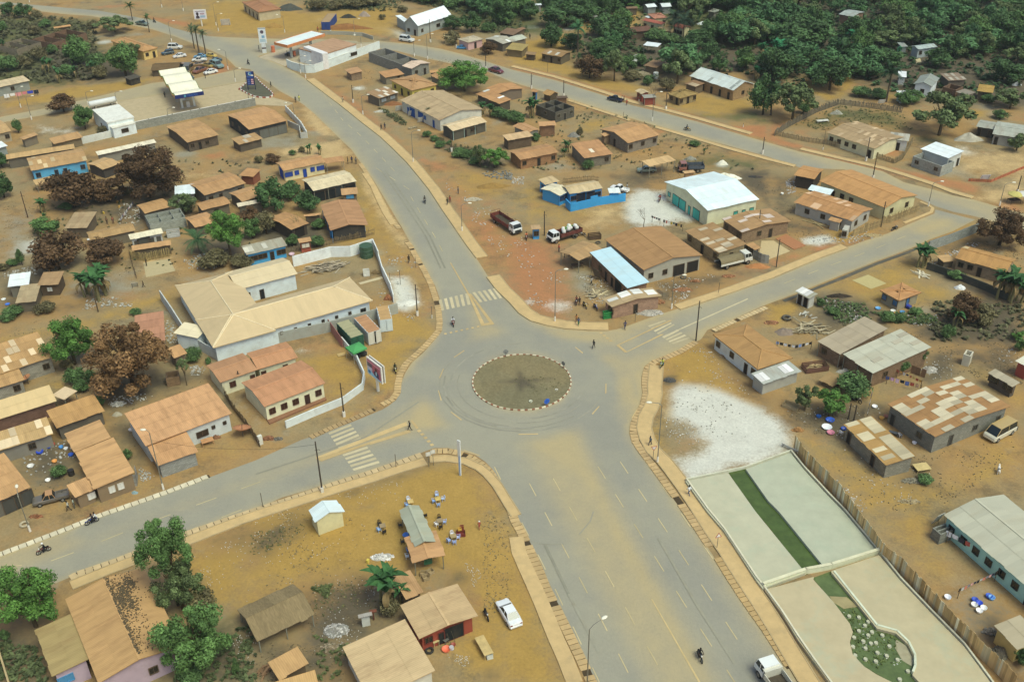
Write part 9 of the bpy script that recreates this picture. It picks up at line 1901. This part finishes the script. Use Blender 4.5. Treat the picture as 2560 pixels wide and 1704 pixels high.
house(64.82,95.55,-1.184,18.17,10.06,3.1,'gable',1,'b5b49c','a4d4c8','grey roofed long house with turquoise wall lower right',op='n:wdwwwwww|b:__',rm='sheetroof',pn='1c1e22',fc='2c3430',fl=1)
house(58.25,82.22,-1.236,3.82,3.7,2.6,'shed',.4,'b3a584','c4b068','tan roof over yellow wall at lower right corner',rm='sheetroof')
ruin(56.66,100.91,-1.167,1.48,2.62,1.7,'small block tank with timber lid frame',color='8a8c80',xs=(.5,))
board(56.84,103.97,.5,'white door with dark pane leaning at block tank',w=1.4,h=2,color='dcdcd0')
washing([(56.9,100),(59.3,97.3),(60.7,94.5)],2,'washing line of white sheets along turquoise wall',['e8ecf0','e8ecf0','3a3a44','c8403a','d8d8dc','2c3040','e0e4e8'],w=.8,h=.8)
washing([(54.7,90.2),(60.4,93)],1.7,'washing line crossing the lower right yard',['2a2a30','c8c8c4','d8705c','8a8a94','e0a0a0','3c3c50'],w=.45,h=.5)
basin(56.63,89.69,'blue tub in lower right yard, upper left','2c50b8',r=.42,h=.4)
basin(56.95,89.14,'blue tub in lower right yard, middle','3a5ad0',r=.42,h=.4)
basin(58.61,90.28,'dark blue tub beside pale blue one','2c58c0',r=.42,h=.4)
basin(58.84,90.01,'pale blue tub in lower right yard','7ab0e4',r=.42,h=.4)
basin(56.25,88.89,'white pot in lower right yard, left','e4e4e0',r=.42,h=.4)
basin(57.17,88.34,'white pot in lower right yard, right','e8e8e4',r=.42,h=.4)
basin(56.47,87.91,'white pot in lower right yard, front','ececec',r=.42,h=.4)
basin(53.46,90.2,'white cloth bundle by the plank fence','dfe2ea',r=.42,h=.4)
heap(56.5,84.7,1.6,1,.8,0,'grey rubble heap beside the yellow wall','7a766c',bits=40)
heap(56.6,81.6,1.8,2,.8,0,'dark rubble strip along plank fence bottom right','6f6a58',bits=60)
tree('dark',58.2,80,2.2,2.1,'dark bush at the right border below yellow wall')
house(66.24,126.25,-1.092,9.39,15.69,3.3,'gable',.58,'a4743f','8b8b7e','old house with patchwork rusty roof beside parked van',op='n:d__w_|b:_d_w_d',pt=44,pc='c2b594',wm='block',fc='6a6658',pn='3f3d36')
house(53.33,118.57,-1.239,10.24,4.97,2.7,'shed',.3,'b08542','8f8c7c','small house with striped patchy ochre roof',op='n:d__d_',pt=24,pc='c4b690',wm='block')
house(61.74,141.58,-1.075,6.63,12.91,3,'shed',.9,'bcbba3','8a6c50','long grey sheet roof house with dark veranda',open_=1,rm='sheetroof',op='b:w_',pt=4,pc='b0a890',wm='mudbrick')
house(57.65,146.85,-.979,4.93,11.8,2.9,'shed',.8,'ac9c80','94765a','tan grey wing left of long grey roof',open_=1,rm='sheetroof',op='n:w_',wm='mudbrick')
house(78.32,134.62,-1.042,4.62,1.7,2.4,'shed',.2,'b0a488','5c544a','dark tool stall with pale sheet roof at right',op='n:W_W')
house(83.86,138.88,-1.018,2.37,3.04,2.7,'shed',.3,'d8d4bc','a4262a','red walled shop with pale roof at right border',wm='paint')
ruin(75.85,142.58,-.623,1.18,1.77,2.1,'roofless whitish mud latrine beside rubble',color='c2bda6',wm='plaster')
house(51.64,136.9,-.873,2.69,2.86,1,'shed',.3,'a08050','6a5c48','low mud mound hut beside dead brushwood',rm='dirt',cat='shelter',name='shelter')
car(73.25,122.87,-2.58,'dusty white van beside the patchwork roofed house','d2cfb8','van',s=1.13,dusty='b89a58')
crate(75.84,124.29,.3,'dark engine crate behind dusty white van',color='4c4c4a',L=1.2,W=.9,h=.8)
crate(50.29,141.51,.2,'cart loaded with firewood and scrap',color='6a4438',L=4,W=2,h=1,name='firewood_cart')
plank_pile(50.5,142.33,3,1.5,.4,.2,'firewood stacked on the cart',n=20,color='a08a60',long_=1.6)
crate(43.77,130.87,-.6,'broken pale wooden cart bed under small tree',color='a89468',L=2.4,W=1.4,h=.6,name='cart_bed')
tree('olive',45.7,129.9,4.8,3.7,'grey green small tree above broken cart',tint=.9)
tree('bush',54.8,134.5,3.4,5.8,'large spreading green bush by long veranda',tint=.9)
tree('bright',49.1,128.4,4.5,5.6,'thin airy yellow green tree in the yard',tint=.9)
tree('bush',64,140.2,2.7,2.7,'green climber at grey roof house corner')
tree('olive',67.7,142,3.8,2.2,'thin sapling in front of grey roof house')
tree('bush',58.2,112.3,1.1,2.5,'dark grass clump below striped roof house')
tree('green',86.3,146.2,2.3,2.2,'dark green shrub at top right border')
washing([(45.4,147.9),(47.9,146.6),(51.2,147.7)],1.5,'washing line with dark and white cloths behind lean-to',['8aa4d8','2a2a30','e0e4e8','2a2a30','e4e8ec','30343c'],w=.6,h=.6)
washing([(60.7,136.9),(65.3,134.3)],1.5,'washing line of pink and blue cloths near bush',['4a62a8','d8a8d0','e0c0e0','2a2a3a','6a80c8','b83030','c8a088'],w=.7,h=.7)
washing([(62.9,138.6),(65.7,135.4)],1.6,'second washing line with red and yellow cloths',['b83030','d8a030','e0e0dc','2c3a6a','c86a50','d8b860'],w=.5,h=.5)
washing([(54.7,127.6),(57.4,133.8)],1.5,'washing line hung with dark and white garments',['e4e4e4','c8c8d8','2a2a3a','3a3a50','4060b0'],w=.5,h=.5)
basin(48.93,127.16,'blue cloth pile on the dark yard','2c5cc0',r=.7,h=.3)
basin(47.95,125.37,'white and pink cloth pile in yard','e4e8ec',r=.8,h=.3)
basin(48.16,123.99,'pink cloth on the ground in yard','c86a8c',r=.6,h=.3)
basin(47.44,128.18,'blue basin under airy tree','2c6cb8',r=.4,h=.3)
basin(50.39,124.9,'blue tub at striped roof house corner','2c4ca0',r=.45,h=.3)
basin(57.02,127.52,'yellow pot at the patchwork house wall','d8a020',r=.4,h=.3)
basin(57.82,127.93,'red basin at the patchwork house wall','b86a50',r=.4,h=.3)
basin(56.86,130.54,'white basin on the ochre yard','e8e8e8',r=.45,h=.3)
basin(59.9,121.17,'white bowl beside patchwork house','e4e4e4',r=.35,h=.3)
chair(49.64,123.69,.5,'white plastic chair by the striped roof house','e4e4e0')
chair(58.25,122.81,.2,'grey and white chair between two old houses','c8c8d0')
table(57.73,123.23,-.6,'dark bench between the two old houses','4a5058',2,.6,.5,'bench')
moto(54.44,132.08,-.91,'black motorbike parked under airy tree','26282a',s=1)
power_pole(51.85,127.51,3,.4,'short dark post pair in yard, left',foot=False)
power_pole(52.57,127.07,3,.4,'short dark post pair in yard, right',foot=False)
table(58.89,115.2,.2,'white and yellow broken door on stones','c8b070',2.2,1.6,.5,'door_panel')
animal(69.56,114.1,1.2,'white and black goat standing in the yard')
heap(69.2,140.7,2.5,1.8,.7,0,'white stone rubble beside grey roof house','a8a498',bits=60,bitcol='c8c6bc')
heap(43.4,124.9,1.8,1,.5,0,'orange dry leaf heap at white sand edge','9c6a30',bits=30,bitcol='a8743a')
heap(55.1,140.6,2.7,1.1,.6,0,'white broken sink and stones by bush','b8b4a4',bits=20)
heap(54.7,108.2,2.9,.9,.4,0,'rock pile on the lower right track','9c8a60',bits=40,bitcol='b5a27c')
heap(56.7,112.6,3.1,1.1,.4,0,'grey stone heap under broken door','8a8470',bits=60)
fence([(66,139.8),(67.5,138.5)],1.6,'rusty sheet at grey roof house corner',color='8a6a50',step=.8,w=.78,name='sheet_fence',vary=.05)
board(41.14,120.17,-.8,'white barrier beam at plank fence end',w=3,h=.6,color='dcdcd4')
litter('litter',[[(42.5,129.7),(52.5,132.1),(58.8,130.2),(49.8,122.6),(45.5,124.9)],[(69.8,144.7),(74.6,145.2),(72,138.1),(67.2,137.2)],[(49.1,120),(60.1,114.7),(59.1,107.6),(50.2,107.8)],[(78.7,146.1),(87.6,147.2),(84.2,139.3)],[(45.8,113.8),(47.8,110.2),(49,106.3),(46.7,106.4)]],48,'d2d0c4',(.1,.2))
moto(-62.36,100.61,-2.51,'red motorbike ridden along west road','8a2420',s=1)
person(-62.36,100.61,-4.08,'rider in black with white helmet on west road','1e1f22','22242a','ride',z=0,hat='e8e8e4')
moto(-57.89,106.23,-2.5,'blue motorbike carrying two riders on west road','2a4a9a',s=1)
person(-57.89,106.23,-4.07,'driver in dark clothes on blue motorbike','2c2e38','1f2024','ride',z=0)
person(-57.55,106.48,-4.07,'passenger in white on blue motorbike','d8dcdc','20222a','ride',z=.03)
house(-46.38,85.08,-.994,15.13,9.49,3.5,'gable',.86,'bb8e55','b29ba8','long lavender walled building with ridged tan roof',op='b:w_w_',sv=.03)
roof_leaves(1.2)
house(-52.52,82.12,-.986,8.23,4.06,3.1,'shed',.2,'a58d56','b9a4b4','',op='b:w_',pn='4a8cb8',fc='4a8cb8',wing=True,ww=1.8)
tree('bright',-58.5,87.8,9,7.9,'vivid many trunked tree at bottom left corner',fine=1)
tree('green',-42,91,13.2,6.5,'airy green tree beside the west road',fine=1)
tree('green',-36.6,81.1,9,8.3,'dense round green tree over lavender building',fine=1,tint=1.1)
tree('olive',-41.2,90.2,7.8,5.9,'leafy lower growth at the airy tree foot',fine=1)
tree('drybush',-39,90.2,3.5,4,'yellowish thin shrub at tan roof corner')
tree('bush',-61.2,85.6,1.9,1.3,'small dark bush at bottom left yard')
tree('bush',-37.5,79.1,1.7,3.2,'low leaves under dense round tree')
tree('bush',-32.2,80,3,1,'bright sapling right of dense tree')
wallrun([(-61.6,84.3),(-59.6,81.3),(-57.7,78.4)],1.2,'low tan wall at the bottom left corner',color='b39c6c')
tyre(-67.16,106.06,'pale worn tyre lying at lamp foot',r=.65,wd=.35,color='b5a888')
lamp(-65.88,104.8,6,2,'lamp with white foot at left roadside tyre')
heap(-66.2,107.7,1.7,.6,.4,0,'red brick pile behind lamp foot tyre','9a5c38',bits=25)
litter('litter',[[(-43.1,100.8),(-35,103.8),(-32.4,91),(-37.2,91)],[(-34.2,86.6),(-31.8,88.3),(-30.1,80),(-33.1,81.6)]],80,'d6d4c6',(.1,.1))
house(-25.37,105.1,-1.059,2.73,4.01,2.6,'gable',.8,'e2f2f2','d9d19c','little cream hut with bright white gabled roof',rm='tin',ov=.2)
house(-12.91,101.84,-1.225,7.53,2.71,2.7,'gable',.5,'a3a790','8c8a78','long narrow bar with grey gabled tin roof',rm='sheetroof',op='b:_',open_=2)
house(-11.67,98.11,-1.263,4.93,4.08,2.5,'gable',.22,'c08c58','bfc0b2','orange roofed bar end with whitewashed kitchen',op='b:_w_',pn='3c6a4a',fc='3c6a4a',ov=1,open_=2,post='7c7a68')
house(-13.3,91.37,.503,2.4,3.89,2.4,'shed',.4,'b78a58','6a5c48','tan lean roof beside the banana plant')
house(-9.21,86.71,-1.104,5.89,7.57,2.9,'gable',.36,'c2a172','98281f','tan roofed bar with dark red front wall',op='b:wdG_',wm='paint',ov=.55,pn='1e2424',fc='6a1c18',sv=.03)
house(-14.56,79.44,-1.086,8.65,7.84,2.8,'shed',.5,'cbac7c','d0ccb8','wide beige roof at the bottom picture edge',sv=.03)
house(-25.95,79.43,.644,3.75,2.67,2.4,'shed',.4,'bf9258','6a5840','orange roofed hut at the bottom edge, upper')
house(-24.72,76.88,.366,4.73,1.46,2.3,'shed',.3,'c29658','6a5840','orange roofed hut at the bottom edge, lower')
house(-28.98,87.6,.604,7.36,6.12,2.1,'thatch',1.2,'8c7852','4a4234','large open shelter with grey brown thatched roof',rm='thatch',open_=2,ov=.7,post='8a8a78',cat='shelter',name='shelter',sv=.12)
house(-18.16,87.14,.294,1.68,.56,1.8,'flat',.05,'a8a49a','cfd2c8','white plastic walled latrine beside rubbish',cat='latrine',name='latrine')
house(-17.36,88.15,.186,.85,.45,1.4,'flat',.05,'7a3a2c','6a2c22','rusty red box cabin behind white latrine',cat='cabin',name='cabin')
table(-17.85,104.15,.3,'dark wooden beer table with chairs round it','9a8460',.8,.8,.72)
chair(-18.34,104.92,-1,'black chair left of grey ash spot table','2c2826')
chair(-18.32,103.74,.72,'blue chair beside grey ash spot','9cc0ec')
chair(-17.56,103.3,1.9,'black chair in front of grey ash spot table','2a2624')
table(-10.17,105.01,.3,'brown four seat table with chairs round it','9a8460',.8,.8,.72)
chair(-10.31,105.84,-1.4,'black chair behind brown four seat table','2a2522')
chair(-10.61,104.65,.68,'white chair left of brown four seat table','e8e8e8')
chair(-9.55,105.06,-3.06,'blue chair right of brown four seat table','a8bce4')
chair(-9.99,104.1,1.77,'black chair in front of brown four seat table','322a26')
table(-8.19,101.94,.3,'brown topped blue chair table with chairs round it','a89060',.8,.8,.72)
chair(-8.39,102.58,-1.26,'white chair behind blue chair table','d8dce4')
chair(-7.59,102.03,-2.99,'pale chair right of blue chair table','b8c4e8')
chair(-8.78,101.43,.71,'blue chair left of blue chair table','a0b8e8')
chair(-8.04,101.11,1.75,'blue chair in front of blue chair table','a4bcec')
chair(-15.5,104.53,.2,'black chair left of the grey bar roof, upper','2a2624')
chair(-14.91,101.35,.2,'black chair left of the grey bar roof, lower','2a2624')
chair(-14.01,99.69,.2,'blue chair left of the orange bar end','6a9ce0')
chair(-14.07,98.59,.2,'white chair below the orange bar end','d8e0e0')
chair(-12.23,106.43,1.8,'dark chair at right of grey bar roof','2c2624')
chair(-6.94,86.26,2.6,'blue chair under the red walled bar roof','8ab8f0')
chair(-6.35,87.02,2.6,'white chair under the red walled bar roof','e0e0d8')
crate(-7.25,102.87,.1,'dark red beer crate stack right of chairs',color='7a1a1c',L=1.2,W=.9,h=.5)
crate(-7.41,103.29,.3,'yellow beer crate on the red stack',color='d0a020',L=.5,W=.4,h=.35,z=.5)
crate(-7.14,103.82,.1,'red upright crate behind yellow crate',color='8a1c1c',L=.5,W=.4,h=.8)
person(-4.79,104.03,3.49,'child in red walking beside the roadside','b02a30','a02a2c','walk',s=.8,hat='e0d8d4')
basin(-14.58,102.87,'round blue basin leaning at grey bar','5a90e0',r=.5,h=.2)
bucket(-13.96,98.99,'dark red bucket at orange bar end','7a2a2c')
banana(-15.4,91,6.1,'banana plant with large leaves beside bar, main',n=11,dry=.1)
banana(-14.3,90.8,3.4,'banana plant with large leaves beside bar, side',n=7,dry=.2)
tree('drybush',-15.7,89,2.2,2.9,'dry grass clump at banana foot')
car(-.87,88.4,1.99,'white saloon car parked on the ochre ground','e6eaea','sedan',s=1.05)
moto(-3.61,88.28,-1.25,'black and silver motorbike parked near the white car','2a2c30',s=1)
table(-3.81,83.12,-1.15,'long tan table standing on ochre ground','c4a868',3,1.15,.85,'long_table')
crate(-3.16,81.98,.3,'white box at the end of long tan table',color='d4d8cc',L=.7,W=.6,h=.8,name='white_box')
table(-7.92,86.2,-.6,'green topped table under red walled bar','7a9a30',1.3,1,.8,'green_table')
basin(-7.63,85.6,'orange basin on blue crate at bar','e0602c',r=.35,h=.3,z=.45)
crate(-7.65,85.51,.1,'blue crate under the orange basin',color='3a4a8c',L=.6,W=.6,h=.45)
basin(-8.3,83.2,'large bright orange red basin in the yard','e24a28',r=.55,h=.3)
basin(-7.5,83.89,'dark red basin in the yard','9a2c24',r=.32,h=.25)
drum(-7.67,83.4,'silver cooking pot on the yard fire',color='b8b8bc',r=.28,h=.35,name='cooking_pot',cat='pot')
tyre(-10.28,83.08,'black tyre at the red walled bar corner',r=.55,wd=.3)
table(-9.77,84.22,-1,'pale wooden stool rack at red wall','b8a870',1.4,.8,.9,'stool_rack')
table(-8.69,84.53,-.7,'dark bench beside red wall','6a6a60',1.3,.6,.6,'bench')
board(-8.48,84.77,1,'white fridge door panel by dark opening',w=.9,h=2,color='dce0e0',lean=.05)
red_sign(-11.18,84.08,.575,'dark red sign board with white curly lettering')
jerrycan(-19.18,97.89,'yellow jerrycan lying beside the litter patch','d8c43c',1.4)
heap(-17.4,98.8,2.8,1.3,.25,0,'white litter heap in front of grey bar','b5b2a4',bits=110,bitcol='d4d2ca')
heap(-21.7,86.4,2.9,2.2,.6,0,'grey ash and rubbish heap by beige roof','8a8a80',bits=130,bitcol='b5b2aa')
heap(-22,83.7,2.3,1.4,.5,0,'brown rubbish heap beside orange roofed hut','7a6a50',bits=70,bitcol='9a8a70')
plank_pile(-29.07,80.46,2.2,1.5,.5,1.2,'timber stack left of orange roofed hut',n=18,color='7a5a3c',long_=1.8)
litter('litter',[[(-36.4,107),(-29.3,109.4),(-28.8,107.3),(-34.3,100.6)],[(-34.5,101.7),(-20.5,105.6),(-18.7,96.3),(-31.5,93.7)],[(-26.1,94.5),(-17.3,96.3),(-16.8,90.7),(-23.9,89)],[(-26.7,112.6),(-15.3,114.7),(-16.4,109.5),(-22.4,109)],[(-6.9,98),(-4,96),(-5.3,93.2)],[(-8.9,82.8),(-5.1,82.2),(-5.7,80.4)],[(-22.9,90.8),(-18.2,85.5),(-21.6,82.2),(-24.2,82.3)]],55,'dcdacc',(.1,.1))
litter('pebbles',[[(-36.4,107),(-29.3,109.4),(-20.5,105.6),(-16.8,90.7),(-23.9,89),(-31.5,93.7)],[(-4.5,107.5),(-.4,105.2),(-.5,87.7),(-3.9,89.5)]],300,'a08a58',(.1,.2))
tuft_field('grass',[[(-24.2,85.6),(-19.3,83.8),(-20.5,78.8),(-22.9,78.8)],[(-26,93.6),(-23.3,93.9),(-23.7,91.7)]],60,.3,'5c6638',(.1,.3))
crate(-11.74,95.5,0,'pale wooden crate beside whitewashed kitchen, left',color='a8926a',L=.8,W=.7,h=.6)
crate(-11.41,94.73,.4,'pale wooden crate beside whitewashed kitchen, front',color='a8926a',L=.8,W=.7,h=.6)
crate(-10.92,95.77,.8,'pale wooden crate beside whitewashed kitchen, right',color='a8926a',L=.8,W=.7,h=.6)
moto(21.36,81.44,-1.42,'black motorbike seen from above on the boulevard','26282c',s=1)
person(21.36,81.44,-3,'rider in black on the boulevard','1e2024','22242c','ride',z=0)
lamp(7.91,77.2,9.8,.6,'lamp arching over the boulevard kerb',arm=1.8)
flat_sign(26.59,99.67,.3,2.2,'warn','red edged triangular warning sign by pool wall')
wire([(-27.2,111.95,8.6),(-50.1,113.16,8.8)],'thin wire between crossing pole and porch lamp',sag=1.2)
forest([[(94.28,395.91),(198.04,389.74),(157.82,299.24),(142.12,308.63),(129.1,309.26),(119.1,314.24),(112.76,310.05),(105.07,325.48),(90.02,326.24),(82.12,321.86),(78.97,323.2)],[(25.05,400.03),(96.06,395.81),(80.47,323.13),(71.13,328.41),(59.4,331.46),(47.95,338.33),(40.07,345.23),(31.07,351.07),(24.66,366.92)]],190)
forest([[(35.7,290.6),(33.35,298.8),(20.09,314.53),(20.49,321.39),(38.16,313.66),(50.56,306.45),(55.13,304.09),(48.78,294)],[(78.91,307.27),(86.47,311.32),(101.1,304.05),(106.21,310.37),(111.35,295.18),(106.36,289.37),(97.07,289.79),(87.87,288.24),(87.7,296.28),(75.29,290.78)]],26)
forest([[(-40.28,407.37),(3.78,404.73),(3.2,355.29),(-6.13,355.79),(-10.21,373.3),(-18.48,386.13),(-36.85,390.39)]],20)
tuft_field('scrub_weeds',[[(-187.9,378.6),(-154.7,373.8),(-140.5,354.7),(-121.8,303.9),(-134.4,298.3),(-157.7,307.7)]],800,1.3,'59593a',(.3,.8))
tuft_field('slope_scrub',[[(-77.9,406.1),(7.9,401.1),(6.7,343),(-6,347.6),(-22.1,378.5),(-38.9,390.5),(-41.6,376.6),(-55.5,377.3),(-73.8,381.4)]],900,.9,'4c5838',(.2,.6))
tuft_field('verge_weeds',[[(-20.4,252.6),(-11.8,244.7),(-4.9,241.5),(-.9,228.8),(-6.6,229),(-15.7,240.4)],[(-36.8,275),(-30.2,267.7),(-26.6,260.1),(-28.6,259.3)]],130,.45,'5c623c',(.1,.4))
tuft_field('forest_floor',[[(25.1,400),(100.1,395.6),(78,296.7),(55.8,297.8),(40.4,290.4),(20.1,314.5)]],900,1.1,'40552f',(.3,.9))
tuft_field('forest_undergrowth',[[(94.3,395.9),(198,389.7),(152.5,287.3),(126,275.2),(110.3,277.7),(98.8,295.8),(69.4,277.7)]],1700,1.3,'3a5230',(.4,1))
tuft_field('yard_grass',[[(72.9,254.4),(90.1,270.4),(105.4,263.7),(103.6,249.2),(88,257.8),(82.4,251.6)]],200,.25,'5c6238',(.1,.3))
litter('debris',[[(-126.2,239.8),(-65.3,252.2),(-51.8,180.3),(-67.9,176.3),(-94.8,164.5)]],630,'857858',(.1,.2))
tuft_field('yard_weeds',[[(-118,239.5),(-63.8,237.4),(-52.8,185),(-93.7,177.1)]],260,.5,'4f5636',(.1,.4))
litter('debris',[[(-93.7,161.8),(-65.6,161),(-45.8,142.7),(-54.5,117.3),(-72.4,110.5)]],350,'857858',(.1,.2))
litter('debris',[[(-43.6,307.7),(1.4,334.4),(.6,228.2),(-20.2,248),(-42.7,273.5)]],420,'77694e',(.1,.2))
litter('debris',[[(.8,263.1),(22,275.2),(60.9,231.9),(59.6,226),(.6,228.2)]],350,'77694e',(.1,.2))
tuft_field('yard_weeds',[[(1,280.7),(22,275.2),(54.1,237.8),(59.6,226),(.6,228.2)]],220,.45,'525a38',(.1,.4))
litter('debris',[[(28.9,227.1),(61.1,225.9),(53.5,191.5),(34.5,194.1)],[(13,178.3),(39.9,173.1),(28.1,163),(14.1,163.4)]],244,'7a6c4e',(.1,.2))
litter('debris',[[(60.4,222.7),(68.9,207.2),(69.1,191),(56.6,185.4),(52.4,186.5)],[(57.1,166.2),(78.7,161.5),(94.4,163.1),(88.5,149.3),(57.6,150.2)],[(82.8,181.7),(97.3,188),(103.8,184.9),(99.8,175.7),(88.5,182.5)]],266,'857655',(.1,.2))
tuft_field('dry_weeds',[[(77.7,164.3),(93.6,161.1),(88.5,149.3),(72.6,149.8)]],220,.5,'5c5c3c',(.2,.5))
litter('debris',[[(42.5,130),(52.5,132.1),(57.8,129.7),(49.8,122.6),(43.8,124.6)],[(71,148.1),(88.5,149.3),(82.6,135.6),(72.5,139.6)],[(44.5,115),(75.8,122),(73.6,116.9),(57.1,106.2),(48.2,106.3)]],230,'857655',(.1,.2))
litter('debris',[[(-26,93.6),(-17.9,95.3),(-15.4,90.6),(-18.8,85.5),(-23,83.1),(-25.8,88.2)],[(-31.1,84.9),(-19.9,83.8),(-19.3,78.8),(-29.9,79)]],230,'857655',(.1,.2))
tuft_field('yard_weeds',[[(-35.7,103.8),(-28.2,105.8),(-30.2,101.6),(-34.8,99.2)],[(-26,93.6),(-19.3,95.4),(-17.4,90.7),(-25.1,88.2)]],120,.1,'5f633a',(.1,.1))
tuft_field('yard_weeds',[[(-62.9,86.3),(-57.3,84.5),(-53.8,79.4),(-60.1,79.5)],[(-40.9,82.6),(-31.8,88.3),(-29.9,79),(-39.4,79.1)]],160,.4,'55603a',(.1,.4))
bananas('broad leaved banana plant in the top left thicket','bananas in the top left thicket',[(-140.6,307.9,5.3),(-133.9,300.3,5.2),(-133,317.4,3.4),(-125.5,306.2,4.6),(-164.7,334.1,3.9),(-141.4,313.4,4),(-130.1,304.3,4)],stems=2,n=7)
trees('drybush','mixed green and dry shrub in the top left thicket','shrubs of the top left thicket',[(-148,323,4.3,5.2),(-150,316,3.5,6.1),(-122,304,3.8,4.9),(-161,352,3.5,5.9),(-144,360,2.9,4.5),(-153,351,2.6,3.7)])
trees('bush','mixed green and dry shrub in the top left thicket','shrubs of the top left thicket',[(-154,312,4.7,6.7),(-134,307,3.5,5.3),(-126,312,5.1,6),(-147,330,3.1,4.2),(-174,356,3.9,6),(-161,363,2.8,5.3)])
trees('drybush','scrubby shrub on the slope above the far road','shrubs above the far road',[(-69,380,4.6,7.9),(-62,382,3.6,7.2),(-56,384,3.9,8.8),(-49,386,4.3,9.6),(-44,366,1.8,2.7),(-38,376,2.3,5.1)])
trees('bush','scrubby shrub on the slope above the far road','shrubs above the far road',[(-30,388,3.6,8.1),(-20,383,4.7,10.3),(-7,373,3.9,8.6),(-1,360,4.1,6.8),(-6,349,2.8,6.2),(-2,380,3.6,7.9),(-12,383,3.3,6.4)])
trees('bush','green shrub in the gardens below veranda bar','shrubs below the veranda bar',[(-3,265,2.6,5.8),(0,263,2.5,5.2),(-19,248,1.4,3),(-17,244,1.5,3.3),(-12,238,2.1,4.6),(-10,237,1.8,4),(-15,246,1,1.6),(-21,251,1.5,2.5)])
trees('dark','dark leafy tree along the tree belt beyond the far road','dark trees beyond the far road',[(20,354,7.9,16.4),(28,360,6.4,9.8),(32,342,6.8,10.8),(35,329,8.5,11.9),(56,308,5.1,8.6),(61,328,5.2,9.8),(71,335,8.2,12.1),(68,264,10.4,8.1),(62,312,6,6.4),(20,327,5.1,7.7),(8,363,6,7.6),(17,381,5.3,11.9),(42,392,5.1,11.4),(63,302,4.7,5.2),(15,381,3.9,7.9),(34,380,4.6,10.3)])
trees('green','mid green tree along the tree belt beyond the far road','green trees beyond the far road',[(39,351,6.5,7.4),(36,304,4.3,6.5),(71,303,6.4,7.5),(4,370,6.5,10)])
trees('brown','broad brown green tree along the tree belt beyond the far road','brown trees beyond the far road',[(24,297,6.9,9.3)])
trees('olive','thin olive tree along the tree belt beyond the far road','olive trees beyond the far road',[(31,294,9.3,7.3),(28,319,5.6,8.8),(49,291,9.2,9.5),(30,310,4.7,6.6)])
trees('bush','leafy shrub along the tree belt beyond the far road','bush trees beyond the far road',[(49,336,3.5,7.8),(45,341,2.6,5.8),(52,332,3.2,7),(40,290,2.8,3.8),(40,309,3.5,4.3)])
trees('drybush','dry shrub along the tree belt beyond the far road','drybush trees beyond the far road',[(36,295,2.9,6.4),(45,285,3.6,4.7),(22,308,2.8,5.3)])
trees('bright','bright green tree along the tree belt beyond the far road','bright trees beyond the far road',[(45,373,2.6,4.7)])
bananas('banana plant at the dark forest edge','bananas at the forest edge',[(78.7,316.2,4.7),(77.9,305.1,6.5),(77.8,335.5,4.2),(72.4,292.9,4.5),(48.7,382.3,3.5),(56.2,385,3.1)],stems=3,color='2f6a40')
trees('dark','dark leafy tree on the forest side beyond the bamboo fence','dark trees beyond the bamboo fence',[(93,325,8.7,19.4),(91,283,9.2,10.5),(110,301,6.3,14),(129,303,5.3,9.1),(146,318,5.8,12.9),(142,288,6.5,10.6),(115,337,4.8,10.7),(131,325,5.3,9),(81,303,3.8,7.8),(100,304,4.1,7.8),(105,295,3.7,8.3),(85,316,3.5,5.4),(116,256,6,6.8)])
trees('olive','thin olive tree on the forest side beyond the bamboo fence','olive trees beyond the bamboo fence',[(109,247,10.2,13.8),(122,266,4.1,6.4),(75,260,9.9,11.5),(135,266,5.3,9.4),(153,304,6.3,8.5),(121,322,5.6,12.4),(138,313,5.5,8.7),(124,236,4.2,5.1)])
trees('bush','leafy shrub on the forest side beyond the bamboo fence','bush trees beyond the bamboo fence',[(79,265,2.9,3.8),(102,276,2.8,6),(98,278,2.6,5.8),(129,258,2.5,4.6),(93,311,3,6.7)])
trees('green','mid green tree on the forest side beyond the bamboo fence','green trees beyond the bamboo fence',[(109,271,3.7,8.3),(131,271,2.3,3.9)])
bananas('tall banana plant at the forest clearing','bananas at the forest clearing',[(81.9,311.6,6.5),(85.2,311.4,6),(90.5,310,5.3),(93.4,309.9,4.3),(109.5,326.5,5.2),(87.5,311.3,5.3),(120.8,314.2,3),(143.3,345.1,2.5),(158,345.7,2.2)],stems=3,n=8,color='2f7048',dry=.1)
trees('drybush','dusty shrub in the left yards','shrubs in the left yards',[(-101,181,1.4,2.8),(-86,164,1.8,4),(-93,216,2.5,5.4),(-87,217,1.7,3.7),(-62,202,1.4,3.1)])
trees('bush','dusty shrub in the left yards','shrubs in the left yards',[(-100,183,1.4,2.4),(-98,183,3.7,1.7),(-92,163,1.8,4),(-99,210,1.5,3.4),(-69,163,1.1,2.4),(-92,161,1.4,3.2)])
trees('bush','green shrub beside the rust brown tree yard','shrubs at the rust brown tree',[(-72,140,3,3.6),(-66,134,2,2.4),(-66,138,1.4,3),(-70,138,2.4,2.8),(-54,147,2.5,3.2),(-70,141,2.3,2.2)])
# --- air: thin dry season haze round the whole scene
hz=MB().box(10,260,48,900,1000,98.4).mesh('haze','paint');hz.materials.clear()
hm=bpy.data.materials.new('haze');hm.use_nodes=True;hn=hm.node_tree;hn.nodes.remove(hn.nodes['Principled BSDF'])
pv=hn.nodes.new('ShaderNodeVolumePrincipled');pv.inputs['Color'].default_value=(.84,.95,.93,1);pv.inputs['Density'].default_value=.00012
hn.links.new(pv.outputs[0],hn.nodes['Material Output'].inputs['Volume']);hz.materials.append(hm);ob('haze',hz,None,kind='stuff')
